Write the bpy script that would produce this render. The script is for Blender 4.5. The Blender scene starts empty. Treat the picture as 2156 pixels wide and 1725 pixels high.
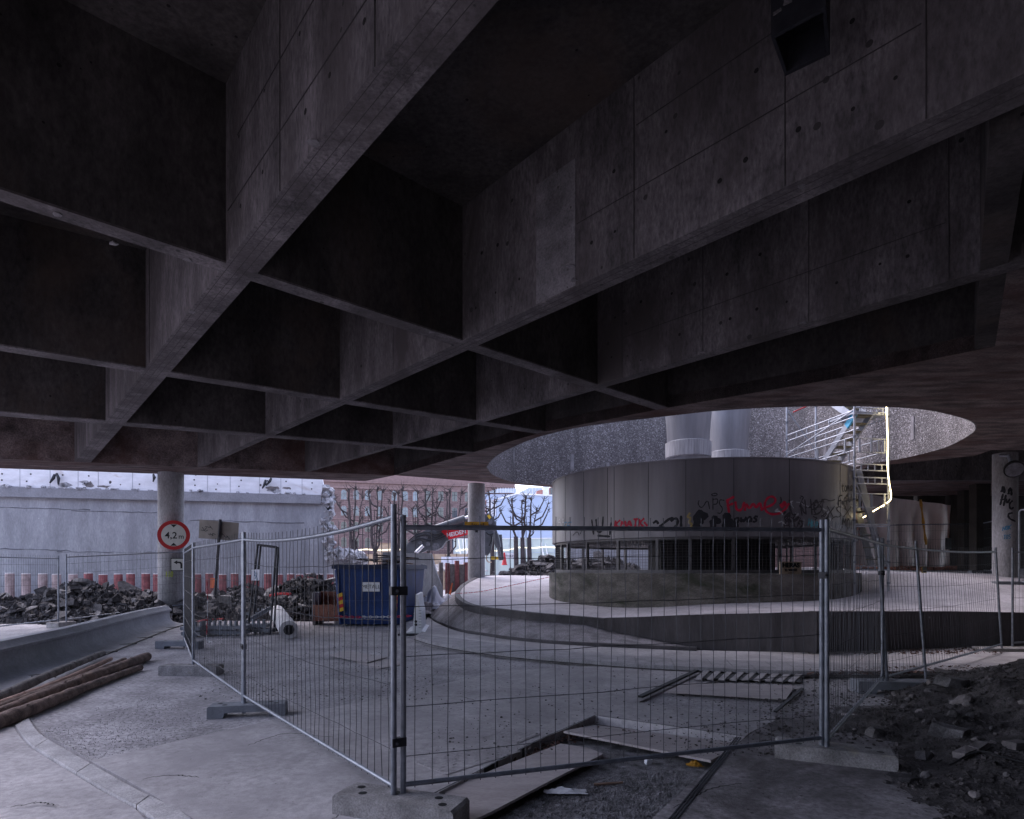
import bpy, bmesh, math, random
import numpy as np
from mathutils import Vector, Matrix, noise
from mathutils.geometry import tessellate_polygon
random.seed(7)
R = math.radians
scene = bpy.context.scene
COL = scene.collection
# ------------------------------------------------------------------ camera, sky, sun, exposure
E = 1.72                       # eye height
FPX, CX, HY = 1300.0, 1078.0, 1199.0   # focal length, centre and horizon in units of a 2156 px wide print
cam_d = bpy.data.cameras.new("camera")
cam = bpy.data.objects.new("camera", cam_d); COL.objects.link(cam)
cam.location = (0, 0, E); cam.rotation_euler = (R(90), 0, 0)
cam_d.sensor_fit = 'HORIZONTAL'; cam_d.sensor_width = 36.0
cam_d.lens = 36.0 * FPX / 2156.0
cam_d.shift_y = (HY - 862.5) / 2156.0
cam_d.clip_start = 0.05; cam_d.clip_end = 3000
scene.camera = cam
world = bpy.data.worlds.new("World"); scene.world = world; world.use_nodes = True
wn = world.node_tree
bg = wn.nodes["Background"]
sky = wn.nodes.new("ShaderNodeTexSky"); sky.sky_type = 'NISHITA'; sky.sun_disc = False
SUN_EL, SUN_ROT = 48.0, -50.0
sky.sun_elevation = R(SUN_EL); sky.sun_rotation = R(SUN_ROT)
sky.dust_density = 1.5; sky.air_density = 1.0; sky.ozone_density = 2.0
hsv = wn.nodes.new("ShaderNodeHueSaturation"); hsv.inputs["Saturation"].default_value = 0.66   # thin even overcast takes the blue out
wn.links.new(sky.outputs[0], hsv.inputs["Color"])
tint = wn.nodes.new("ShaderNodeMix"); tint.data_type = 'RGBA'; tint.blend_type = 'MULTIPLY'; tint.inputs[0].default_value = 1.0
tint.inputs[7].default_value = (1.02, 0.965, 1.03, 1); wn.links.new(hsv.outputs[0], tint.inputs[6]); wn.links.new(tint.outputs[2], bg.inputs[0]); bg.inputs[1].default_value = 0.15
sun_d = bpy.data.lights.new("sun", 'SUN'); sun_d.energy = 0.6; sun_d.angle = R(70); sun_d.color = (1.0, 0.94, 0.95)
sun = bpy.data.objects.new("sun", sun_d); COL.objects.link(sun)
sdir = Vector((math.sin(R(SUN_ROT)) * math.cos(R(SUN_EL)), math.cos(R(SUN_ROT)) * math.cos(R(SUN_EL)), math.sin(R(SUN_EL))))
sun.location = (-30, 5, 40)
sun.rotation_euler = (-sdir).to_track_quat('-Z', 'Y').to_euler()
scene.view_settings.view_transform = 'Standard'; scene.view_settings.look = 'None'
scene.view_settings.exposure = 2.1; scene.view_settings.gamma = 1.0
scene.render.engine = 'CYCLES'
cy = scene.cycles
cy.use_denoising = True
cy.max_bounces = 8; cy.diffuse_bounces = 6; cy.glossy_bounces = 3; cy.transmission_bounces = 4
cy.sample_clamp_indirect = 6.0

# ------------------------------------------------------------------ helpers
H = 3.4                        # ceiling soffit above the eye
ZS = E + H                     # soffit level
def pz(x, y, z):               # print point on the level z
    Y = (z - E) * FPX / (HY - y)
    return Vector(((x - CX) / FPX * Y, Y, z))
def pd(x, y, Y):               # print point at depth Y
    return Vector(((x - CX) / FPX * Y, Y, E + (HY - y) / FPX * Y))
def ps(x, y): return pz(x, y, ZS)
def pg(x, y, z=0.0): return pz(x, y, z)

def tag(o, label=None, cat=None, group=None, kind=None):
    if label: o["label"] = label
    if cat: o["category"] = cat
    if group: o["group"] = group
    if kind: o["kind"] = kind
    return o
def thing(name, label, cat, loc=(0, 0, 0), rz=0.0, group=None):
    o = bpy.data.objects.new(name, None); COL.objects.link(o)
    o.empty_display_size = 0.2
    o.location = loc; o.rotation_euler = (0, 0, rz)
    return tag(o, label, cat, group)
def wloc(o):
    v = Vector(o.location)
    while o.parent: o = o.parent; v += Vector(o.location)
    return v

class MB:
    def __init__(s): s.v = []; s.f = []
    def add(s, vs, fs):
        n = len(s.v); s.v += [tuple(v) for v in vs]; s.f += [tuple(i + n for i in f) for f in fs]; return s
    def hexa(s, b, t):         # two quads, bottom and top
        return s.add(list(b) + list(t), [(3, 2, 1, 0), (4, 5, 6, 7), (0, 1, 5, 4), (1, 2, 6, 5), (2, 3, 7, 6), (3, 0, 4, 7)])
    def box(s, c, d, rz=0.0, rx=0.0, ry=0.0, m=None):
        M = m or (Matrix.Rotation(rz, 3, 'Z') @ Matrix.Rotation(ry, 3, 'Y') @ Matrix.Rotation(rx, 3, 'X'))
        c = Vector(c); x, y, z = d[0] / 2, d[1] / 2, d[2] / 2
        P = [c + M @ Vector(p) for p in ((-x, -y, -z), (x, -y, -z), (x, y, -z), (-x, y, -z), (-x, -y, z), (x, -y, z), (x, y, z), (-x, y, z))]
        return s.hexa(P[:4], P[4:])
    def bar(s, a, b, w, h=None):   # square bar from a to b
        a = Vector(a); b = Vector(b); h = h or w
        d = b - a; L = d.length
        q = d.to_track_quat('Z', 'Y').to_matrix()
        return s.box((a + b) / 2, (w, h, L), m=q)
    def tube(s, pts, r, seg=8, r1=None, cap=True):
        pts = [Vector(p) for p in pts]; n = len(pts)
        rs = r if isinstance(r, (list, tuple)) else [r + ((r1 if r1 is not None else r) - r) * i / max(1, n - 1) for i in range(n)]
        base = len(s.v); up = None
        for i, p in enumerate(pts):
            d = (pts[min(i + 1, n - 1)] - pts[max(i - 1, 0)])
            if d.length < 1e-9: d = Vector((0, 0, 1))
            d.normalize()
            if up is None:
                up = Vector((0, 0, 1)) if abs(d.z) < .9 else Vector((1, 0, 0))
            x = d.cross(up)
            if x.length < 1e-6: x = d.orthogonal()
            x.normalize(); y = d.cross(x).normalized(); up = y * -1 if False else up
            for k in range(seg):
                a = 2 * math.pi * k / seg
                s.v.append(tuple(p + (x * math.cos(a) + y * math.sin(a)) * rs[i]))
        for i in range(n - 1):
            for k in range(seg):
                k2 = (k + 1) % seg
                s.f.append((base + i * seg + k, base + i * seg + k2, base + (i + 1) * seg + k2, base + (i + 1) * seg + k))
        if cap:
            s.f.append(tuple(base + k for k in reversed(range(seg))))
            s.f.append(tuple(base + (n - 1) * seg + k for k in range(seg)))
        return s
    def prism(s, poly, z0, z1, caps=(True, True)):   # poly of (x,y); z0/z1 number or function
        n = len(poly); f0 = z0 if callable(z0) else (lambda x, y: z0); f1 = z1 if callable(z1) else (lambda x, y: z1)
        area = sum(poly[i][0] * poly[(i + 1) % n][1] - poly[(i + 1) % n][0] * poly[i][1] for i in range(n))
        if area < 0: poly = poly[::-1]
        vs = [(p[0], p[1], f0(p[0], p[1])) for p in poly] + [(p[0], p[1], f1(p[0], p[1])) for p in poly]
        tri = tessellate_polygon([[Vector((p[0], p[1], 0)) for p in poly]])
        fs = []
        for t in tri:
            a, b, c = t
            if (poly[b][0] - poly[a][0]) * (poly[c][1] - poly[a][1]) - (poly[c][0] - poly[a][0]) * (poly[b][1] - poly[a][1]) < 0: t = (a, c, b)
            if caps[1]: fs.append(tuple(n + i for i in t))
            if caps[0]: fs.append((t[2], t[1], t[0]))
        for i in range(n):
            j = (i + 1) % n; fs.append((i, j, n + j, n + i))
        return s.add(vs, fs)
    def plate(s, poly3, nrm, th):     # flat outline of 3-D points thickened along nrm
        nrm = Vector(nrm).normalized(); n = len(poly3); P = [Vector(p) for p in poly3]
        u = nrm.orthogonal().normalized(); w = nrm.cross(u)
        q = [Vector((p.dot(u), p.dot(w), 0)) for p in P]
        tri = tessellate_polygon([q]); fs = []
        area = sum(q[i].x * q[(i + 1) % n].y - q[(i + 1) % n].x * q[i].y for i in range(n))
        for t in tri:
            a, b, c = t
            if (q[b].x - q[a].x) * (q[c].y - q[a].y) - (q[c].x - q[a].x) * (q[b].y - q[a].y) < 0: t = (a, c, b)
            fs.append(tuple(n + i for i in t)); fs.append((t[2], t[1], t[0]))
        for i in range(n):
            j = (i + 1) % n
            fs.append((i, j, n + j, n + i) if area > 0 else (j, i, n + i, n + j))
        return s.add([p for p in P] + [p + nrm * th for p in P], fs)
    def lathe(s, prof, c, seg=48, a0=0.0, a1=2 * math.pi):
        full = abs(a1 - a0 - 2 * math.pi) < 1e-6; m = seg if full else seg + 1; base = len(s.v)
        for r, z in prof:
            for k in range(m):
                a = a0 + (a1 - a0) * k / seg
                s.v.append((c[0] + r * math.cos(a), c[1] + r * math.sin(a), (c[2] if len(c) > 2 else 0) + z))
        for i in range(len(prof) - 1):
            for k in range(seg):
                k2 = (k + 1) % m
                s.f.append((base + i * m + k, base + i * m + k2, base + (i + 1) * m + k2, base + (i + 1) * m + k))
        return s
    def build(s, name, mat, parent=None, smooth=False, loc=None):
        P = np.array(s.v) if s.v else np.zeros((1, 3))
        if parent is not None: o0 = wloc(parent)
        elif loc is not None: o0 = Vector(loc)
        else: o0 = Vector(((P[:, 0].min() + P[:, 0].max()) / 2, (P[:, 1].min() + P[:, 1].max()) / 2, P[:, 2].min()))
        me = bpy.data.meshes.new(name)
        me.from_pydata([(v[0] - o0.x, v[1] - o0.y, v[2] - o0.z) for v in s.v], [], s.f)
        me.materials.append(mat)
        if smooth:
            me.polygons.foreach_set('use_smooth', [True] * len(me.polygons))
            try: me.set_sharp_from_angle(angle=R(40))
            except Exception: pass
        me.update()
        o = bpy.data.objects.new(name, me); COL.objects.link(o)
        if parent is not None: o.parent = parent
        else: o.location = o0
        return o

def lettering(txt, size, origin, xdir, ydir, mat, parent, thick=0.004, name='lettering', sx=1.0, align='CENTER', bold=0.0):
    cu = bpy.data.curves.new(name, 'FONT'); cu.body = txt; cu.size = size; cu.align_x = align; cu.align_y = 'CENTER'
    cu.extrude = thick / 2; cu.offset = bold
    tmp = bpy.data.objects.new(name, cu); COL.objects.link(tmp)
    dg = bpy.context.evaluated_depsgraph_get()
    me = bpy.data.meshes.new_from_object(tmp.evaluated_get(dg))
    bpy.data.objects.remove(tmp); bpy.data.curves.remove(cu)
    x = Vector(xdir).normalized(); y = Vector(ydir).normalized(); z = x.cross(y); o = Vector(origin); w = wloc(parent)
    for v in me.vertices:
        c = v.co.copy(); v.co = o + x * c.x * sx + y * c.y + z * c.z - w
    me.materials.clear(); me.materials.append(mat)
    ob = bpy.data.objects.new(name, me); COL.objects.link(ob); ob.parent = parent
    return ob
def copy_thing(root, loc, rz, label=None, group=None, scale=None):
    c = root.copy(); COL.objects.link(c); c.location = loc; c.rotation_euler = (0, 0, rz)
    if scale: c.scale = scale
    if label: c["label"] = label
    if group: c["group"] = group
    for ch in list(root.children):
        d = ch.copy(); COL.objects.link(d); d.parent = c
        for g in list(ch.children):
            e = g.copy(); COL.objects.link(e); e.parent = d
    return c

# ------------------------------------------------------------------ materials
def mat(name, col, rough=0.8, metal=0.0, var=0.25, scale=3.0, bump=0.0, bscale=40.0, col2=None, stretch=(1, 1, 1),
        lo=0.35, hi=0.65, fine=0.0, emit=None, estr=0.0, spec=0.3, stain=None, stain_scale=0.6, stain_lo=0.55, stain_hi=0.75,
        grid=None, pits=None):
    m = bpy.data.materials.new(name); m.use_nodes = True
    nt = m.node_tree; N = nt.nodes; L = nt.links; b = N["Principled BSDF"]
    b.inputs["Roughness"].default_value = rough; b.inputs["Metallic"].default_value = metal
    b.inputs["Specular IOR Level"].default_value = spec
    geo = N.new("ShaderNodeNewGeometry"); mp = N.new("ShaderNodeMapping"); mp.inputs["Scale"].default_value = stretch
    L.new(geo.outputs["Position"], mp.inputs["Vector"])
    def nz(sc, det=5.0, ro=0.6, dist=0.0):
        t = N.new("ShaderNodeTexNoise"); t.inputs["Scale"].default_value = sc; t.inputs["Detail"].default_value = det
        t.inputs["Roughness"].default_value = ro; t.inputs["Distortion"].default_value = dist
        L.new(mp.outputs[0], t.inputs["Vector"]); return t
    def mr(src, a, c, d, e):
        t = N.new("ShaderNodeMapRange"); t.inputs[1].default_value = a; t.inputs[2].default_value = c
        t.inputs[3].default_value = d; t.inputs[4].default_value = e; L.new(src, t.inputs[0]); return t.outputs[0]
    def mix(fac, c1, c2, mode='MIX'):
        t = N.new("ShaderNodeMix"); t.data_type = 'RGBA'; t.blend_type = mode
        if isinstance(fac, float): t.inputs[0].default_value = fac
        else: L.new(fac, t.inputs[0])
        for i, c in ((6, c1), (7, c2)):
            if isinstance(c, tuple): t.inputs[i].default_value = (*c, 1)
            else: L.new(c, t.inputs[i])
        return t.outputs[2]
    c2 = col2 or tuple(c * (1 - var) for c in col); c1 = col if col2 else tuple(min(1, c * (1 + var * .6)) for c in col)
    n1 = nz(scale)
    out = mix(mr(n1.outputs[0], lo, hi, 0, 1), c1, c2)
    if fine > 0:
        n2 = nz(scale * 14, 4, 0.7)
        out = mix(fine, out, mix(mr(n2.outputs[0], .3, .7, 0, 1), (0.05, 0.05, 0.05), (1, 1, 1)), 'OVERLAY')
    if stain:
        n3 = nz(stain_scale, 6, 0.65, 0.6)
        out = mix(mr(n3.outputs[0], stain_lo, stain_hi, 0, 1), out, stain)
    if pits:
        v = N.new("ShaderNodeTexVoronoi"); v.inputs["Scale"].default_value = pits[0]; L.new(geo.outputs["Position"], v.inputs["Vector"])
        sep = N.new("ShaderNodeSeparateColor"); L.new(v.outputs["Color"], sep.inputs[0])
        th = N.new("ShaderNodeMath"); th.operation = 'MULTIPLY'; L.new(sep.outputs[0], th.inputs[0]); th.inputs[1].default_value = pits[1]
        lt = N.new("ShaderNodeMath"); lt.operation = 'LESS_THAN'; L.new(v.outputs["Distance"], lt.inputs[0]); L.new(th.outputs[0], lt.inputs[1])
        out = mix(lt.outputs[0], out, pits[2])
    L.new(out, b.inputs["Base Color"])
    if bump > 0:
        n4 = nz(bscale, 6, 0.65); bp = N.new("ShaderNodeBump"); bp.inputs["Strength"].default_value = bump
        bp.inputs["Distance"].default_value = 0.02
        L.new(n4.outputs[0], bp.inputs["Height"]); L.new(bp.outputs[0], b.inputs["Normal"])
    if emit:
        b.inputs["Emission Color"].default_value = (*emit, 1); b.inputs["Emission Strength"].default_value = estr
    return m

M = {}
M['ceil'] = mat('raw_concrete', (.140, .124, .128), .9, var=.5, scale=1.3, bump=.35, bscale=26, fine=.5, stretch=(1.4, 1.4, .5), stain=(.075, .064, .064), stain_scale=.55, stain_lo=.46, stain_hi=.66, pits=(3.4, .13, (.05, .045, .045)))
M['soot'] = mat('dark_joint', (.055, .048, .05), .95)  # dark joints, and the painted shade line along the kerb stones
M['sooty'] = mat('soot_stained_concrete', (.058, .051, .050), .95, var=.5, scale=1.1, bump=.25, bscale=30, fine=.4, stretch=(1, 1, .5), stain=(.085, .062, .05), stain_scale=.45, stain_lo=.55, stain_hi=.75, pits=(4.0, .09, (.015, .013, .013)))  # shade on ribs, slab underside and ring beams put into the colour
M['soot2'] = mat('tie_hole_black', (.02, .018, .018), .95)
M['ceil_pale'] = mat('pale_concrete', (.205, .19, .198), .9, var=.35, scale=2.5, bump=.3, bscale=30, fine=.35, pits=(7.0, .12, (.09, .08, .08)))
M['soffit'] = mat('board_marked_concrete', (.15, .116, .112), .9, var=.6, scale=1.8, bump=.6, bscale=14, fine=.6, stretch=(.8, 2.2, 1), stain=(.08, .036, .029), stain_scale=.35, stain_lo=.45, stain_hi=.68)
M['column'] = mat('column_concrete', (.27, .262, .275), .85, var=.3, scale=2.0, bump=.2, bscale=30, fine=.3, stretch=(1, 1, .35), stain=(.16, .15, .155), stain_scale=.7)
M['plinth'] = mat('mossy_concrete', (.17, .155, .145), .95, var=.4, scale=1.5, bump=.3, bscale=25, fine=.4, stretch=(1, 1, 2.2), stain=(.045, .05, .035), stain_scale=.7, stain_lo=.48, stain_hi=.68)
M['steel'] = mat('stainless_cladding', (.195, .187, .208), .48, .55, var=.25, scale=1.2, stretch=(1.5, 1.5, .15), bump=.02, bscale=6, stain=(.17, .155, .17), stain_scale=.5, stain_lo=.5, stain_hi=.75, spec=.5)
M['galv'] = mat('galvanised_steel', (.22, .235, .275), .45, .6, var=.25, scale=14, bump=.05, bscale=60, spec=.5)
M['galv_dark'] = mat('weathered_steel', (.16, .16, .18), .5, .7, var=.3, scale=10)
M['wire'] = mat('fence_wire', (.055, .055, .065), .5, .6, var=.2, scale=8)
M['dark_steel'] = mat('dark_steel', (.035, .035, .042), .55, .4, var=.3, scale=8)
M['grille'] = mat('grille_steel', (.12, .115, .125), .5, .6, var=.2, scale=8)
M['cowl'] = mat('cowl_metal', (.30, .305, .34), .45, .5, var=.15, scale=1.6, stretch=(3, 3, .4), spec=.4)
M['collar'] = mat('streaked_collar', (.40, .40, .43), .6, .2, var=.3, scale=5, stretch=(4, 4, .3))
M['agg'] = None
M['road'] = mat('worn_asphalt', (.37, .35, .365), .95, var=.28, scale=1.3, bump=.6, bscale=70, fine=.5, stain=(.24, .225, .24), stain_scale=.45, pits=(9.0, .10, (.10, .095, .10)))
M['slab'] = mat('dusty_concrete', (.40, .375, .385), .9, var=.22, scale=1.1, bump=.25, bscale=70, fine=.26, stain=(.30, .28, .29), stain_scale=.6, stain_lo=.48, stain_hi=.7, pits=(14.0, .10, (.16, .15, .15)))
M['slab_dirty'] = mat('dirty_concrete', (.25, .23, .24), .95, var=.4, scale=1.6, bump=.5, bscale=50, fine=.45, stain=(.10, .09, .092), stain_scale=.9, stain_lo=.45, stain_hi=.62, pits=(12.0, .14, (.05, .045, .045)))
M['island'] = mat('dusty_paving', (.42, .39, .415), .92, var=.2, scale=1.2, bump=.25, bscale=24, fine=.25, stain=(.32, .30, .32), stain_scale=.6, pits=(5.0, .06, (.14, .13, .13)))
M['setts'] = mat('rough_embankment', (.23, .215, .23), .95, var=.4, scale=2.5, bump=.8, bscale=22, fine=.5)
M['kerb'] = mat('kerb_stone', (.085, .078, .084), .85, var=.25, scale=4, bump=.2, bscale=50, fine=.35)  # stone colour darkened to carry the shade on the kerb faces
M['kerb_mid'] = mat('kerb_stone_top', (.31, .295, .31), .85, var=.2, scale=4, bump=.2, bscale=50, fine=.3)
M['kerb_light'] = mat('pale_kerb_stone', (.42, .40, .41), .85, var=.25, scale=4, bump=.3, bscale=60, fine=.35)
M['wall_dark'] = mat('stained_wall_concrete', (.085, .076, .082), .9, var=.35, scale=1.4, bump=.15, bscale=30, fine=.2, stretch=(2, 2, .3), pits=(2.4, .08, (.2, .19, .2)))
M['wall'] = mat('retaining_concrete', (.34, .345, .375), .9, var=.2, scale=1.0, bump=.2, bscale=18, fine=.2, stretch=(1.6, 1.6, .45), stain=(.23, .235, .265), stain_scale=.5, stain_lo=.48, stain_hi=.72, pits=(1.3, .05, (.6, .6, .62)))
M['wall_line'] = mat('pour_line_stain', (.16, .165, .19), .95, var=.3, scale=4)
M['wall_white'] = mat('whitewashed_concrete', (.80, .79, .83), .85, var=.14, scale=1.4, bump=.4, bscale=16, fine=.15, stretch=(1, 1, 2.5), stain=(.55, .47, .44), stain_scale=.5, stain_lo=.58, stain_hi=.72, pits=(1.6, .10, (.12, .1, .1)))
M['broken'] = mat('broken_concrete', (.38, .375, .40), .95, var=.6, scale=6, bump=1.0, bscale=12, fine=.5)
M['barrier'] = mat('barrier_concrete', (.27, .27, .295), .85, var=.16, scale=1.2, bump=.12, bscale=30, fine=.18, stain=(.20, .20, .215), stain_scale=.7)
M['rubble'] = mat('broken_asphalt', (.075, .07, .075), .95, var=.55, scale=7, bump=.8, bscale=30, fine=.5)
M['rubble_pale'] = mat('broken_paving', (.17, .16, .165), .95, var=.45, scale=6, bump=.7, bscale=30, fine=.5)
M['dirt'] = mat('dark_earth', (.075, .067, .068), 1.0, var=.55, scale=4, bump=1.0, bscale=26, fine=.6)
M['gravel'] = mat('loose_gravel', (.23, .22, .23), 1.0, var=.5, scale=10, bump=1.0, bscale=45, fine=.7)
M['stone'] = mat('rubble_stone', (.125, .115, .118), .95, var=.4, scale=6, bump=.5, bscale=30, fine=.4)
M['brick'] = mat('old_brick', (.20, .178, .178), .95, var=.3, scale=8, bump=.4, bscale=40, fine=.3)
M['ply'] = mat('dusty_plywood', (.40, .355, .355), .8, var=.15, scale=2, bump=.1, bscale=30, fine=.2, stretch=(1, 4, 1))
M['ply_edge'] = mat('plywood_edge', (.20, .13, .10), .9, var=.3, scale=6)
M['bark'] = mat('pine_bark', (.20, .145, .125), .95, var=.5, scale=7, bump=.8, bscale=30, fine=.5, stain=(.30, .20, .15), stain_scale=2.5)
M['bark_grey'] = mat('grey_bark', (.17, .155, .15), .95, var=.5, scale=7, bump=.8, bscale=30, fine=.5)
M['wood_pale'] = mat('peeled_wood', (.33, .22, .18), .85, var=.3, scale=4, bump=.3, bscale=30, fine=.3)
M['skip'] = mat('blue_skip_paint', (.012, .036, .135), .55, .0, var=.35, scale=1.6, bump=.1, bscale=8, fine=.2, stain=(.03, .035, .06), stain_scale=1.5, stain_lo=.62, stain_hi=.72)
M['skip_dark'] = mat('skip_rim_paint', (.015, .025, .07), .55, var=.3, scale=2)
M['crate'] = mat('rusty_plywood', (.24, .105, .075), .85, var=.35, scale=2.2, bump=.2, bscale=20, fine=.3)
M['crate_edge'] = mat('grey_board', (.26, .24, .24), .9, var=.3, scale=5)
M['white'] = mat('white_paint', (.72, .72, .75), .6, var=.1, scale=4)
M['paper'] = mat('white_paper', (.78, .79, .84), .8, var=.05, scale=4)
M['red'] = mat('red_paint', (.42, .025, .03), .5, var=.18, scale=5)
M['red_post'] = mat('faded_red_paint', (.29, .105, .112), .8, var=.3, scale=5, fine=.2, stain=(.42, .34, .34), stain_scale=2.2, stain_lo=.62, stain_hi=.7)
M['pale_post'] = mat('worn_post_paint', (.42, .33, .33), .85, var=.3, scale=5, fine=.25, stain=(.3, .2, .2), stain_scale=2.5)
M['post_cap'] = mat('dusty_post_top', (.72, .68, .70), .9, var=.1, scale=5)
M['sign_red'] = mat('sign_red', (.36, .012, .016), .45, var=.08, scale=5)
M['sign_white'] = mat('sign_white', (.48, .47, .44), .5, var=.08, scale=5)
M['black'] = mat('black_paint', (.012, .012, .014), .6, var=.1, scale=5)
M['sign_back'] = mat('sign_back_metal', (.20, .185, .17), .6, .2, var=.15, scale=3)
M['yellow'] = mat('yellow_paint', (.62, .40, .04), .6, var=.1, scale=5)
M['ochre'] = mat('ochre_sign', (.42, .21, .025), .5, var=.35, scale=2.5)
M['orange'] = mat('orange_plastic', (.75, .17, .07), .6, var=.15, scale=5)
M['heras'] = mat('sign_beige', (.43, .33, .24), .6, var=.08, scale=5)
M['excav'] = mat('machine_grey_paint', (.085, .088, .10), .45, .1, var=.3, scale=2.5, fine=.15)
M['hyd'] = mat('chrome_rod', (.65, .65, .68), .25, .9, var=.05)
M['excav_red'] = mat('machine_red', (.62, .02, .035), .45, var=.1, scale=4)
M['stonewall'] = None
M['glass'] = mat('window_glass', (.10, .13, .17), .12, 0, var=.5, scale=.5, spec=.8)
M['glass_dark'] = mat('dark_window_glass', (.035, .04, .05), .15, 0, var=.5, scale=.5, spec=.8)
M['trim'] = mat('sandstone_trim', (.23, .155, .15), .9, var=.15, scale=2)
M['pale_blue'] = mat('pale_blue_cladding', (.36, .42, .56), .7, var=.05, scale=.4)
M['hoard'] = mat('pale_green_hoarding', (.50, .57, .55), .7, var=.06, scale=.8)
M['tan'] = mat('tan_board', (.48, .36, .26), .8, var=.2, scale=1.5)
M['roof_glass'] = mat('pale_glass_rail', (.45, .52, .62), .3, .0, var=.2, scale=1.0, spec=.6)
M['brickred'] = mat('red_brick', (.42, .20, .17), .9, var=.2, scale=4)
M['tree'] = mat('bare_tree_bark', (.05, .04, .042), .95, var=.4, scale=3, bump=.5, bscale=20)
M['tarp'] = mat('plastic_tarp', (.80, .73, .72), .55, var=.14, scale=.9, stretch=(2, 2, .5), bump=.12, bscale=3, stain=(.48, .37, .34), stain_scale=.5, spec=.4)
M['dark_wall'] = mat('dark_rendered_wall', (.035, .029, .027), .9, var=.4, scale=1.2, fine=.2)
M['brown_wall'] = mat('brown_wall', (.22, .15, .13), .9, var=.35, scale=1.2, fine=.2)
M['redearth'] = mat('red_earth', (.26, .11, .075), 1.0, var=.4, scale=3, bump=.6, bscale=20)
M['led'] = mat('led_tube', (.9, .85, .6), .5, emit=(1.0, .80, .42), estr=3.6)
M['led_far'] = mat('string_light', (.9, .85, .6), .5, emit=(1.0, .86, .58), estr=.5)
M['lamp_orange'] = mat('orange_lamp', (.8, .2, .02), .5, emit=(1.0, .28, .03), estr=.10)
M['alu'] = mat('aluminium', (.38, .40, .45), .45, .4, var=.12, scale=6, spec=.5)
M['blue_tape'] = mat('blue_tape', (.10, .40, .62), .6)
M['deck'] = mat('timber_tread', (.22, .20, .15), .85, var=.3, scale=5)
M['plastic_grey'] = mat('grey_plastic', (.19, .20, .225), .7, var=.2, scale=5, fine=.15)
M['foot_conc'] = mat('block_concrete', (.27, .255, .255), .95, var=.35, scale=5, bump=.4, bscale=30, fine=.4, stain=(.28, .245, .20), stain_scale=2.2, stain_lo=.58, stain_hi=.68)
M['roll'] = mat('white_wrap', (.52, .50, .51), .7, var=.15, scale=3, bump=.5, bscale=7)
M['sheet_white'] = mat('white_sheeting', (.68, .68, .75), .6, var=.12, scale=2, bump=.4, bscale=6)
M['leaves'] = mat('dead_leaves', (.10, .055, .045), .9, var=.5, scale=9)
M['spray_black'] = mat('black_spray', (.018, .018, .024), .7, var=.2, scale=5)
M['spray_grey'] = mat('thin_black_spray', (.045, .04, .047), .6, var=.3, scale=5)
M['spray_red'] = mat('red_spray', (.42, .015, .045), .6, var=.15, scale=5)
M['spray_orange'] = mat('orange_spray', (.48, .10, .07), .6, var=.2, scale=5)
M['spray_blue'] = mat('blue_spray', (.05, .16, .27), .6, var=.2, scale=5)
M['spray_cyan'] = mat('cyan_spray', (.10, .35, .42), .6, var=.2, scale=5)
M['spray_pale'] = mat('pale_spray', (.45, .45, .48), .6, var=.2, scale=5)
M['spray_yellow'] = mat('yellow_spray', (.30, .23, .10), .6, var=.2, scale=5)
M['spray_green'] = mat('green_chalk', (.36, .42, .08), .7, var=.2, scale=5)
M['chain'] = mat('red_chain', (.38, .03, .05), .6, var=.1, scale=8)
M['chain_white'] = mat('white_chain', (.6, .6, .62), .6, var=.1, scale=8)
M['sky_far'] = None

def agg_mat():
    m = bpy.data.materials.new('exposed_aggregate'); m.use_nodes = True
    nt = m.node_tree; N = nt.nodes; L = nt.links; b = N["Principled BSDF"]; b.inputs["Roughness"].default_value = .85
    geo = N.new("ShaderNodeNewGeometry"); v = N.new("ShaderNodeTexVoronoi"); v.inputs["Scale"].default_value = 32
    L.new(geo.outputs["Position"], v.inputs["Vector"])
    sep = N.new("ShaderNodeSeparateColor"); L.new(v.outputs["Color"], sep.inputs[0])
    cr = N.new("ShaderNodeValToRGB"); e = cr.color_ramp.elements
    e[0].position = 0; e[0].color = (.085, .075, .077, 1); e[1].position = 1; e[1].color = (.40, .37, .38, 1)
    for p, c in ((.45, (.125, .11, .113, 1)), (.78, (.185, .165, .17, 1)), (.92, (.27, .245, .25, 1))):
        k = e.new(p); k.color = c
    L.new(sep.outputs[0], cr.inputs[0])
    n = N.new("ShaderNodeTexNoise"); n.inputs["Scale"].default_value = 1.0; n.inputs["Detail"].default_value = 6
    mpp = N.new("ShaderNodeMapping"); mpp.inputs["Scale"].default_value = (1.6, 1.6, .35); L.new(geo.outputs["Position"], mpp.inputs["Vector"]); L.new(mpp.outputs[0], n.inputs["Vector"])
    mr = N.new("ShaderNodeMapRange"); mr.inputs[1].default_value = .35; mr.inputs[2].default_value = .7; mr.inputs[3].default_value = .72; mr.inputs[4].default_value = 1.15; L.new(n.outputs[0], mr.inputs[0])
    mx = N.new("ShaderNodeMix"); mx.data_type = 'RGBA'; mx.blend_type = 'MULTIPLY'; mx.inputs[0].default_value = 1
    L.new(cr.outputs[0], mx.inputs[6]); L.new(mr.outputs[0], mx.inputs[7]); L.new(mx.outputs[2], b.inputs["Base Color"])
    bp = N.new("ShaderNodeBump"); bp.inputs["Strength"].default_value = .8; bp.inputs["Distance"].default_value = .03; bp.invert = True
    L.new(v.outputs["Distance"], bp.inputs["Height"]); L.new(bp.outputs[0], b.inputs["Normal"])
    return m
M['agg'] = agg_mat()
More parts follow.
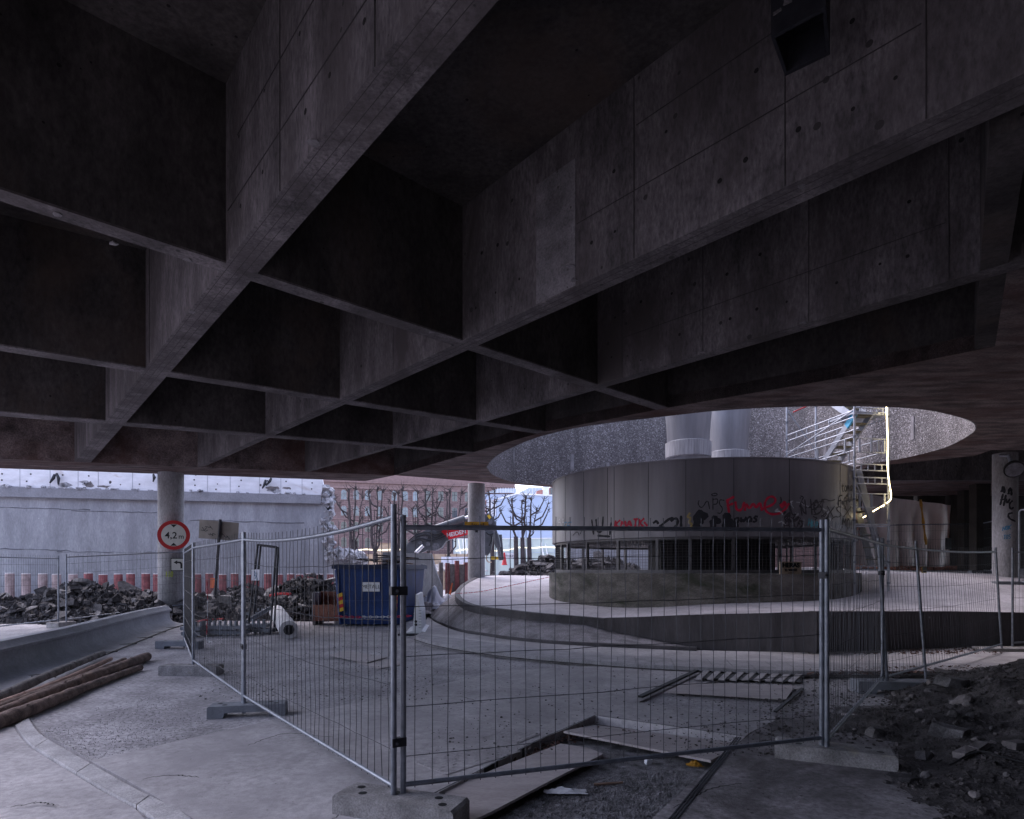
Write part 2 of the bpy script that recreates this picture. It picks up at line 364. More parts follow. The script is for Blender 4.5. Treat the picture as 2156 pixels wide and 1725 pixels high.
def ashlar_mat():
    m = bpy.data.materials.new('pink_ashlar'); m.use_nodes = True
    nt = m.node_tree; N = nt.nodes; L = nt.links; b = N["Principled BSDF"]; b.inputs["Roughness"].default_value = .9
    geo = N.new("ShaderNodeNewGeometry"); sp = N.new("ShaderNodeSeparateXYZ"); L.new(geo.outputs["Position"], sp.inputs[0])
    cb = N.new("ShaderNodeCombineXYZ"); L.new(sp.outputs[0], cb.inputs[0]); L.new(sp.outputs[2], cb.inputs[1])
    br = N.new("ShaderNodeTexBrick"); br.inputs["Scale"].default_value = 1.0; br.inputs["Brick Width"].default_value = 1.1; br.inputs["Row Height"].default_value = .42
    br.inputs["Mortar Size"].default_value = .035; br.inputs["Color1"].default_value = (.215, .145, .142, 1); br.inputs["Color2"].default_value = (.155, .102, .102, 1); br.inputs["Mortar"].default_value = (.095, .06, .062, 1)
    L.new(cb.outputs[0], br.inputs["Vector"])
    n = N.new("ShaderNodeTexNoise"); n.inputs["Scale"].default_value = .6; n.inputs["Detail"].default_value = 6; L.new(geo.outputs["Position"], n.inputs["Vector"])
    mr = N.new("ShaderNodeMapRange"); mr.inputs[1].default_value = .3; mr.inputs[2].default_value = .7; mr.inputs[3].default_value = .75; mr.inputs[4].default_value = 1.1; L.new(n.outputs[0], mr.inputs[0])
    mx = N.new("ShaderNodeMix"); mx.data_type = 'RGBA'; mx.blend_type = 'MULTIPLY'; mx.inputs[0].default_value = 1
    L.new(br.outputs[0], mx.inputs[6]); L.new(mr.outputs[0], mx.inputs[7]); L.new(mx.outputs[2], b.inputs["Base Color"])
    return m
M['stonewall'] = ashlar_mat()

# ------------------------------------------------------------------ terrain
def struct(name, mb, m, smooth=False):
    o = mb.build(name, m, None, smooth); o["kind"] = "structure"; return o
PIT = [pg(860, 1700, 0), pg(1000, 1630, 0), pg(1130, 1560, 0), pg(1253, 1507, 0), pg(1570, 1552, 0), pg(1498, 1620, 0), pg(1374, 1728, 0), Vector((.45, 2.2, 0)), Vector((.35, 0, 0)), Vector((-.1, 0, 0)), Vector((-.3, 2.4, 0)), Vector((-.7, 3.5, 0))]
g = MB(); gq = [Vector((-1500, -1500, 0)), Vector((1500, -1500, 0)), Vector((1500, 1500, 0)), Vector((-1500, 1500, 0))]
gt = tessellate_polygon([gq, [Vector((p.x, p.y, 0)) for p in PIT]]); ga = gq + PIT
for t in gt:
    a, b, c = [ga[i] for i in t]
    if (b.x - a.x) * (c.y - a.y) - (c.x - a.x) * (b.y - a.y) < 0: t = (t[0], t[2], t[1])
    g.f.append(tuple(t))
g.v = [(p.x, p.y, -.004) for p in ga]
struct('ground', g, M['road'])

# raised island round the drum
DC = Vector((1.697 * H, 5.73 * H, 0)); DR = 4.49          # drum centre and radius
W0 = pd(1272, 1303.4, 14.4); W1 = pd(1720, 1290, 12.0); W2 = pd(2000, 1290, 12.9); W3 = pd(2240, 1293, 13.4); W4 = Vector((19.0, 14.2, 1.0))
KP = [(1125.6, 1291.6, 15.0), (1064, 1284.6, 15.7), (1005, 1277.6, 16.4), (974, 1268.3, 17.6), (959, 1255, 19.3), (960.4, 1244, 21.0),
      (974, 1230, 22.6), (997, 1217.4, 24.0), (1019, 1212.4, 25.2), (1064, 1210.4, 26.6), (1114, 1207.6, 28.2)]
K = [pd(*k) for k in KP]
def catmull(P, n=6):
    P = [Vector(p) for p in P]; out = []
    Q = [P[0] * 2 - P[1]] + P + [P[-1] * 2 - P[-2]]
    for i in range(1, len(Q) - 2):
        a, b, c, d = Q[i - 1], Q[i], Q[i + 1], Q[i + 2]
        for k in range(n):
            t = k / n
            out.append(.5 * ((2 * b) + (c - a) * t + (2 * a - 5 * b + 4 * c - d) * t * t + (3 * b - 3 * c + d - a) * t ** 3))
    out.append(P[-1]); return out
def ptd(x, y, Y): return pd(x, y, Y)
ctrl = [W0, W1, W2, W3, W4] + K + [ptd(1171, 1256, 19.7), ptd(1500, 1271, 15.0), ptd(1822, 1243, 17.2), ptd(2058, 1208, 25), ptd(2110, 1211, 18.6),
        ptd(1870, 1206, 17.5), Vector((4, 31, 1.65)), Vector((18, 31, 1.82)), Vector((14, 28.5, 1.78)), Vector((24, 24, 1.7)), Vector((24, 14, 1.1)), Vector((-1, 31, 1.6))]
A = np.array([[c.x, c.y] for c in ctrl]); zc = np.array([c.z for c in ctrl])
def _phi(d): return d
D = np.linalg.norm(A[:, None] - A[None], axis=2)
Wt = np.linalg.solve(np.block([[_phi(D), np.ones((len(A), 1))], [np.ones((1, len(A))), np.zeros((1, 1))]]), np.append(zc, 0))
def island_z(x, y):
    return float(_phi(np.hypot(A[:, 0] - x, A[:, 1] - y)) @ Wt[:-1] + Wt[-1])
kerb_in = [W0] + K
KL = catmull(kerb_in, 5)
outline = [(p.x, p.y) for p in KL] + [(-1, 31), (30, 31), (30, 16)] + [(W4.x, W4.y), (W3.x, W3.y), (W2.x, W2.y), (W1.x, W1.y)]
def inside(poly, x, y):
    c = False; n = len(poly); j = n - 1
    for i in range(n):
        xi, yi = poly[i]; xj, yj = poly[j]
        if (yi > y) != (yj > y) and x < (xj - xi) * (y - yi) / (yj - yi) + xi: c = not c
        j = i
    return c
def poly_surface(poly, zf, step, kind_rng=0.0):
    import mathutils
    pts = []; edges = []
    # resample the outline
    out = []
    for i in range(len(poly)):
        a = Vector(poly[i]); b = Vector(poly[(i + 1) % len(poly)]); k = max(1, int((b - a).length / step))
        for t in range(k): out.append(a + (b - a) * t / k)
    pts = [Vector((p.x, p.y)) for p in out]; nb = len(pts); edges = [(i, (i + 1) % nb) for i in range(nb)]
    xs = [p[0] for p in poly]; ys = [p[1] for p in poly]
    x = min(xs)
    while x < max(xs):
        y = min(ys)
        while y < max(ys):
            if inside(poly, x, y):
                if min((Vector((x, y)) - p).length for p in out) > step * .5: pts.append(Vector((x + random.uniform(-.2, .2) * step, y + random.uniform(-.2, .2) * step)))
            y += step
        x += step
    r = mathutils.geometry.delaunay_2d_cdt(pts, edges, [list(range(nb))], 1, 1e-5)
    mb = MB(); mb.add([(v.x, v.y, zf(v.x, v.y)) for v in r[0]], [tuple(f) for f in r[2]])
    return mb
isl = poly_surface(outline, island_z, .55)
struct('raised_pavement', isl, M['island'], True)

def strip_wall(path, th, top_off, bot, name, m):   # kerb along a path of 3-D points, outside face on the path
    mb = MB(); n = len(path)
    vs = []
    for i, p in enumerate(path):
        d = path[min(i + 1, n - 1)] - path[max(i - 1, 0)]; d.z = 0; d.normalize(); nn = Vector((d.y, -d.x, 0)) * th
        b = bot(i, p) if callable(bot) else bot
        vs += [(p.x, p.y, b), (p.x, p.y, p.z + top_off), (p.x + nn.x, p.y + nn.y, p.z + top_off), (p.x + nn.x, p.y + nn.y, b)]
    fs = []
    for i in range(n - 1):
        for k in range(4): a = i * 4 + k; b = i * 4 + (k + 1) % 4; fs.append((a, b, b + 4, a + 4))
    fs += [(3, 2, 1, 0), tuple((n - 1) * 4 + k for k in range(4))]
    mb.add(vs, fs); return mb
# kerb path runs from the wall round to the back: interior lies to its right
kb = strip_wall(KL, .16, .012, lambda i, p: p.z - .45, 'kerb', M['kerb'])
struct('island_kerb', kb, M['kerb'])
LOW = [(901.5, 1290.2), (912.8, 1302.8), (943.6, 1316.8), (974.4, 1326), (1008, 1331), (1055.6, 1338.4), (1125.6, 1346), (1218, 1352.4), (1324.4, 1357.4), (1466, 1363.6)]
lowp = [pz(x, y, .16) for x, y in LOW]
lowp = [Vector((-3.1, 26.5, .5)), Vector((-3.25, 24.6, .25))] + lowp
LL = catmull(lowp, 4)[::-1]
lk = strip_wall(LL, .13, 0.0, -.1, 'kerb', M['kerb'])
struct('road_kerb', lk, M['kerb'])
# embankment between the two kerbs
emb = MB(); NB = 60
def resamp(P, n):
    L = [0]
    for i in range(1, len(P)): L.append(L[-1] + (P[i] - P[i - 1]).length)
    out = []
    for k in range(n):
        s = L[-1] * k / (n - 1); i = 1
        while i < len(P) - 1 and L[i] < s: i += 1
        t = (s - L[i - 1]) / max(1e-6, L[i] - L[i - 1]); out.append(P[i - 1] + (P[i] - P[i - 1]) * t)
    return out
W05 = W0 + (W1 - W0) * .42
up_path = [Vector((W05.x, W05.y, .06)), Vector((W0.x, W0.y, W0.z - .26))] + [Vector((p.x, p.y, p.z - .18)) for p in KL[1:48]]
a_ = resamp(LL, NB); b_ = resamp(up_path, NB)
vs = []
for i in range(NB):
    for j in range(9):
        t = j / 8; p = a_[i].lerp(b_[i], t); zz = a_[i].z - .015 + (b_[i].z - a_[i].z + .015) * (t ** .85)
        vs.append((p.x, p.y, zz + .02 * noise.noise(Vector((p.x * 2, p.y * 2, 0))) * (4 * t * (1 - t))))
emb.add(vs, [(i * 9 + j, (i + 1) * 9 + j, (i + 1) * 9 + j + 1, i * 9 + j + 1) for i in range(NB - 1) for j in range(8)])
struct('embankment', emb, M['setts'], True)
# retaining wall of the island
rw = MB(); nrmw = []
wp = [W0, W1, W2, W3, W4]
for i in range(4):
    a, b = wp[i], wp[i + 1]; d = (b - a); d.z = 0; d.normalize(); nn = Vector((-d.y, d.x, 0)) * .22
    rw.hexa([(a.x, a.y, -.2), (b.x, b.y, -.2), (b.x + nn.x, b.y + nn.y, -.2), (a.x + nn.x, a.y + nn.y, -.2)],
            [(a.x, a.y, a.z + .02), (b.x, b.y, b.z + .02), (b.x + nn.x, b.y + nn.y, b.z + .02), (a.x + nn.x, a.y + nn.y, a.z + .02)])
tag(rw.build('island_wall', M['wall_dark']), 'low dark stained concrete wall holding up the raised pavement on the right', 'wall')
# kerb stones on the road edge
E1 = [(888, 1331), (900, 1337), (975, 1346), (1090, 1360), (1215, 1373), (1350, 1382), (1520, 1389), (1700, 1394), (1900, 1396), (2140, 1397)]
E2 = [(872, 1340), (912, 1352), (987, 1365), (1090, 1378), (1220, 1389), (1340, 1398), (1520, 1407), (1700, 1413), (1900, 1413), (2180, 1411)]
e1 = catmull([pz(x, y, .10) for x, y in E1], 4); e2 = catmull([pz(x, y, .10) for x, y in E2], 4)
e1 = resamp(e1, 41); e2 = resamp(e2, 41)
ks = MB()
for i in range(40):
    gx = .012
    a, b = e2[i].lerp(e2[i + 1], gx), e2[i].lerp(e2[i + 1], 1 - gx); c, d = e1[i].lerp(e1[i + 1], 1 - gx), e1[i].lerp(e1[i + 1], gx)
    ks.hexa([(p.x, p.y, -.05) for p in (a, b, c, d)], [a, b, c, d])
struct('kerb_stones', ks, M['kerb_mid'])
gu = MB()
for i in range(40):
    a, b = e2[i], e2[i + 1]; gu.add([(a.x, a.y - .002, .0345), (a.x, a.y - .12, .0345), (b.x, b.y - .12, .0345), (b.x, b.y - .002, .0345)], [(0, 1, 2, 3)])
struct('gutter', gu, M['soot'])  # dark ground strip painting the shade line below the kerb stones
vv = MB()   # paving strip behind the kerb stones
back = resamp([Vector((p.x, p.y, .05)) for p in LL[:-8]][::-1] + [Vector((p.x, p.y, .05)) for p in (W1, W2, W3)], 41)
vs = []
for i in range(41): vs += [(e1[i].x, e1[i].y + .004, .09), (back[i].x, back[i].y + .1, .09)]
vv.add(vs, [(2 * i, 2 * i + 2, 2 * i + 3, 2 * i + 1) for i in range(40)])
struct('verge', vv, M['slab'])

# foreground paving: stone kerb line, smooth slabs with a pit between
KA = catmull([pg(32, 1528, .03), pg(60, 1563, .03), pg(102, 1591, .03), pg(237, 1671, .03), pg(330, 1728, .03), Vector((-1.65, 3.1, .03)), Vector((-.6, 1.6, .03))], 5)
KB = catmull([pg(60, 1513, .03), pg(84, 1546, .03), pg(145, 1582, .03), pg(282, 1660, .03), pg(400, 1723, .03), Vector((-1.35, 3.2, .03)), Vector((-.35, 1.8, .03))], 5)
KA = resamp(KA, 25); KB = resamp(KB, 25)
kk = MB()
for i in range(0, 24, 4):
    ring_a = KA[i:i + 5]; ring_b = KB[i:i + 5]
    g_ = .008
    pa = [(p.x, p.y) for p in ring_a]; pb = [(p.x, p.y) for p in ring_b]
    pa[-1] = tuple(Vector(pa[-1]).lerp(Vector(pa[-2]), .05)); pb[-1] = tuple(Vector(pb[-1]).lerp(Vector(pb[-2]), .05))
    kk.prism(pa + pb[::-1], -.05, .034)
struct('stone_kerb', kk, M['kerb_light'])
def slab_poly(name, pts, m, z=.03, z0=-.10):
    poly = [(p.x, p.y) for p in pts]
    return struct(name, MB().prism(poly, z0, z), m)
def jag(pts, step=.25, amp=.012):
    out = []
    for i in range(len(pts)):
        a, b = pts[i], pts[(i + 1) % len(pts)]; L = (b - a).length
        k = max(1, int(L / step)) if L < 12 else 1
        for t in range(k):
            p = a.lerp(b, t / k); out.append(p + Vector((random.uniform(-amp, amp), random.uniform(-amp, amp), 0)) if t else p)
    return out
slab_poly('concrete_paving', jag([pg(190, 1604, .02), pg(430, 1550, .02), pg(665, 1498.5, .02), pg(820, 1466, .02), pg(982, 1430, .02), pg(1056, 1413, .02), pg(1240, 1404, .02), pg(1475, 1418, .02),
            pg(1345, 1480, .02), pg(1500, 1500, .02), pg(1640, 1512, .02), pg(1568, 1553, .02), pg(1253, 1509, .02), pg(1130, 1563, .02), pg(1000, 1632, .02), pg(880, 1695, .02),
            Vector((-.75, 3.55, 0)), Vector((-.35, 2.4, 0)), Vector((-.1, 1.6, 0)), Vector((-.33, 1.8, 0))] + [Vector((p.x + .03, p.y + .02, 0)) for p in KB[3:24:4]][::-1]), M['slab'])
slab_poly('concrete_paving_right', jag([pg(1568, 1555, .02), pg(1644, 1513, .02), pg(1760, 1490, .02), pg(2100, 1480, .02), Vector((9, 5, 0)), Vector((8, 0, 0)), Vector((.3, 0, 0)), Vector((.42, 2.2, 0)), pg(1373, 1727, .02), pg(1496, 1619, .02)]), M['slab_dirty'])
slab_poly('concrete_paving_left', [Vector((p.x - .02, p.y, 0)) for p in KA[::2]] + [Vector((-1, 0, 0)), Vector((-12, 0, 0)), Vector((-9, 6, 0)), Vector((-6.6, 6.9, 0))], M['slab'], .012)
pc_ = sum(PIT, Vector()) / len(PIT)
slab_poly('gravel_bed', [p + (p - pc_).normalized() * .05 for p in PIT], M['gravel'], -.075, -.12)
ea = MB(); random.seed(19)     # dark strip painting the deep shade along the pit edges
el = resamp([pg(880, 1692, 0), pg(1000, 1632, 0), pg(1130, 1563, 0), pg(1253, 1510, 0), pg(1400, 1531, 0), pg(1562, 1554, 0)], 60)
for k in range(59): ea.add([(el[k].x + .02, el[k].y + .02, -.06), (el[k + 1].x + .02, el[k + 1].y + .02, -.06), (el[k + 1].x + .02 + random.uniform(.0, .05), el[k + 1].y - random.uniform(.10, .2), -.07), (el[k].x + random.uniform(.02, .06), el[k].y - random.uniform(.10, .2), -.07)], [(0, 3, 2, 1)])
struct('pit_earth', ea, M['dirt'])
gs = MB()
for k in range(4200):
    a = random.random(); p = pg(1010, 1700, 0).lerp(pg(1330, 1600, 0), random.random()).lerp(pg(1480, 1612, 0).lerp(pg(1340, 1730, 0), random.random()), a) + Vector((random.gauss(0, .12), random.gauss(0, .12), 0))
    if not inside([(q.x, q.y) for q in PIT], p.x, p.y): continue
    s = random.uniform(.004, .014); gs.box((p.x, p.y, -.075 + s * .3), (s, s * random.uniform(.6, 1), s * .8), rz=random.uniform(0, 3), rx=random.uniform(-.6, .6))
tag(gs.build('gravel_stones', M['gravel']), 'loose grey gravel stones filling the floor of the pit', 'gravel', None, 'stuff')

# ------------------------------------------------------------------ the concrete building overhead
bld = thing('concrete_building', 'huge dark concrete building on columns with coffered ceiling and round light court', 'building', (0, 10, ZS))
ZT = ZS + 2.0                 # underside of the slab
def ext(a, b, ea, eb):        # extend the segment a-b at both ends (metres)
    d = (b - a).normalized(); return a - d * ea, b + d * eb
def beam(name, u0, u1, l0, l1, e0=0, e1=0, m='ceil', z1=None, z0=None):
    a, b = ext(ps(*u0), ps(*u1), e0, e1); c, d = ext(ps(*l0), ps(*l1), e0, e1)
    mb = MB(); z0 = z0 if z0 is not None else ZS; z1 = z1 if z1 is not None else ZT + .01
    mb.hexa([(p.x, p.y, z0) for p in (c, d, b, a)], [(p.x, p.y, z1) for p in (c, d, b, a)])
    return mb.build(name, M[m], bld)
def rj(o, s=.006):
    return o
mainb = []
mainb.append(beam('ceiling_beam', (900, 0), (155, 975), (1050, 0), (190, 975), 9, .2))
mainb.append(beam('ceiling_beam', (2156, 155), (413, 985), (2156, 220), (440, 978), 6, .3))
mainb.append(beam('ceiling_beam', (2098, 562), (632, 996), (2098, 580), (655, 993), 1, .3))
beam('ceiling_beam', (1050, 0), (1051, -5), (1060, 0), (1061, -5)) if False else None
# left edge beam, just outside the view, and ribs
aL = ps(900, 0); dirA = (ps(155, 975) - aL).normalized(); nA = Vector((dirA.y, -dirA.x, 0))
if nA.x > 0: nA = -nA
for k, e in ((1, 0),):
    a = aL + nA * 3.05; mb = MB()
    p0 = a - dirA * 10; p1 = a + dirA * 24; q = nA * .4
    mb.hexa([(p.x, p.y, ZS) for p in (p0, p1, p1 + q, p0 + q)], [(p.x, p.y, ZT + .01) for p in (p0, p1, p1 + q, p0 + q)])
    mb.build('edge_beam', M['ceil'], bld)
# ribs, each built in pieces between the main beams so that no faces overlap
def rib(u0, u1, l0, l1, e0, e1):
    a, b = ext(ps(*u0), ps(*u1), e0, e1); c, d = ext(ps(*l0), ps(*l1), e0, e1)
    mb = MB()
    z0 = ZS + .03
    mb.hexa([(p.x, p.y, z0) for p in (c, d, b, a)], [(p.x, p.y, ZT + .01) for p in (c, d, b, a)])
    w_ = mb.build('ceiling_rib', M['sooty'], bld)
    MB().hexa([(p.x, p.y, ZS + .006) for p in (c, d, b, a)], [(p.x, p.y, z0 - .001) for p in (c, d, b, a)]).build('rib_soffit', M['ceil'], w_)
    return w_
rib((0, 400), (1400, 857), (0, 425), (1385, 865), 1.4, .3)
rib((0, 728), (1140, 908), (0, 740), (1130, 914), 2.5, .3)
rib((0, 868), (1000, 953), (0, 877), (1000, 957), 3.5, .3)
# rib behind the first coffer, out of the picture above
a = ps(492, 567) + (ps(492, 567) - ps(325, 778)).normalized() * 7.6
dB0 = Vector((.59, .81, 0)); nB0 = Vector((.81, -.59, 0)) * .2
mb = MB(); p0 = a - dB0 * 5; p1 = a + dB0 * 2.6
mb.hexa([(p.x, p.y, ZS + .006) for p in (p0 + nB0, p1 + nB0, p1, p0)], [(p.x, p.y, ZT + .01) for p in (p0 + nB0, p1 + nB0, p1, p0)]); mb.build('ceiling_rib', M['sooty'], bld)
# far edge beam
fa, fb = ps(0, 966), ps(830, 1001); fc, fd = ps(0, 986), ps(1170, 1027)
fa, fb = ext(fa, fb, 8, 0); fc2, fd2 = ext(fc, fd, 8, 0)
tF = (fb - fa).normalized()
mb = MB()
e = fc2 + (fd2 - fc2).normalized() * (fb - fa).length
mb.hexa([(p.x, p.y, ZS - .004) for p in (fa, fb, e, fc2)], [(p.x, p.y, ZT + 1.2) for p in (fa, fb, e, fc2)])
mb.build('edge_beam', M['soffit'], bld)
# light court outline (traced at soffit level, closed behind the drum)
HO = [(1024.7, 984), (1040, 965), (1072.9, 945.5), (1140, 918.9), (1243.7, 896.5), (1394.9, 878), (1530, 864), (1700, 856.5), (1865.9, 857.5), (1950, 864), (2000.3, 874.1), (2040, 886), (2053, 898),
      (2046, 913), (2000.3, 938.5), (1950, 954), (1888.3, 967.9), (1812.7, 980.5)]
hp = [ps(x, y) for x, y in HO] + [Vector((11.6, 22.0, ZS)), Vector((10.6, 24.2, ZS)), Vector((7.2, 25.4, ZS)), Vector((3.6, 25.0, ZS))] + [ps(1171, 1021), ps(1110, 1018.5), ps(1075.7, 1014.1), ps(1040, 1001)]
hole = catmull(hp + [hp[0]], 6)[:-1]
hole2 = [(p.x, p.y) for p in hole]
_hc = Vector((sum(p[0] for p in hole2) / len(hole2), sum(p[1] for p in hole2) / len(hole2)))
hole3 = [tuple(Vector(p) + (Vector(p) - _hc).normalized() * .03) for p in hole2]
# ring soffit
near = [ps(830, 1001), ps(1140, 911), ps(1400, 860), ps(1750, 800), ps(2095, 730)]
rgt = [ps(2120, 574), ps(2172, 480) + Vector((-.6, -3.0, 0)), Vector((30, -2, 0)), Vector((30, 17.5, 0))]
farr = [ps(2087, 948), ps(2053, 960), ps(1889, 977), ps(1826, 984), Vector((12.1, 22.0, 0)), Vector((11.2, 25.0, 0)), Vector((7.0, 26.1, 0)), fd + (fd - fc).normalized() * 0.0]
ringp = [(p.x, p.y) for p in near + rgt + farr]
def prism_hole(poly, hol, z0, z1):
    mb = MB(); tri = tessellate_polygon([[Vector((x, y, 0)) for x, y in poly], [Vector((x, y, 0)) for x, y in hol[::-1]]])
    allp = list(poly) + list(hol[::-1]); n = len(allp)
    fs = []
    for t in tri:
        a, b, c = [allp[i] for i in t]
        if (b[0] - a[0]) * (c[1] - a[1]) - (c[0] - a[0]) * (b[1] - a[1]) < 0: t = (t[0], t[2], t[1])
        fs.append(tuple(i + n for i in t)); fs.append((t[2], t[1], t[0]))
    for off, ln in ((0, len(poly)), (len(poly), len(hol))):
        for i in range(ln): a, b = off + i, off + (i + 1) % ln; fs.append((a, b, b + n, a + n))
    mb.add([(x, y, z0) for x, y in allp] + [(x, y, z1) for x, y in allp], fs); return mb
rs = prism_hole(ringp, hole3, ZS + .003, ZS + .25)
rs.build('ring_soffit', M['soffit'], bld)
# near side face of the ring (beam side), right band side
def wallseg(a, b, th, z0, z1, name, m, parent, side=1):
    d = (b - a); d.z = 0; d.normalize(); nn = Vector((-d.y, d.x, 0)) * th * side
    mb = MB().hexa([(p.x, p.y, z0) for p in (a, b, b + nn, a + nn)], [(p.x, p.y, z1) for p in (a, b, b + nn, a + nn)])
    return mb.build(name, m, parent)
for i in range(len(near) - 1):
    a, b = near[i], near[i + 1]
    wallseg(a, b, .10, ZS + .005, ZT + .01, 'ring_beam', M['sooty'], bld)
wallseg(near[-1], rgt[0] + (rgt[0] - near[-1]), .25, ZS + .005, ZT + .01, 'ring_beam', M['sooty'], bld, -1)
# slab over everything, with the court cut out
slabp = [(p.x, p.y) for p in (aL + nA * 3.45 - dirA * 12, aL + nA * 3.45 + dirA * 24.3, Vector((fc2.x, fc2.y + .0, 0)), fd, Vector((8, 27.2, 0)), Vector((9, 34, 0)), Vector((32, 34, 0)), Vector((32, -14, 0)), Vector((-3, -14, 0)))]
def hull_fix(p): return p
slabp = [(-6.5, -14), (aL.x + nA.x * 3.45 - dirA.x * 3, aL.y + nA.y * 3.45 - dirA.y * 3), (aL.x + nA.x * 3.45 + dirA.x * 20, aL.y + nA.y * 3.45 + dirA.y * 20), (fc2.x, fc2.y - .02), (fd.x, fd.y - .02), (7.5, 27.0), (8.5, 34), (32, 34), (32, -14)]
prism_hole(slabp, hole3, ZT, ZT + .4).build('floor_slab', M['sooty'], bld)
# court wall
cw = MB(); nh = len(hole2); cen = Vector((sum(p[0] for p in hole2) / nh, sum(p[1] for p in hole2) / nh))
vs = []; CT = 2.3
for x, y in hole2:
    d = (Vector((x, y)) - cen).normalized() * .027
    vs += [(x, y, ZS + .002), (x, y, ZT + CT), (x + d.x, y + d.y, ZT + CT), (x + d.x, y + d.y, ZS + .002)]
fs = []
for i in range(nh):
    j = (i + 1) % nh
    for k in range(4): fs.append((i * 4 + k, j * 4 + k, j * 4 + (k + 1) % 4, i * 4 + (k + 1) % 4))
cw.add(vs, fs); court = cw.build('court_wall', M['agg'], bld)
def court_hit(x):
    dx = (x - CX) / FPX; best = None
    for i in range(nh):
        a = Vector(hole2[i]); b = Vector(hole2[(i + 1) % nh]); e = b - a
        den = e.x - dx * e.y            # a + t e = (dx Y, Y)
        if abs(den) < 1e-9: continue
        t = (dx * a.y - a.x) / den
        if 0 <= t <= 1:
            Y = a.y + t * e.y
            if best is None or Y > best[0]: best = (Y, e.normalized())
    return best
for (x, y0, y1, w) in ((1081, 945, 983, 4.5), (1204.7, 957, 992, 7.5), (1363.7, 960, 982, 8.5), (1137.7, 969, 979, 5), (1279.7, 974, 990, 6.5), (1922, 877, 926, 8), (1738, 923, 964, 9), (1638, 952, 975, 9), (1834, 917, 929, 8)):
    h_ = court_hit(x)
    if not h_: continue
    Y, t = h_; c0 = pd(x, y0, Y); c1 = pd(x, y1, Y); wd = w / FPX * Y
    inn = Vector((cen.x - c0.x, cen.y - c0.y, 0)).normalized()
    MB().box(((c0.x + c1.x) / 2 + inn.x * .0, (c0.y + c1.y) / 2, (c0.z + c1.z) / 2), (wd, .05, c0.z - c1.z), rz=math.atan2(t.y, t.x)).build('slot', M['ceil_pale'], court)
# pale repaired panels on the beam faces
def face_panel(u, v, y0u, y1u, m='ceil_pale'):   # on the lit side of the second main beam
    pass
def beam_patch(pa, pb, s0, s1, zlo, zhi, m='ceil_pale'):
    a, b = ps(*pa), ps(*pb); d = (b - a).normalized(); n_ = Vector((d.y, -d.x, 0))
    if n_.y > 0: n_ = -n_
    c = a + d * (s0 + s1) / 2 + n_ * .003
    MB().box((c.x, c.y, (zlo + zhi) / 2), (abs(s1 - s0), .008, zhi - zlo), rz=math.atan2(d.y, d.x)).build('repair_patch', M[m], bld)
a2, b2 = (2156, 155), (413, 985)
def s_at(pa, pb, x):   # arc length along pa->pb where the print column x is met
    a, b = ps(*pa), ps(*pb); d = (b - a).normalized(); k = (x - CX) / FPX
    return (k * a.y - a.x) / (d.x - k * d.y)
beam_patch(a2, b2, s_at(a2, b2, 1212), s_at(a2, b2, 1130), ZS + .02, ZS + 1.55)
beam_patch(a2, b2, s_at(a2, b2, 828), s_at(a2, b2, 792), ZS + .01, ZT - .01, 'ceil')
# formwork joints: thin proud fins on lit faces
def joint_lines(pa, pb, xs, hs):
    a, b = ps(*pa), ps(*pb); d = (b - a).normalized(); n_ = Vector((d.y, -d.x, 0))
    if n_.y > 0: n_ = -n_
    for x in xs:
        s = s_at(pa, pb, x); c = a + d * s + n_ * .002
        MB().box((c.x, c.y, (ZS + ZT) / 2), (.008, .010, 1.98), rz=math.atan2(d.y, d.x)).build('formwork_joint', M['soot'], bld)
    for z, x0, x1 in hs:
        s0, s1 = s_at(pa, pb, x0), s_at(pa, pb, x1); c = a + d * (s0 + s1) / 2 + n_ * .002
        MB().box((c.x, c.y, z), (abs(s1 - s0), .010, .007), rz=math.atan2(d.y, d.x)).build('formwork_joint', M['soot'], bld)
def soffit_lines(pL0, pL1, pR0, pR1, fr):
    for f in fr:
        a = ps(*pL0).lerp(ps(*pR0), f); b = ps(*pL1).lerp(ps(*pR1), f); MB().bar((a.x, a.y, ZS), (b.x, b.y, ZS), .005, .004).build('board_line', M['soot'], bld)
soffit_lines((900, 0), (155, 975), (1050, 0), (190, 975), (.12, .42, .66))
soffit_lines((2156, 155), (413, 985), (2156, 220), (440, 978), (.3, .62))
random.seed(76)
for pa, pb, xs in (((2156, 155), (413, 985), (1010, 1085, 1250, 1290, 1410, 1500, 1590, 1700, 1800, 1900, 2000, 1040, 700, 760)), ((2098, 562), (632, 996), (1290, 1350, 1420, 1530, 1600, 1660, 1760, 1840, 1930, 1100)), ((900, 0), (155, 975), (700, 760, 560, 640, 820, 505))):
    a, b = ps(*pa), ps(*pb); d = (b - a).normalized(); n_ = Vector((d.y, -d.x, 0)); n_ = -n_ if n_.y > 0 else n_
    for x in xs:
        for z in (.42, 1.15):
            if random.random() < .75:
                c = a + d * (s_at(pa, pb, x) + random.uniform(-.1, .1)); c.z = ZS + z + random.uniform(-.06, .06); MB().tube([c + n_ * .0015, c + n_ * .003], [random.uniform(.016, .028)] * 2, 10).build('tie_hole', M['soot2'], bld)
random.seed(77)
for (x, y) in ((1206, 590), (1688, 392), (1693, 680), (1478, 742), (908, 700), (405, 657), (240, 513), (396, 547), (125, 453), (662, 303), (1200, 560)):
    p = ps(x, y); k = MB()
    n_ = 7; k.plate([p + Vector((math.cos(6.283 * i / n_) * random.uniform(.02, .07), math.sin(6.283 * i / n_) * random.uniform(.02, .06), -.004)) for i in range(n_)], (0, 0, 1), .012); k.build('spall', M['ceil_pale'], bld)
joint_lines(a2, b2, (1335, 1653, 1950), ((ZS + .75, 1215, 1940), (ZS + 1.45, 1340, 1950)))
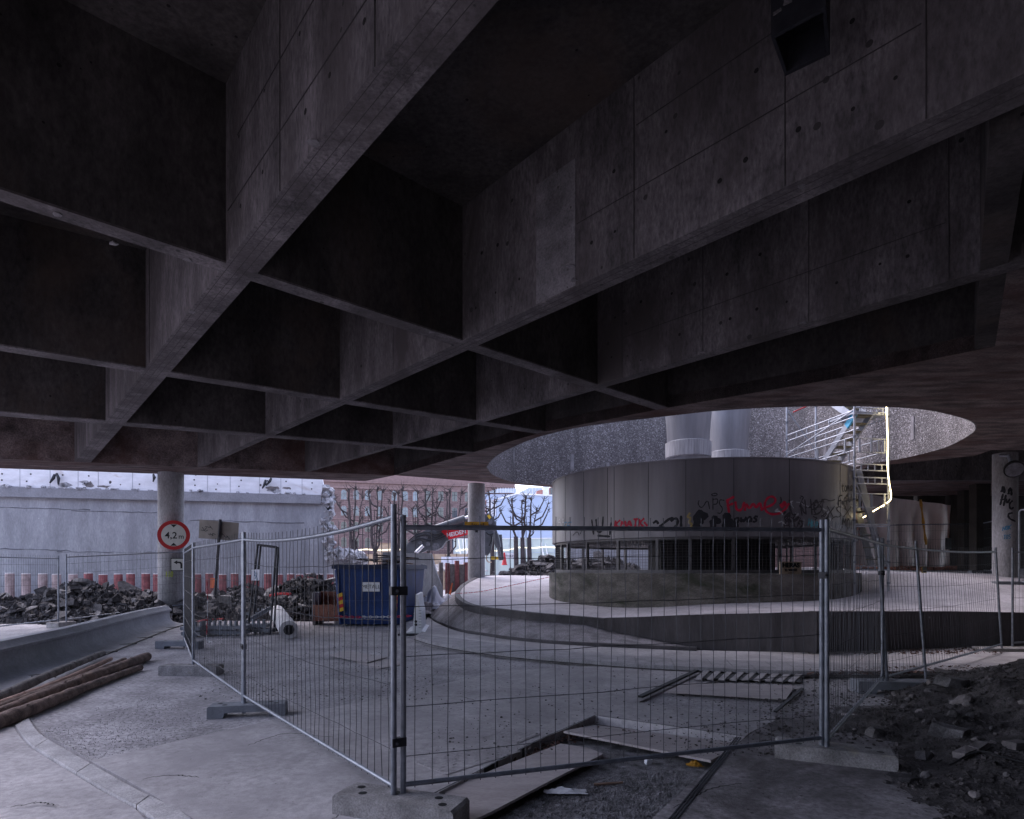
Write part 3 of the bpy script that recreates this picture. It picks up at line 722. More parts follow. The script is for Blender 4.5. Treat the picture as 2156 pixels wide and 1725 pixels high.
joint_lines((900, 0), (155, 975), (790, 590, 315), ((ZS + .55, 880, 480), (ZS + 1.2, 860, 500)))
joint_lines((2098, 562), (632, 996), (1310, 1480, 1703, 1998), ((ZS + .7, 1312, 1990),))
# second soffit at the far right and the beam in front of it
b1a, b1b = ps(1800, 1014), ps(2100, 1014)
mb = MB(); mb.hexa([(12.5, 23.9, ZS + .003), (32, 23.9, ZS + .003), (32, 28.6, ZS + .003), (11.5, 28.6, ZS + .003)], [(12.5, 23.9, ZS + .2), (32, 23.9, ZS + .2), (32, 28.6, ZS + .2), (11.5, 28.6, ZS + .2)])
mb.build('inner_soffit', M['soffit'], bld)
MB().box((22.2, 23.75, ZS + 1.0), (19.6, .3, 1.99)).build('ceiling_beam', M['ceil'], bld)

# back wall, then unseen walls added to block and shape the light
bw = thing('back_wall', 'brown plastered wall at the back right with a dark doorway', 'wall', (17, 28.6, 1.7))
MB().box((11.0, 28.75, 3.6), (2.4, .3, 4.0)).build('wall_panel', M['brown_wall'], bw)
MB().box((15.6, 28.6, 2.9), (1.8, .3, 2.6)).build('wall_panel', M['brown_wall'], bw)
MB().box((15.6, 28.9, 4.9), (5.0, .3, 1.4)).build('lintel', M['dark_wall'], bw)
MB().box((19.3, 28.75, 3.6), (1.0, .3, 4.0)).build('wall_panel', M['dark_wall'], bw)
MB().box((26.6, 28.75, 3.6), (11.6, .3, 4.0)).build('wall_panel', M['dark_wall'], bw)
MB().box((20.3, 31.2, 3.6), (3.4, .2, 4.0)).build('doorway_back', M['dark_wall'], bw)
sw = MB().box((31.5, 2.5, 4.0), (.4, 33, 8.6)); sw.box((31.5, 30.5, 4.0), (.4, 5, 8.6)); tag(sw.build('side_wall', M['dark_wall']), 'dark wall closing the covered area far on the right', 'wall')  # out of view; the gap is left to let daylight onto the tarp
lw_ = MB().box((-9.5, -7.0, 4.0), (.4, 6.6, 8.6)); tag(lw_.build('flank_wall', M['dark_wall']), 'dark wall flanking the covered area on the left behind the viewer', 'wall')  # unseen blocker added against sky light from the rear left
rwl = MB().box((6.5, -10.5, 4.0), (50, .4, 8.6)); tag(rwl.build('rear_wall', M['dark_wall']), 'dark wall at the rear of the covered area behind the viewer', 'wall')  # out of view, lengthened to the left to hold back sky light

# ------------------------------------------------------------------ columns
def column(x0, x1, Y, zb, label, zt=ZS):
    a = pd(x0, HY, Y); b = pd(x1, HY, Y); c = (a + b) / 2; r = (b.x - a.x) / 2 * math.cos(math.atan(abs(c.x) / Y))
    mb = MB().lathe([(r, zb - .5), (r, zt + .004)], (c.x, c.y, 0), 40)
    o = mb.build('concrete_column', M['column'], None, True, loc=(c.x, c.y, zb)); tag(o, label, 'column'); return o, c, r
col1, c1, r1 = column(332, 388, 21.8, 0, 'round concrete column carrying the round height limit sign')
col2, c2, r2 = column(985, 1021, 24.6, 1.2, 'round concrete column at the kerb of the raised pavement, behind the yellow level sign')
col3, c3, r3 = column(2088, 2144, 18.2, 1.3, 'round concrete column with black graffiti at the far right')
# horizontal pour joints
# ------------------------------------------------------------------ drum
drum = thing('ventilation_drum', 'big round vent drum clad in graffitied steel above a grille and mossy plinth', 'ventilation drum', (DC.x, DC.y, .9))
zp, zg, zr = 1.72 - .10, 1.72 + .80, 1.72 + 2.73
RP, RG, RS = DR * 1.022, DR * .975, DR
MB().lathe([(RP, .3), (RP, zp - .02), (RP - .02, zp), (RP - .35, zp), (RP - .35, zp - .3)], DC, 96).build('plinth', M['plinth'], drum, True)
MB().lathe([(RS - .04, zr - .02), (RS - .04, zg), (RS - .012, zg), (RS, zg + .012), (RS, zr - .03), (RS + .02, zr - .03), (RS + .02, zr), (RS - .04, zr)], DC, 120).build('steel_cladding', M['steel'], drum, True)
MB().lathe([(RS - .05, zr - .10), (0.001, zr - .02)], DC, 64).build('roof', M['steel'], drum)
MB().lathe([(RS - .06, zg + .02), (0.001, zg + .02)], DC, 64).build('floor_plate', M['dark_steel'], drum)
cb_, cc_ = math.atan2(-DC.y, -DC.x), 0
def drum_angle(x):     # angle on the cladding facing the viewer at print column x
    k = (x - CX) / FPX; a = 1 + k * k; b = -2 * (k * DC.x + DC.y); c = DC.x ** 2 + DC.y ** 2 - RS * RS
    dsc = max(0, b * b - 4 * a * c); Y = (-b - math.sqrt(dsc)) / (2 * a); return math.atan2(Y - DC.y, k * Y - DC.x), Y
# cladding seams
sm = MB()
def cyl_box(mb, ang, r, w, d, z0, z1):
    mb.box((DC.x + r * math.cos(ang), DC.y + r * math.sin(ang), (z0 + z1) / 2), (d, w, z1 - z0), rz=ang)
seam_x = [1190, 1229, 1279, 1293, 1365, 1444, 1545, 1662, 1769, 1804]
for i, x in enumerate(seam_x):
    ang, _ = drum_angle(x); m_ = MB(); cyl_box(m_, ang, RS + .001, .010, .006, zg + .02, zr - .035); m_.build('cladding_seam', M['dark_steel'], drum)
# grille frame: rails, mullions, mesh
gr = MB()
for z in (zg - .045, zp + .06): pass
MB().lathe([(RG - .05, zp + .002), (RG + .03, zp + .002), (RG + .03, zp + .09), (RG - .05, zp + .09), (RG - .05, zp + .002)], DC, 96).build('bottom_rail', M['grille'], drum)
MB().lathe([(RG - .05, zg - .05), (RG + .03, zg - .05), (RG + .03, zg - .002), (RG - .05, zg - .002), (RG - .05, zg - .05)], DC, 96).build('top_rail', M['grille'], drum)
mull = [1175, 1188, 1229, 1296, 1381, 1453, 1547, 1649, 1745, 1808]
angs = [drum_angle(x)[0] for x in mull]
da = 2 * math.pi / 26; ang = angs[0] - da
first = angs[0]; last = angs[-1]
extra = []; a = last + da
while a < first + 2 * math.pi - da * .5: extra.append(a); a += da
for a in angs + extra:
    m_ = MB(); cyl_box(m_, a, RG - .02, .07, .08, zp + .09, zg - .05); m_.build('mullion', M['grille'], drum)
mesh = MB(); nv = 300
for k in range(nv):
    a = 2 * math.pi * k / nv; x, y = DC.x + RG * math.cos(a), DC.y + RG * math.sin(a)
    mesh.bar((x, y, zp + .09), (x, y, zg - .05), .007)
for k in range(11):
    z = zp + .13 + (zg - zp - .2) * k / 10
    mesh.lathe([(RG - .004, z - .0035), (RG + .004, z - .0035), (RG + .004, z + .0035), (RG - .004, z + .0035), (RG - .004, z - .0035)], DC, 96)
mesh.build('grille_mesh', M['grille'], drum)
# inner core that blocks the view through the middle
def corewall(xa, xb, rad, name='core_wall'):
    a0 = math.atan2(pd(xa, HY, 20).y - DC.y, 0); pass
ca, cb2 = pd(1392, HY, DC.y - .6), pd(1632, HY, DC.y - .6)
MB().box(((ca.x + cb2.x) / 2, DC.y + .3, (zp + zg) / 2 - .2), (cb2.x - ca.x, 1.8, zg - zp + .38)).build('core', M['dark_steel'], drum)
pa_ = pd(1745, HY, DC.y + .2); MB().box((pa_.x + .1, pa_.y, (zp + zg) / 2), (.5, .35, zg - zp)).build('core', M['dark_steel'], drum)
# cowls on the roof
def cowl(x, Y, w, label):
    c = pd(x, HY, Y); r = w / FPX * Y / 2
    o = MB().lathe([(r * .93, zr - .25), (r * .93, zr + .55), (r * .93, zr + .98), (r * .93, zr + 1.0), (r * .97, zr + 1.4), (r * 1.06, zr + 2.1), (r * 1.10, zr + 2.5)], (c.x, c.y, 0), 40).build('vent_cowl', M['cowl'], drum, True)
    MB().lathe([(r * .94, zr + .52), (r * 1.02, zr + .55), (r * 1.02, zr + .98), (r * .94, zr + 1.0)], (c.x, c.y, 0), 40).build('collar', M['collar'], o, True)
    return o
cowl(1449, DC.y - 1.3, 92, ''); cowl(1535, DC.y + .2, 80, '')
cpt = pd(1405, HY, DC.y - .2); MB().lathe([(.22, zr - .2), (.22, zr + .35), (.02, zr + .36)], (cpt.x, cpt.y, 0), 20).build('vent_cowl', M['cowl'], drum, True)

# ------------------------------------------------------------------ graffiti
GL = {  # single-stroke letters on a 1 x 1 grid
 'A': [[(0, 0), (.5, 1), (1, 0)], [(.2, .4), (.8, .4)]], 'B': [[(0, 0), (0, 1), (.7, .9), (.7, .6), (0, .5), (.9, .35), (.8, .05), (0, 0)]],
 'C': [[(1, .85), (.6, 1), (.15, .8), (0, .45), (.2, .1), (.6, 0), (1, .15)]], 'E': [[(1, 1), (0, 1), (0, 0), (1, 0)], [(0, .5), (.7, .5)]], 'F': [[(1, 1), (0, .95), (.05, 0)], [(0, .5), (.7, .55)]],
 'G': [[(1, .85), (.55, 1), (.1, .75), (.05, .3), (.45, 0), (.95, .15), (.95, .45), (.55, .45)]], 'H': [[(0, 0), (.05, 1)], [(.9, 0), (.95, 1)], [(0, .5), (.95, .5)]],
 'I': [[(.5, 0), (.5, 1)]], 'K': [[(0, 0), (.05, 1)], [(1, 1), (.05, .5), (1, 0)]], 'L': [[(0, 1), (.1, 0), (.9, .1)]], 'M': [[(0, 0), (.15, 1), (.5, .3), (.85, 1), (1, 0)]],
 'N': [[(0, 0), (.1, 1), (.9, 0), (1, 1)]], 'O': [[(.5, 1), (.1, .75), (.05, .3), (.45, 0), (.9, .25), (.9, .75), (.5, 1)]], 'P': [[(0, 0), (.05, 1), (.8, .9), (.85, .6), (.05, .45)]],
 'R': [[(0, 0), (.05, 1), (.8, .85), (.75, .55), (.05, .5), (1, 0)]], 'S': [[(.9, .9), (.4, 1), (.05, .75), (.5, .5), (.95, .25), (.5, 0), (.05, .1)]], 'T': [[(0, 1), (1, 1)], [(.5, 1), (.5, 0)]],
 'U': [[(0, 1), (.05, .2), (.45, 0), (.9, .2), (1, 1)]], 'V': [[(0, 1), (.5, 0), (1, 1)]], 'W': [[(0, 1), (.25, 0), (.5, .7), (.75, 0), (1, 1)]], 'X': [[(0, 1), (1, 0)], [(0, 0), (1, 1)]], 'Y': [[(0, 1), (.5, .5), (1, 1)], [(.5, .5), (.45, 0)]],
 'e': [[(.05, .35), (.9, .5), (.7, .95), (.25, .8), (.05, .3), (.4, 0), (.95, .15)]], 'm': [[(0, 0), (.05, .8), (.3, .85), (.45, .1), (.5, .75), (.75, .85), (.95, 0)]], 'n': [[(0, 0), (.05, .8), (.5, .9), (.85, .6), (.95, 0)]],
 'o': [[(.5, .85), (.1, .6), (.1, .2), (.5, 0), (.9, .25), (.85, .65), (.5, .85)]], 'p': [[(0, -.3), (.1, .8), (.8, .75), (.8, .3), (.1, .2)]], 'u': [[(0, .85), (.1, .15), (.5, .05), (.85, .3), (.9, .85)], [(.9, .85), (1, 0)]],
 'v': [[(0, .85), (.45, 0), (.9, .85)]], 'a': [[(.85, .7), (.4, .85), (.05, .4), (.4, 0), (.85, .3), (.85, .8), (1, 0)]], 's': [[(.85, .75), (.3, .85), (.2, .5), (.8, .35), (.6, 0), (.05, .1)]], 'w': [[(0, .85), (.25, 0), (.5, .6), (.75, 0), (1, .85)]],
 't': [[(.45, 1.1), (.45, 0), (.9, .05)], [(0, .75), (.95, .75)]], 'i': [[(.5, .8), (.55, 0)], [(.5, 1.05), (.52, 1.12)]], 'r': [[(.1, 0), (.15, .8), (.5, .8), (.9, .7)]],
 '1': [[(.2, .8), (.5, 1), (.5, 0)]], '0': [[(.5, 1), (.1, .7), (.1, .25), (.5, 0), (.9, .3), (.9, .7), (.5, 1)]], '=': [[(0, .35), (.8, .4)], [(0, .7), (.8, .75)]], '+': [[(0, .5), (1, .55)], [(.5, 0), (.55, 1)]]}
def word(txt, x0, y0, x1, h, slant=.15, tilt=0.0):   # strokes in print units: baseline from (x0,y0) to (x1,y0-tilt)
    out = []; n = len(txt); w = (x1 - x0) / n
    for i, c in enumerate(txt):
        if c not in GL: continue
        for st in GL[c]:
            pts = []
            for u, v in st:
                xx = x0 + w * (i + .08 + u * .84) + v * h * slant; yy = y0 - tilt * (i + u) / n - v * h
                pts.append((xx + random.uniform(-.02, .02) * w, yy + random.uniform(-.03, .03) * h))
            out.append(pts)
    return out
def smooth2(pts, n=5):
    P = [Vector((x, y, 0)) for x, y in pts]
    if len(P) < 3: return [(P[0].lerp(P[-1], k / 6).x, P[0].lerp(P[-1], k / 6).y) for k in range(7)]
    for _ in range(2):
        Q = [P[0]]
        for i in range(len(P) - 1): Q += [P[i].lerp(P[i + 1], .25), P[i].lerp(P[i + 1], .75)]
        P = Q + [P[-1]]
    return [(p.x, p.y) for p in P]
def paint(strokes, width, surf, m, parent, off=.004, name='graffiti', label=None):
    mb = MB()
    for st in strokes:
        st = smooth2(st); P = []
        for x, y in st:
            r = surf(x, y)
            if r: P.append(r)
        if len(P) < 2: continue
        n = len(P); vs = []
        for i in range(n):
            p, nr = P[i]; d = P[min(i + 1, n - 1)][0] - P[max(i - 1, 0)][0]
            if d.length < 1e-7: d = Vector((0, 0, 1))
            s_ = nr.cross(d.normalized()); wv = width * (.5 + .10 * math.sin(i * 1.7))
            if i in (0, n - 1): wv *= .75
            p = p + nr * off; vs += [p - s_ * wv, p + s_ * wv]
        mb.add(vs, [(2 * i, 2 * i + 1, 2 * i + 3, 2 * i + 2) for i in range(n - 1)])
    o = mb.build(name, m, parent)
    if label: o["label"] = label
    return o
def on_drum(x, y):
    a, Y = drum_angle(x); p = pd(x, y, Y); return p, Vector((math.cos(a), math.sin(a), 0))
def on_cyl(c, r):
    def f(x, y):
        k = (x - CX) / FPX; a = 1 + k * k; b = -2 * (k * c.x + c.y); cc = c.x ** 2 + c.y ** 2 - r * r; dsc = b * b - 4 * a * cc
        if dsc < 0: return None
        Y = (-b - math.sqrt(dsc)) / (2 * a); p = pd(x, y, Y); return p, Vector((p.x - c.x, p.y - c.y, 0)).normalized()
    return f
random.seed(11)
V5 = lambda px, py: (991.7 + px * .28, 827.9 + py * .28)     # helper for points read off an enlarged print
paint(word('KMATK', 1293, 1113, 1356, 17, .1, 4), .05, on_drum, M['spray_red'], drum, label='red lettering KMATK')
paint([[(1356, 1099), (1363, 1108)]], .05, on_drum, M['spray_red'], drum)
paint([[(1529, 1055), (1546, 1046)], [(1531, 1052), (1535, 1080)], [(1530, 1066), (1544, 1060)], [(1548, 1056), (1551, 1076), (1562, 1074), (1567, 1057)], [(1568, 1076), (1571, 1058), (1578, 1074), (1586, 1057), (1592, 1073), (1600, 1055), (1604, 1076)],
        [(1604, 1072), (1630, 1062), (1634, 1050), (1622, 1044), (1611, 1054), (1609, 1072), (1620, 1083), (1638, 1083), (1654, 1073), (1661, 1060)]], .055, on_drum, M['spray_red'], drum, label='red lettering Fune')
paint([[(1643, 1068), (1655, 1058)]], .12, on_drum, M['spray_red'], drum)
paint([[(1472, 1054), (1469, 1062), (1478, 1072), (1490, 1050), (1494, 1072)], [(1501, 1048), (1501, 1074)], [(1500, 1052), (1512, 1050), (1510, 1062), (1502, 1062)], [(1525, 1054), (1515, 1052), (1514, 1062), (1522, 1070), (1518, 1082), (1510, 1080)], [(1498, 1041), (1508, 1038), (1511, 1043), (1500, 1045), (1498, 1041)]], .022, on_drum, M['spray_black'], drum, label='thin black lettering NPS under a halo')
paint([[(1466, 1110), (1468, 1084), (1476, 1080), (1488, 1092)], [(1470, 1096), (1482, 1096)]], .17, on_drum, M['spray_black'], drum, label='fat black letter A')
paint([[(1494, 1102), (1518, 1096)], [(1506, 1086), (1500, 1114)]], .13, on_drum, M['spray_black'], drum, label='fat black cross')
paint([[(1528, 1114), (1531, 1080)], [(1532, 1096), (1552, 1114)]], .18, on_drum, M['spray_black'], drum)
paint(word('owas', 1543, 1103, 1596, 15, .2, 4), .05, on_drum, M['spray_black'], drum, label='black lettering owas under the red tag')
paint([[(1375, 1102), (1383, 1096), (1386, 1104)], [(1388, 1110), (1412, 1090), (1418, 1092), (1410, 1100), (1420, 1091), (1428, 1094), (1426, 1106), (1414, 1116)], [(1388, 1108), (1400, 1112), (1414, 1116)]], .06, on_drum, M['spray_black'], drum, label='black heart outline')
paint([[(1434, 1086), (1434, 1115)]], .06, on_drum, M['spray_black'], drum)
paint([[(1453, 1080), (1446, 1090), (1456, 1090), (1448, 1102), (1458, 1102), (1454, 1112)]], .05, on_drum, M['spray_yellow'], drum, label='faint yellow zigzag')
paint([[(1246, 1094), (1250, 1126)], [(1255, 1093), (1257, 1122), (1268, 1120), (1270, 1088)], [(1287, 1100), (1284, 1127)], [(1258, 1128), (1285, 1130)]], .055, on_drum, M['spray_black'], drum, label='black strokes at the lower left')
paint([[(1222, 1125), (1226, 1112), (1230, 1107), (1230, 1122)], [(1206, 1128), (1216, 1118), (1220, 1128)]], .03, on_drum, M['spray_grey'], drum)
paint(word('TE', 1183, 1112, 1202, 12, .2), .035, on_drum, M['spray_blue'], drum, label='small blue letters')
paint(word('AA', 1174, 1108, 1190, 20, .0), .02, on_drum, M['spray_pale'], drum)
paint(word('LiHe', 1664, 1087, 1728, 34, -.1, 4), .04, on_drum, M['spray_grey'], drum, label='tall thin lettering')
paint([[(1728, 1056), (1736, 1050), (1748, 1056), (1758, 1052)], [(1734, 1052), (1728, 1082), (1712, 1084)]], .028, on_drum, M['spray_grey'], drum)
paint(word('FAV', 1764, 1066, 1794, 22, .0, 4), .03, on_drum, M['spray_black'], drum, label='black lettering FAV')
paint(word('XSX', 1738, 1090, 1792, 24, .1), .03, on_drum, M['spray_grey'], drum)
paint(word('AV', 1646, 1118, 1684, 28, .1), .028, on_drum, M['spray_grey'], drum)
paint(word('Hpe', 1701, 1108, 1722, 16, .1, -6), .03, on_drum, M['spray_cyan'], drum, label='cyan lettering')
paint([[(1730, 1110), (1740, 1096), (1752, 1090), (1742, 1104), (1764, 1122)]], .04, on_drum, M['spray_pale'], drum)
paint(word('tomat', 1771, 1035, 1800, 15, .05, 0), .03, on_drum, M['spray_black'], drum, label='black lettering tomat')
paint(word('=', 1779, 1048, 1786, 7, .2), .02, on_drum, M['spray_black'], drum)
paint(word('WG', 1796, 1058, 1814, 20, .2, 4), .04, on_drum, M['spray_black'], drum)
paint(word('giv', 1778, 1078, 1802, 15, .1), .025, on_drum, M['spray_grey'], drum)
paint(word('More', 1772, 1112, 1808, 26, .05, -6), .035, on_drum, M['spray_black'], drum, label='black lettering More')
paint([[(1808, 1068), (1802, 1086), (1806, 1100), (1814, 1088), (1808, 1068)], [(1816, 1062), (1818, 1100)], [(1804, 1118), (1808, 1104), (1816, 1108), (1806, 1126)]], .04, on_drum, M['spray_orange'], drum, label='orange red lettering at the right edge')
random.seed(52)
for k in range(46):
    x = random.uniform(1640, 1815); y = random.uniform(1055, 1120); st = [(x, y)]
    for q in range(random.randint(3, 6)): st.append((st[-1][0] + random.uniform(-8, 10) * (.5 if x > 1770 else 1), st[-1][1] + random.uniform(-9, 9)))
    st = [(min(a, 1818), b) for a, b in st]
    paint([st], random.uniform(.02, .05), on_drum, random.choice((M['spray_grey'], M['spray_grey'], M['spray_black'], M['spray_pale'], M['spray_orange'] if x > 1790 else M['spray_grey'])), drum)
oc3 = on_cyl(c3, r3)
paint(word('Abn', 2108, 1036, 2130, 16, .1, -8), .06, oc3, M['spray_black'], col3, label='black spray tag')
paint([[(2106, 1064), (2112, 1040)], [(2118, 1042), (2113, 1066)], [(2106, 1053), (2118, 1051)], [(2118, 1050), (2121, 1062), (2126, 1050)], [(2132, 1054), (2124, 1062), (2128, 1074), (2134, 1068)], [(2132, 1080), (2122, 1082), (2124, 1092), (2138, 1098)]], .05, oc3, M['spray_black'], col3, label='black spray tag HUGS')
paint(word('HOK', 2110, 1118, 2128, 9, .2, 4), .025, oc3, M['spray_blue'], col3, label='small blue tag HOK')
paint(word('TOS', 2112, 1136, 2128, 9, .1, 2), .022, oc3, M['spray_blue'], col3, label='small blue tag TOS')
oc1 = on_cyl(c1, r1)
paint(word('110', 347, 1215, 364, 12, .1, 0), .035, oc1, M['spray_green'], col1, label='green chalk number 110')
V3 = lambda px, py: (px * .28, 948.6 + py * .28)

# ------------------------------------------------------------------ signs
def disc_poly(c, r, n=40, ux=Vector((1, 0, 0)), uy=Vector((0, 0, 1)), sx=1.0):
    return [c + ux * (r * sx * math.cos(2 * math.pi * k / n)) + uy * (r * math.sin(2 * math.pi * k / n)) for k in range(n)]
sc_ = pd(366, 1127, 21.8 - r1 - .12); sd = 31.0 / FPX * sc_.y
hs = thing('height_limit_sign', 'round red and white 4,2m height limit sign on the column', 'road sign', sc_)
nrm = Vector((.30, -.95, 0)).normalized(); ux = Vector((-nrm.y, nrm.x, 0)); uz = Vector((0, 0, 1))
back = sc_ - nrm * 0
MB().plate(disc_poly(back, sd, 40, ux), nrm, .02).build('rim', M['sign_red'], hs)
MB().plate(disc_poly(back + nrm * .021, sd * .755, 40, ux), nrm, .004).build('face', M['sign_white'], hs)
lettering('4,2', sd * .62, back + nrm * .028 - ux * sd * .16 - uz * sd * .04, ux, uz, M['black'], hs, bold=.004)
lettering('m', sd * .44, back + nrm * .028 + ux * sd * .46 - uz * sd * .10, ux, uz, M['black'], hs, bold=.003)
for s_ in (1, -1):
    q = back + nrm * .026
    MB().plate([q + ux * sd * .2 + uz * s_ * sd * .72, q - ux * sd * .2 + uz * s_ * sd * .72, q + uz * s_ * sd * .52], nrm, .004).build('arrow', M['black'], hs)
MB().box(sc_ - nrm * .06 + Vector((0, 0, 0)), (.08, .12, .5), rz=math.atan2(ux.y, ux.x)).build('bracket', M['galv_dark'], hs)
sa = pd(374.5, 1189, 21.8 - r1 - .10); k_ = sa.y / FPX
asg = thing('arrow_sign', 'small square white sign with a bent black arrow under the height sign', 'road sign', sa)
MB().box(sa, (27 * k_, .02, 27 * k_), rz=math.atan2(ux.y, ux.x)).build('edge', M['black'], asg)
MB().box(sa + nrm * .012, (24 * k_, .008, 24 * k_), rz=math.atan2(ux.y, ux.x)).build('face', M['sign_white'], asg)
q = sa + nrm * .018; t_ = k_
def P2(u, v): return q + ux * (u * t_) + uz * (v * t_)
MB().plate([P2(5, -8), P2(8.5, -8), P2(8.5, 2), P2(6, 6), P2(-1, 6.5), P2(-1, 9), P2(-8, 4.5), P2(-1, .5), P2(-1, 3), P2(4, 2.5), P2(5, 0)], nrm, .004).build('arrow', M['black'], asg)
# sign seen from behind, tilted, in a concrete foot
sg = thing('back_turned_sign', 'tilted sign seen from behind with scribbles, pole standing in a concrete block', 'road sign', pd(452, 1270, 23.8))
pb, pt = pd(452, 1266, 23.8), pd(464, 1094, 23.8)
MB().tube([pb, pt], .055, 10).build('pole', M['dark_steel'], sg, True)
cn = [pd(x, y, 23.87) for x, y in ((420.5, 1094), (503.5, 1101.5), (501, 1139.5), (418.6, 1133.5))]
MB().plate(cn, (0, -1, 0), .02).build('panel', M['sign_back'], sg)
def plane_at(Y):
    return lambda x, y: (pd(x, y, Y), Vector((0, -1, 0)))
paint([[(423, 1116), (430, 1118), (436, 1110), (430, 1108), (446, 1112), (440, 1106), (448, 1115)], [(426, 1110), (432, 1120), (438, 1116)], [(438, 1124), (444, 1128), (441, 1122), (450, 1130), (446, 1122), (454, 1126)]], .018, plane_at(23.845), M['spray_black'], sg, label='black scribble')
paint([[(468, 1124), (474, 1130), (470, 1128), (480, 1134), (476, 1126), (484, 1136)]], .018, plane_at(23.845), M['spray_black'], sg)
fb_ = MB(); p0, p1 = pd(418, 1293, 23.8), pd(489, 1296, 23.8); p0.z = p1.z = 0; 
hh = .70
A0, A1 = pd(421, 1293, 23.5), pd(487, 1293, 23.5); xa, xb = A0.x, A1.x
prof = [(xa - .05, 0), (xb + .1, 0), (xb + .05, hh), (xb - .42, hh + .02), (xb - .5, hh - .1), (xb - .62, hh - .12), (xb - .72, hh + .02), (xa, hh + .05)]
MB().plate([(x, 23.35, z) for x, z in prof], (0, 1, 0), .9).build('concrete_foot', M['foot_conc'], sg)
# yellow level sign hanging on the fence top
lv = thing('level_sign', 'small yellow and brown sign reading level above the front fence rail', 'sign', pd(1003, 1107, 4.75))
ly = 4.62
MB().box(pd(1003, 1107, ly), (51 / FPX * ly, .012, 16 / FPX * ly)).build('panel', M['ochre'], lv)
MB().box(pd(1003, 1107, ly) + Vector((0, .02, -.02)), (.02, .03, .06)).build('clip', M['dark_steel'], lv)
lettering('level', .052, pd(1006, 1107, ly) + Vector((0, -.009, 0)), (1, 0, 0), (0, 0, 1), M['black'], lv, .003)

# ------------------------------------------------------------------ retaining wall far left
def wy(x): return 27.0 + (x - 0) / 604 * 2.6      # depth of the wall face along the print
rwT = thing('retaining_wall', 'long grey concrete retaining wall with whitewashed top band and a broken right end', 'wall', (-18, 27.5, 0))
def wallpoly(pts, dy=0.0): return [pd(x, y, wy(x) + dy) for x, y in pts]
XL = -620
wn_ = (Vector(pd(604, HY, wy(604))) - Vector(pd(0, HY, wy(0)))); wn_.z = 0; wn_.normalize(); wnor = Vector((-wn_.y, wn_.x, 0))
def wxy(x): p = pd(x, HY, wy(x)); return p
def line_x(x):     # straight wall line in plan through x=0 and x=604
    a = wxy(0); d = wn_; k = (x - CX) / FPX; s = (k * a.y - a.x) / (d.x - k * d.y); return a + d * s
def wp3(x, y):
    p = line_x(x); return Vector((p.x, p.y, E + (HY - y) / FPX * p.y))
def zat(x, y): return wp3(x, y).z
aw = line_x(0) - wn_ * 14
zl = zat(0, 1046.6)
endp = [(664, 1150), (672, 1128), (680, 1110), (690, 1096), (693, 1080), (688, 1066), (683, 1058)]
lower = [Vector((aw.x, aw.y, -.3)), Vector((line_x(768).x, line_x(768).y, -.3))] + [wp3(x, y) for x, y in [(766, 1208), (762, 1190), (752, 1172), (738, 1166), (722, 1172), (712, 1164), (704, 1172), (698, 1186), (690, 1178)]] + [wp3(x, y) for x, y in [(684, 1160), (688, 1140), (684, 1126), (692, 1110), (690, 1096), (696, 1084), (688, 1072)]] + [Vector((line_x(682).x, line_x(682).y, zl)), Vector((aw.x, aw.y, zl))]
MB().plate(lower, wnor, .8).build('wall_body', M['wall'], rwT)
ledge0 = zl; 
lp = [(aw.x, aw.y), (line_x(676).x, line_x(676).y)]
def wbox(s_a, s_b, z0, z1, y0, y1, name, m, par=rwT):
    a = aw + wn_ * s_a; b = aw + wn_ * s_b
    return MB().hexa([a + wnor * y0 + Vector((0, 0, z0 - a.z)), b + wnor * y0 + Vector((0, 0, z0 - b.z)), b + wnor * y1 + Vector((0, 0, z0 - b.z)), a + wnor * y1 + Vector((0, 0, z0 - a.z))],
                     [a + wnor * y0 + Vector((0, 0, z1 - a.z)), b + wnor * y0 + Vector((0, 0, z1 - b.z)), b + wnor * y1 + Vector((0, 0, z1 - b.z)), a + wnor * y1 + Vector((0, 0, z1 - a.z))]).build(name, m, par)
LW = (line_x(676) - aw).length
wbox(0, LW, zl + .001, zl + .42, -.18, .7, 'ledge', M['barrier'])
random.seed(3)
top = []; s_ = 0
while s_ < LW - .05:
    top.append((s_, zat(640, 1018) + .55 + random.uniform(-.22, .18))); s_ += random.uniform(.3, .8)
tp = [aw + Vector((0, 0, zl + .42 - aw.z)), aw + wn_ * (LW - .02) + Vector((0, 0, zl + .42 - aw.z)), aw + wn_ * (LW + .12) + Vector((0, 0, zl + .9 - aw.z)), aw + wn_ * (LW + .0) + Vector((0, 0, zl + 1.5 - aw.z))] + [aw + wn_ * a + Vector((0, 0, z - aw.z)) for a, z in top[::-1]]
MB().plate(tp, wnor, .6).build('whitewashed_band', M['wall_white'], rwT)
for x0, y0, x1, y1 in ((0, 1068, 190, 1074), (150, 1076, 330, 1080), (400, 1095, 640, 1102), (0, 1155, 150, 1160), (120, 1162, 330, 1164), (430, 1132, 560, 1138)):
    P = [wp3(x0 + (x1 - x0) * t / 14, y0 + (y1 - y0) * t / 14 + random.uniform(-1.2, 1.2)) - wnor * .004 for t in range(15)]
    MB().tube(P, [.006 + .02 * random.random() for _ in P], 4).build('pour_line', M['wall_line'], rwT)
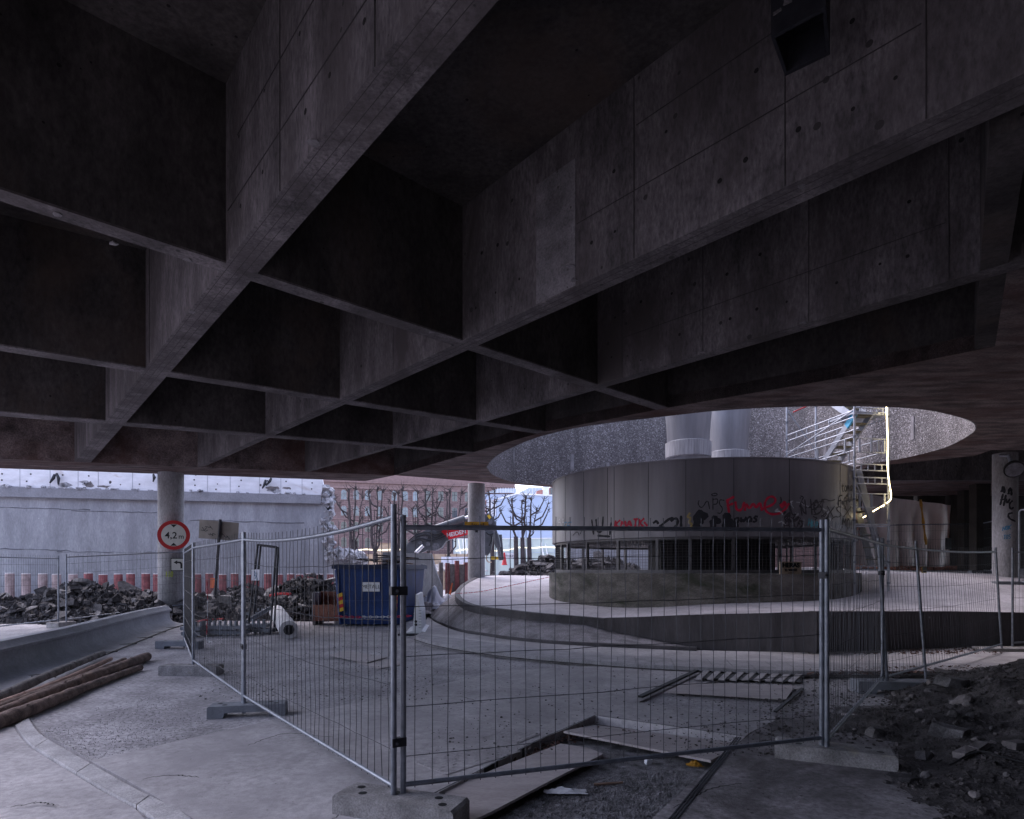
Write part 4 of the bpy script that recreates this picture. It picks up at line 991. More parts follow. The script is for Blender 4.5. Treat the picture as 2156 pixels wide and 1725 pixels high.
# joints, tie holes and a grey lower strip on the whitewashed band
random.seed(8); s_ = LW - 34
while s_ < LW - .4:
    a = aw + wn_ * s_; MB().bar((a.x - wnor.x * .004, a.y - wnor.y * .004, zl + .45), (a.x - wnor.x * .004, a.y - wnor.y * .004, zl + 1.9), .014, .012).build('panel_joint', M['wall'], rwT)
    for z in (.72, 1.02):
        if random.random() < .8:
            q = a + wn_ * random.uniform(.2, .5); q.z = zl + z + random.uniform(-.04, .04); MB().box(q - wnor * .003, (.06, .012, .06), rz=math.atan2(wn_.y, wn_.x)).build('tie_hole', M['dark_steel'], rwT)
    s_ += random.uniform(.8, 1.4)
for k in range(26):   # peeled patches
    q = aw + wn_ * random.uniform(LW - 32, LW - .5); zc_ = zl + random.choice((random.uniform(.5, .8), random.uniform(1.1, 1.6))); n_ = 9
    pts = [q + wn_ * (math.cos(6.283 * i / n_) * random.uniform(.08, .4)) + Vector((0, 0, zc_ - q.z + math.sin(6.283 * i / n_) * random.uniform(.03, .16))) - wnor * .001 for i in range(n_)]
    MB().plate(pts, -wnor, .004).build('peeled_patch', M['broken'] if k % 3 else M['brick'], rwT)
g0, g1 = aw + wn_ * (LW - 32), aw + wn_ * (LW - 12.5)
MB().plate([Vector((g0.x, g0.y, zl + .43)), Vector((g1.x, g1.y, zl + .43)), Vector((g1.x, g1.y, zl + .47)), Vector((g0.x, g0.y, zl + .80))], -wnor, .02).build('grey_strip', M['wall'], rwT)
# crumbled edges and rebar
cr = MB()
for k in range(120):
    s_ = random.uniform(LW - 30, LW); z = zl + .42 + random.uniform(-.02, .06); p = aw + wn_ * s_; p.z = z
    cr.box(p + wnor * random.uniform(-.16, -.02), (random.uniform(.08, .35), random.uniform(.05, .15), random.uniform(.03, .12)), rz=random.uniform(0, 3), rx=random.uniform(-.5, .5))
for k in range(70):
    t = random.random(); x = random.choice((682, 686, 690, 694, 688)) + random.uniform(-4, 6); y = 1030 + t * 135; p = wp3(x, y) + wnor * random.uniform(-.05, .6)
    cr.box(p, [random.uniform(.1, .4) for _ in range(3)], rz=random.uniform(0, 3), rx=random.uniform(-1, 1), ry=random.uniform(-1, 1))
for k in range(90):
    x = random.uniform(690, 764); y = 1166 + (x - 690) / 74 * 8 + random.uniform(-6, 10); p = wp3(x, y) + wnor * random.uniform(-.05, .8)
    cr.box(p, [random.uniform(.12, .5) for _ in range(3)], rz=random.uniform(0, 3), rx=random.uniform(-1, 1), ry=random.uniform(-1, 1))
cr.build('crumbled_edge', M['broken'], rwT)
rb = MB()
for x, y0, y1, dx in ((118, 1000, 1019, -8), (122, 998, 1022, 6), (325, 1000, 1016, 1), (560, 1012, 1030, -6), (572, 1008, 1024, -10)):
    p = wp3(x, y0) - wnor * .12; q = wp3(x + dx, y1) - wnor * .22; rb.tube([p, (p + q) / 2 + Vector((.05, 0, .03)), q], [.05, .07, .03], 6)
rb.build('torn_rebar', M['dark_steel'], rwT)

# row of posts in front of the wall
PX = [20.5, 55, 90, 119, 154, 186, 217, 249, 275, 307, 331, 391, 441, 469, 494, 520, 538, 564, 588.5, 612, 631, 653, 673, 696, -14, -48, -82, 415, 362]
for i, x in enumerate(sorted(PX)):
    p = line_x(x) - wnor * 1.6; p = Vector((x - CX, FPX, 0)) * (p.y / FPX)
    h_ = E + (HY - 1209 + (0.0)) / FPX * p.y + random.uniform(-.03, .03); r_ = .165
    old = x < 160
    lab = 'worn pinkish grey post in the row before the retaining wall' if old else 'faded red post in the row before the retaining wall'
    grp = 'worn posts along the retaining wall' if old else 'red posts along the retaining wall'
    b = MB().lathe([(r_, -.1), (r_, h_ - .012), (r_ * .9, h_)], (p.x, p.y, 0), 14).build('marker_post', M['pale_post' if old else 'red_post'], None, True, loc=(p.x, p.y, 0)); tag(b, lab, 'post', grp)
    MB().lathe([(r_ * .97, h_ + .0), (r_ * .97, h_ + .03), (.001, h_ + .035)], (p.x, p.y, 0), 14).build('cap', M['post_cap'], b, True)

# ------------------------------------------------------------------ low concrete barrier with rounded top
BT = [(-120, 1442), (0, 1372), (60, 1357), (130, 1340), (217, 1321), (290, 1301), (340, 1284), (381, 1264)]
BC = [(-120, 1545), (0, 1462), (60, 1436), (130, 1411), (217, 1381), (290, 1352), (330, 1336), (362, 1324)]
foot = resamp(catmull([pg(x, y, 0) for x, y in BC] + [Vector((-10.2, 19.5, 0))], 6), 40)
bprof = [(0, -.05), (0, .012), (.30, .035), (.46, .09), (.54, .18), (.56, .30), (.56, .40), (.50, .42), (.495, .47), (.545, .50), (.60, .575), (.70, .59), (.80, .57), (.85, .52), (.85, -.05)]
bar = thing('concrete_barrier', 'low curved concrete road barrier with rounded rail beside the logs', 'barrier', (foot[18].x, foot[18].y, 0))
vs = []; m_ = len(bprof)
for i, p in enumerate(foot):
    d = foot[min(i + 1, 39)] - foot[max(i - 1, 0)]; d.z = 0; d.normalize(); nn = Vector((-d.y, d.x, 0))
    if nn.x > 0: nn = -nn
    vs += [(p.x + nn.x * a, p.y + nn.y * a, z) for a, z in bprof]
b_ = MB().add(vs, [(i * m_ + k, i * m_ + (k + 1) % m_, (i + 1) * m_ + (k + 1) % m_, (i + 1) * m_ + k) for i in range(39) for k in range(m_)]); b_.f += [tuple(range(m_)), tuple(39 * m_ + k for k in reversed(range(m_)))]
b_.build('barrier_body', M['barrier'], bar, True)
jt = MB()
for i in range(3, 38, 4):
    p = foot[i]; d = foot[i + 1] - foot[i - 1]; d.normalize(); nn = Vector((-d.y, d.x, 0)); nn = -nn if nn.x > 0 else nn
    a = p + nn * .05; jt.box((a.x + d.x * .0, a.y, .02), (.34, .035, .02), rz=math.atan2(nn.y, nn.x) + .5)
jt.build('drain_slot', M['black'], bar)
js = MB()
for i in range(0, 39):
    if i in (11, 12): continue
    a, b = foot[i], foot[i + 1]; js.bar((a.x, a.y, .004), (b.x, b.y, .004), .035)
js.build('joint_strip', M['black'], bar)

# ------------------------------------------------------------------ site fences
def fence(a, b, label, group='mesh fence panels', z0a=.14, z0b=.14, ha=1.96, hb=1.96, n=36, rows=6, sag=0.0, bend=0.0, round_=False, matf='galv', name='site_fence', wild=0.0, lean=(0, 0), posts=True, mid=None):
    a = Vector((a[0], a[1], z0a)); b = Vector((b[0], b[1], z0b)); d = b - a; L = d.length; u = Vector((d.x, d.y, 0)).normalized(); w = Vector((-u.y, u.x, 0))
    le = Vector((lean[0], lean[1], 0))
    t = thing(name, label, 'fence panel', (a.x, a.y, 0), 0, group)
    def P(s, h):      # s 0..1 along, h 0..1 up
        base = a.lerp(b, s); top = base + Vector((0, 0, ha + (hb - ha) * s)) + le
        p = base.lerp(top, h); k = 4 * s * (1 - s)
        p.z -= sag * k * h; p += w * (bend * k * h)
        return p
    rp = .021
    if round_:
        c = .07
        MB().tube([P(0, -.06), P(0, .9), P(.004, .97), P(.02, .995), P(.05, 1)] + [P(s, 1) for s in (.2, .4, .6, .8)] + [P(.95, 1), P(.98, .995), P(.996, .97), P(1, .9), P(1, -.06)], rp, 8).build('frame', M[matf], t, True)
    else:
        MB().tube([P(0, -.06), P(0, 1.03)], rp, 12).build('post', M[matf], t, True)
        MB().tube([P(1, -.06), P(1, 1.03)], rp, 12).build('post', M[matf], t, True)
        MB().tube([P(s / 10, .985) for s in range(11)], rp * .85, 10).build('rail', M[matf], t, True)
    MB().tube([P(s / 10, .045) for s in range(11)], rp * .85, 10).build('rail', M[matf], t, True)
    if mid is not None:
        MB().tube([P(mid, -.1), P(mid - .012, 1.05)], rp, 10).build('post', M[matf], t, True)
    wm = MB(); rw_ = .0028
    for i in range(n):
        s = (i + .7) / (n + .4); ph = random.uniform(-1, 1)
        pts = []
        for k in range(7):
            h = .03 + k / 6 * 1.0
            p = P(s, h)
            if wild: p = p + u * (wild * math.sin(h * 5 + ph * .8 + s * 9) * (4 * s * (1 - s)) + random.uniform(-.004, .004) * (wild > 0)) + w * random.uniform(-.006, .006)
            pts.append(p)
        wm.tube(pts, rw_, 4, cap=False)
    for k in range(rows):
        h = .06 + (k + .5) / rows * .9
        wm.tube([P(s / 12, h) + w * .004 + Vector((0, 0, (random.uniform(-.008, .008) if wild else 0) - (.03 * wild * 20 * math.sin(s / 12 * 3.14) if wild else 0))) for s in range(13)], rw_, 4, cap=False)
    wm.build('wire_mesh', M['wire'], t)
    return t, P
def clamp(p, q, parent):
    c = (Vector(p) + Vector(q)) / 2; d = Vector(q) - Vector(p)
    mb = MB().box(c, (max(.07, d.length + .03), .05, .06), rz=math.atan2(d.y, d.x)); mb.tube([c + Vector((0, -.05, 0)), c + Vector((0, .05, 0))], .012, 6)
    mb.build('clamp', M['dark_steel'], parent)
FA = pg(829, 1682, .14); FB = pg(514, 1481, .14); FC = pg(407, 1402, .14); FD = pg(388, 1352, .14)
GA = pg(849, 1678, .14); GB = pg(1730, 1574, .14); GC = pg(1741, 1577, .14); GD = pg(1858, 1438, .14); HA = pg(1868, 1438, .14); HB = pg(2109, 1366, .14)
random.seed(21)
f1, P1 = fence(FA, FB, 'leaning front fence panel left of the centre clamp with a bent top rail', ha=1.97, hb=1.96, n=34, rows=4, sag=.07, wild=.016)
f2, P2_ = fence(FB + (FC - FB).normalized() * .05, FC, 'galvanised fence panel beside the paper notice running back to the left', n=36, rows=6, wild=.008)
f3, P3_ = fence(FC + (FD - FC).normalized() * .06, FD, 'narrow looking fence panel seen almost edge on beside the column', n=36, rows=6)
f4, P4_ = fence(GA, GB, 'wide front fence panel facing the drum with beige sign at its right end', ha=1.9, hb=1.96, n=31, rows=5, sag=.0, wild=.004)
f5, P5_ = fence(GC, GD, 'front right fence panel turning back towards the earth heap', n=38, rows=6, wild=.004)
f6, P6_ = fence(HA, HB, 'bent fence panel with leaning posts in front of the dark low wall', n=44, rows=5, sag=.05, wild=.03, lean=(-.12, .0), mid=.26)
f7, _ = fence(HB + Vector((.42, .25, 0)), HB + Vector((3.6, 1.2, 0)), 'fence panel cut by the right picture edge behind the bent panel', n=30, rows=5)
clamp(P1(0, .74), P4_(0, .74), f4); clamp(P1(1, .34), P2_(0, .34), f2); clamp(P4_(1, .78), P5_(0, .78), f5); clamp(P5_(1, .78), P6_(0, .78), f6); clamp(P1(0, .2), P4_(0, .2), f1)
L1 = pg(-30, 1329, .14); L2 = pz(123, 1311, .14); L3 = pz(136, 1311, .14)
f8, _ = fence(L1, L2, 'fence panel before the rubble at the far left edge', n=30, rows=6, ha=1.93, hb=1.93)
R3 = pd(404, 1262, 22.0); f9, _ = fence(L3 + Vector((.05, 0, 0)), (R3.x, R3.y), 'fence panel tilted upward on rubble between left gate posts and column', z0b=.42, ha=1.97, hb=1.97, n=32, rows=6)
# fences on the raised pavement
I0, I1, I2, I3 = pd(1872, 1212, 24.5), pd(2060, 1207, 25), pd(2066, 1207, 24.9), pd(2137, 1216, 20.3)
f10, _ = fence(I0, I1, 'round cornered fence panel before the plastic tarp', z0a=I0.z + .05, z0b=I1.z + .05, ha=1.95, hb=1.95, n=34, rows=5, round_=True)
f11, _ = fence(I2, I3, 'round cornered fence panel ending at the graffitied column', z0a=I2.z + .05, z0b=I3.z + .05, ha=1.95, hb=1.95, n=30, rows=5, round_=True)
I4, I5 = pd(2146, 1232, 16.5), pd(2230, 1240, 15)
f12, _ = fence(I4, I5, 'tall round cornered fence panel at the right picture edge', z0a=I4.z, z0b=I5.z, ha=2.0, hb=2.0, n=24, rows=5, round_=True)

def fence_foot(c, rz, label, kind='plastic', L=.72, W=.24, Hh=.14, z=0.0):
    t = thing('fence_weight', label, 'fence weight', (c[0], c[1], z), rz, 'fence weights')
    n_ = L * .17
    prof = [(-L / 2, 0), (-L / 2 + n_ * 1.2, 0), (-L / 2 + n_ * 1.3, .06), (L / 2 - n_ * 1.3, .06), (L / 2 - n_ * 1.2, 0), (L / 2, 0), (L / 2, Hh - .015), (L / 2 - .015, Hh), (-L / 2 + .015, Hh), (-L / 2, Hh - .015)] if kind == 'plastic' else [(-L / 2, 0), (L / 2, 0), (L / 2, Hh - .02), (L / 2 - .02, Hh), (-L / 2 + .02, Hh), (-L / 2, Hh - .02)]
    mb = MB().plate([(x, -W / 2, zz) for x, zz in prof], (0, 1, 0), W)
    o = mb.build('block', M['plastic_grey' if kind == 'plastic' else 'foot_conc'], None, loc=(0, 0, 0)); o.parent = t; o.location = (0, 0, 0)
    hl = []
    for k, (x, y) in enumerate(((-.27, .05), (-.21, -.05), (.21, .05), (.27, -.05), (-.04, .04))):
        h = MB().lathe([(.030, Hh + .002), (.001, Hh + .002)], (x * L / .72, y, 0), 14); hh_ = h.build('socket', M['black'], None, loc=(0, 0, 0)); hh_.parent = t; hh_.location = (0, 0, 0)
    return t
mid4 = (FA + GA) / 2
fence_foot((mid4.x + .02, mid4.y - .04), R(-20), 'big chipped concrete fence foot under the two central posts', 'conc', .92, .26, .17)
fence_foot((FB.x + .05, FB.y), R(12), 'dark grey plastic fence foot under the post with the paper notice', L=.85)
fence_foot((FC.x - .02, FC.y - .02), R(-2), 'plain concrete fence foot left of the front fence', 'conc', .95, .26, .16)
fence_foot((FD.x - .1, FD.y), R(-2), 'light grey plastic fence foot nearest the curved barrier', L=.95, Hh=.17)
fence_foot(((GB.x + GC.x) / 2 + .08, GB.y - .02), R(-24), 'concrete fence foot under the front right corner posts', 'conc', .95, .27, .16)
fence_foot((GD.x + .22, GD.y + .02), R(-6), 'dark fence foot beside the earth heap', 'plastic', 1.15, .28, .17)
fence_foot((HB.x + .25, HB.y + .1), R(-3), 'wide grey fence foot lying by the leaves at the low wall', 'conc', 1.25, .4, .15)
fence_foot(((L2.x + L3.x) / 2, L2.y), R(80), 'pale concrete fence foot before the left rubble heap', 'conc', .6, .42, .16)
fence_foot((I1.x + .05, I1.y), 0, 'small grey fence foot between the round cornered panels', L=.8, z=I1.z - .02)
fence_foot((I4.x - .2, I4.y), 0, 'grey fence foot at the right edge of the raised pavement', L=.9, Hh=.2, z=I4.z - .1)
# beige signs on the fences
def plate_sign(c, u, w_, h_, label, txt, m='heras'):
    u = Vector((u[0], u[1], 0)).normalized(); nrm = Vector((u.y, -u.x, 0)); t = thing('fence_sign', label, 'sign', c, 0)
    MB().box(Vector(c), (w_, .008, h_), rz=math.atan2(u.y, u.x)).build('panel', M[m], t)
    for (tx, sz, dz, sx, b) in txt: lettering(tx, sz, Vector(c) + nrm * .007 + Vector((0, 0, dz)), u, (0, 0, 1), M['black'], t, .003, sx=sx, bold=b)
    return t
sp = pd(1661, 1196, 5.42)
u4 = (GB - GA); k_ = sp.y / FPX
plate_sign(sp + Vector((0, -.03, 0)), u4, 56 * k_, 26 * k_, 'beige sign with black letters low on the wide front fence panel', [('HERAS', .055, .022, 1.15, .0025), ('22 900 555', .030, -.02, 1.0, .001), ('www.heras.no', .012, -.043, 1.0, 0)])
sp = pd(1943, 1200, 9.55); k_ = sp.y / FPX
plate_sign(sp + Vector((0, -.03, 0)), HB - HA, 27 * k_, 14 * k_, 'small dark beige sign on the bent right fence panel', [('HERAS', .07, .015, 1.0, .003), ('22 900 555', .03, -.028, 1.0, 0)], 'ochre')
sp = pd(538, 1211, 7.05); k_ = sp.y / FPX
nt = thing('paper_notice', 'white paper notice with blue scrawl on the left fence panel', 'notice', sp)
MB().box(sp, (18 * k_, .004, 23 * k_)).build('paper', M['paper'], nt)
paint([[(536, 1203), (538, 1208), (536, 1213), (541, 1213), (541, 1205)], [(540, 1214), (537, 1219)], [(541, 1216), (542, 1222)]], .008, plane_at(sp.y - .003), M['spray_blue'], nt, label='blue handwriting')

# ------------------------------------------------------------------ logs
def log(pts, r0, r1, m, label, zb=0.0, name='log'):
    n = 22; P = catmull([Vector(p) for p in pts], 8); P = resamp(P, n)
    random.seed(int(r0 * 1e5) + len(label)); rs_ = [(r0 + (r1 - r0) * i / (n - 1)) * random.uniform(.9, 1.1) for i in range(n)]
    mb = MB().tube(P, rs_, 14)
    for k in range(10):
        i = random.randrange(2, n - 2); a = random.uniform(0, math.pi); d = (P[i + 1] - P[i - 1]).normalized(); o = d.orthogonal().normalized()
        q = Matrix.Rotation(random.uniform(0, 6.28), 3, d) @ o; mb.tube([P[i] + q * rs_[i] * .7, P[i] + q * (rs_[i] * 1.25)], [.018, .008], 6)
    o = mb.build(name, m, None, True); tag(o, label, 'log', 'pine logs on the ground'); return o
def lg(x, y, r): p = pg(x, y + 0, 0); return Vector((p.x, p.y, r))
log([lg(217, 1385, .06) + Vector((0, 0, .03)), lg(110, 1432, .06) + Vector((0, 0, .04)), lg(0, 1478, .07), lg(-90, 1516, .08)], .055, .075, M['bark_grey'], 'greyish log farthest from the fence, nearest the barrier')
log([lg(233, 1393, .045), lg(120, 1448, .05) + Vector((0, 0, .02)), lg(0, 1492, .05), lg(-90, 1520, .05)], .035, .055, M['wood_pale'], 'thin orange brown peeled log, second from the barrier')
log([lg(262, 1398, .05) + Vector((0, 0, .02)), lg(130, 1452, .05) + Vector((0, 0, .02)), lg(0, 1500, .06), lg(-90, 1534, .06)], .045, .055, M['bark'], 'slim reddish log in the middle of the log row')
log([lg(310, 1391, .075), lg(190, 1436, .075), lg(70, 1484, .075), lg(-90, 1548, .07)], .085, .055, M['bark'], 'thickest rough barked log with its butt end nearest the fence')
log([lg(296, 1412, .05), lg(200, 1448, .055), lg(110, 1488, .06) + Vector((0, 0, .012)), lg(0, 1532, .07), lg(-80, 1566, .08)], .045, .095, M['bark'], 'long front log lying across the stone kerb')
log([lg(150, 1440, .03), lg(60, 1480, .03), lg(-60, 1528, .03)], .022, .03, M['bark_grey'], 'thin dark pole lying between the thicker logs')

# ------------------------------------------------------------------ rubble
def chunk_mesh(seed, thick):
    random.seed(seed); k = random.randint(5, 8); mb = MB()
    ang = sorted(random.uniform(0, 6.283) for _ in range(k)); ang = [2 * math.pi * i / k + random.uniform(-.35, .35) for i in range(k)]
    pts = [(math.cos(a) * random.uniform(.6, 1.1), math.sin(a) * random.uniform(.45, .85)) for a in ang]
    bot = [(x * random.uniform(.85, 1.05), y * random.uniform(.85, 1.05), -thick + random.uniform(-.05, .05)) for x, y in pts]
    tp_ = [(x, y, thick + random.uniform(-.07, .07)) for x, y in pts]
    mb.add(bot + tp_, [tuple(reversed(range(k))), tuple(range(k, 2 * k))] + [(i, (i + 1) % k, k + (i + 1) % k, k + i) for i in range(k)])
    me = bpy.data.meshes.new('chunk'); me.from_pydata(mb.v, [], mb.f); me.update(); return me
CH = []
for i in range(14):
    me = chunk_mesh(100 + i, random.uniform(.10, .26)); me.materials.append(M['rubble'] if i % 4 else M['rubble_pale']); CH.append(me)
def heap(cx, cy, rx, ry, hz, zbase=0.0, rot=0.0, p=1.3):
    c, s = math.cos(rot), math.sin(rot)
    def f(x, y):
        dx, dy = x - cx, y - cy; u = (dx * c + dy * s) / rx; v = (-dx * s + dy * c) / ry; d = math.sqrt(u * u + v * v)
        if d >= 1: return None
        return zbase + hz * (1 - d ** p) * (1 + .25 * noise.noise(Vector((x * .7, y * .7, cx)))) + .08 * noise.noise(Vector((x * 2.2, y * 2.2, cx)))
    f.c = (cx, cy, rx, ry, rot); return f
def heap_z(hs_, x, y):
    v = [h(x, y) for h in hs_]; v = [a for a in v if a is not None]; return max(v) if v else None
def rubble_heap(hs_, label, clabel, group, n, nsmall, smin, smax, seed, zb=0.0, pale=0.25):
    random.seed(seed)
    # base: one uncountable mass of fine pieces
    mb = MB()
    xs = [h.c[0] - max(h.c[2], h.c[3]) for h in hs_] + [h.c[0] + max(h.c[2], h.c[3]) for h in hs_]; ys = [h.c[1] - max(h.c[2], h.c[3]) for h in hs_] + [h.c[1] + max(h.c[2], h.c[3]) for h in hs_]
    st = .3; x = min(xs); idx = {}
    nx = int((max(xs) - min(xs)) / st) + 1; ny = int((max(ys) - min(ys)) / st) + 1; vs = []
    for i in range(nx):
        for j in range(ny):
            x, y = min(xs) + i * st, min(ys) + j * st; z = heap_z(hs_, x, y)
            if z is not None: idx[i, j] = len(vs); vs.append((x, y, z - .10))
    mb.add(vs, [(idx[i, j], idx[i + 1, j], idx[i + 1, j + 1], idx[i, j + 1]) for (i, j) in idx if (i + 1, j) in idx and (i + 1, j + 1) in idx and (i, j + 1) in idx])
    def rnd():
        while True:
            h = random.choice(hs_); a = random.uniform(0, 6.283); d = math.sqrt(random.random()); u, v = d * math.cos(a) * h.c[2], d * math.sin(a) * h.c[3]; c, s = math.cos(h.c[4]), math.sin(h.c[4])
            x, y = h.c[0] + u * c - v * s, h.c[1] + u * s + v * c; z = heap_z(hs_, x, y)
            if z is not None: return x, y, z
    for k in range(nsmall):
        x, y, z = rnd(); s = random.uniform(smin * .25, smin * .95); me = random.choice(CH)
        Mx = Matrix.Rotation(random.uniform(0, 6.28), 3, 'Z') @ Matrix.Rotation(random.gauss(0, .55), 3, 'X') @ Matrix.Rotation(random.gauss(0, .5), 3, 'Y')
        mb.add([Vector((x, y, z + random.uniform(-.08, .06))) + Mx @ (v.co * s) for v in me.vertices], [tuple(p.vertices) for p in me.polygons])
    o = mb.build('rubble', M['rubble']); tag(o, label, 'rubble', None, 'stuff')
    for k in range(n):
        x, y, z = rnd(); s = smin + (smax - smin) * random.random() ** 2.2
        c = bpy.data.objects.new('rubble_slab', random.choice(CH)); COL.objects.link(c)
        c.location = (x, y, z + random.uniform(-.02, .08)); c.rotation_euler = (random.gauss(0, .45), random.gauss(0, .4), random.uniform(0, 6.28)); c.scale = (s, s, s * random.uniform(.5, .9))
        tag(c, clabel, 'rubble slab', group)
lp_ = lambda x, y: pg(x, y)
rubble_heap([heap(-18.6, 21.0, 4.2, 2.2, .85), heap(-15.0, 22.0, 4.2, 2.6, 1.2), heap(-12.6, 22.6, 2.6, 2.0, .95), heap(-13.0, 20.4, 3.2, 1.3, .5)],
            'fine dark rubble filling the heap behind the left fence', 'broken dark asphalt slab in the heap behind the left fence', 'slabs in the left rubble heap', 150, 1500, .18, .46, 5)
rubble_heap([heap(-10.4, 24.3, 2.6, 1.6, 1.0), heap(-7.6, 23.6, 2.6, 2.2, 1.55), heap(-8.6, 21.8, 2.6, 1.3, .7), heap(-6.6, 21.4, 1.6, 1.0, .7)],
            'fine grey rubble filling the heap between skip and column', 'broken grey paving slab in the heap between the skip and the signed column', 'slabs in the middle rubble heap', 90, 1300, .16, .42, 6)
rubble_heap([heap(2.0, 27.3, 2.8, 1.7, 1.0, 1.25), heap(.5, 26.8, 1.6, 1.2, .55, 1.25), heap(4.2, 28.6, 2.6, 1.4, 1.05, 1.3)],
            'fine rubble filling the asphalt heap behind the raised pavement', 'broken asphalt sheet in the heap behind the raised pavement', 'slabs in the far rubble heap', 120, 900, .14, .5, 8)
rubble_heap([heap(-2.2, 22.6, 1.7, 1.6, .45), heap(-3.6, 24.2, 1.8, 1.4, .7)], 'fine rubble beside the white sheeting left of the embankment', 'small broken slab beside the white sheeting', 'slabs by the white sheeting', 20, 420, .12, .3, 9)
# debris far behind
random.seed(14)

# ------------------------------------------------------------------ skip, crate, roll
def frame_pts(c, u, sx, sy):
    v = Vector((-u.y, u.x, 0)); return [c + u * a * sx + v * b * sy for a, b in ((-.5, 0), (.5, 0), (.5, 1), (-.5, 1))]
sk0, sk1 = pg(716, 1318), pg(839, 1318); su = (sk1 - sk0).normalized(); sc0 = (sk0 + sk1) / 2
sk = thing('waste_skip', 'dark blue steel waste skip with a white label plate beside the rubble', 'skip', sc0)
wB = (sk1 - sk0).length; wT = 137 / FPX * 18.8; hS = 1.80; Ls = 3.4; sv = Vector((0.05, 1, 0)).normalized()
b4 = [sc0 - su * wB / 2, sc0 + su * wB / 2, sc0 + su * wB / 2 + sv * Ls, sc0 - su * wB / 2 + sv * Ls]
t4 = [sc0 - su * wT / 2 - sv * .12, sc0 + su * wT / 2 - sv * .12, sc0 + su * wT / 2 + sv * Ls * 1.05, sc0 - su * wT / 2 + sv * Ls * 1.05]
zz = lambda L, z: [Vector((p.x, p.y, z)) for p in L]
def shrink(L, k): c = sum(L, Vector()) / 4; return [c + (p - c) * k for p in L]
mb = MB(); o4 = zz(b4, .05); u4_ = zz(t4, hS); i4 = shrink(zz(t4, hS), .93); j4 = shrink(zz(b4, .6), .9)
mb.add(o4 + u4_ + i4 + j4, [(3, 2, 1, 0)] + [(i, (i + 1) % 4, 4 + (i + 1) % 4, 4 + i) for i in range(4)] + [(4 + i, 4 + (i + 1) % 4, 8 + (i + 1) % 4, 8 + i) for i in range(4)] + [(8 + i, 8 + (i + 1) % 4, 12 + (i + 1) % 4, 12 + i) for i in range(4)] + [(12, 13, 14, 15)])
mb.build('body', M['skip'], sk)
rim = MB(); q4 = shrink(zz(t4, hS), 1.02)
for i in range(4): rim.bar(q4[i] - (q4[(i + 1) % 4] - q4[i]).normalized() * .06, q4[(i + 1) % 4] + (q4[(i + 1) % 4] - q4[i]).normalized() * .06, .13, .13)
rim.build('rim', M['skip_dark'], sk)
def skf(u, z, off=.02):     # point on the skip's front face
    t = z / hS; w_ = wB + (wT - wB) * t; return sc0 + su * (u * w_ / 2) + sv * (-.12 * t - off) + Vector((0, 0, z))
for u in (-.96, .96):
    MB().bar(skf(u, .06), skf(u, hS - .1), .09).build('corner_rib', M['skip'], sk)
MB().bar(skf(-.95, .75, .03), skf(.95, .75, .03), .07).build('cross_rib', M['skip'], sk)
MB().plate([skf(-.18, 1.05), skf(.36, 1.05), skf(.36, 1.33), skf(-.18, 1.33)], (0, -1, 0), .01).build('label_plate', M['white'], sk)
lettering('METALL', .16, skf(.09, 1.19, .034), su, (0, 0, 1), M['spray_grey'], sk, .003)
for u0, u1 in ((-.98, -.82), (.80, .96)):
    for k in range(5):
        z0 = .42 + k * .11; MB().plate([skf(u0, z0, .07), skf(u1, z0 + .05, .07), skf(u1, z0 + .16, .07), skf(u0, z0 + .11, .07)], (0, -1, 0), .006).build('hazard_stripe', M['yellow' if k % 2 == 0 else 'red'], sk)
random.seed(31)
for k in range(9):
    c = sc0 + su * random.uniform(-.2, .75) + sv * random.uniform(.3, 2.0); o = MB().box((c.x, c.y, hS + .02 + .04 * k), (random.uniform(.7, 1.5), random.uniform(.12, .3), .03), rz=random.uniform(-.5, .5), ry=random.uniform(-.12, .12)).build('scrap_board', M['tree'] if k % 3 else M['ply_edge'])
    tag(o, 'dark scrap board piled on top of the blue skip', 'board', 'boards in the skip')
ck0, ck1 = pg(657, 1316), pg(713, 1316); cu_ = (ck1 - ck0).normalized(); cw_ = (ck1 - ck0).length; cc0 = (ck0 + ck1) / 2
cr_ = thing('open_crate', 'open rust brown plywood crate on wooden runners next to the blue skip', 'crate', cc0)
cv = Vector((0, 1, 0)); z0, z1 = .12, 1.0; dp = .8
def cbox(a, b, c0, c1, z0, z1): return [cc0 + cu_ * a + cv * c0 + Vector((0, 0, z0)), cc0 + cu_ * b + cv * c0 + Vector((0, 0, z0)), cc0 + cu_ * b + cv * c1 + Vector((0, 0, z0)), cc0 + cu_ * a + cv * c1 + Vector((0, 0, z0))], [cc0 + cu_ * a + cv * c0 + Vector((0, 0, z1)), cc0 + cu_ * b + cv * c0 + Vector((0, 0, z1)), cc0 + cu_ * b + cv * c1 + Vector((0, 0, z1)), cc0 + cu_ * a + cv * c1 + Vector((0, 0, z1))]
hw = cw_ / 2
MB().hexa(*cbox(-hw + .03, hw - .03, 0, .03, z0, .62)).build('front_panel', M['crate'], cr_)
MB().hexa(*cbox(-hw + .03, hw - .03, dp - .03, dp, z0, z1)).build('back_panel', M['crate'], cr_)
MB().hexa(*cbox(-hw, -hw + .03, 0, dp, z0, z1)).build('side_panel', M['crate_edge'], cr_)
MB().hexa(*cbox(hw - .03, hw, 0, dp, z0, z1)).build('side_panel', M['crate'], cr_)
MB().hexa(*cbox(-hw + .03, hw - .03, .03, dp - .03, z0, z0 + .03)).build('bottom', M['crate'], cr_)
for a in (-hw + .06, hw - .06): MB().hexa(*cbox(a - .05, a + .05, .0, dp, 0, z0)).build('runner', M['crate_edge'], cr_)
ra, rb_ = pg(608, 1346), pg(583, 1308)
rr = .23; ra.z = rb_.z = rr; rb_.z += .06
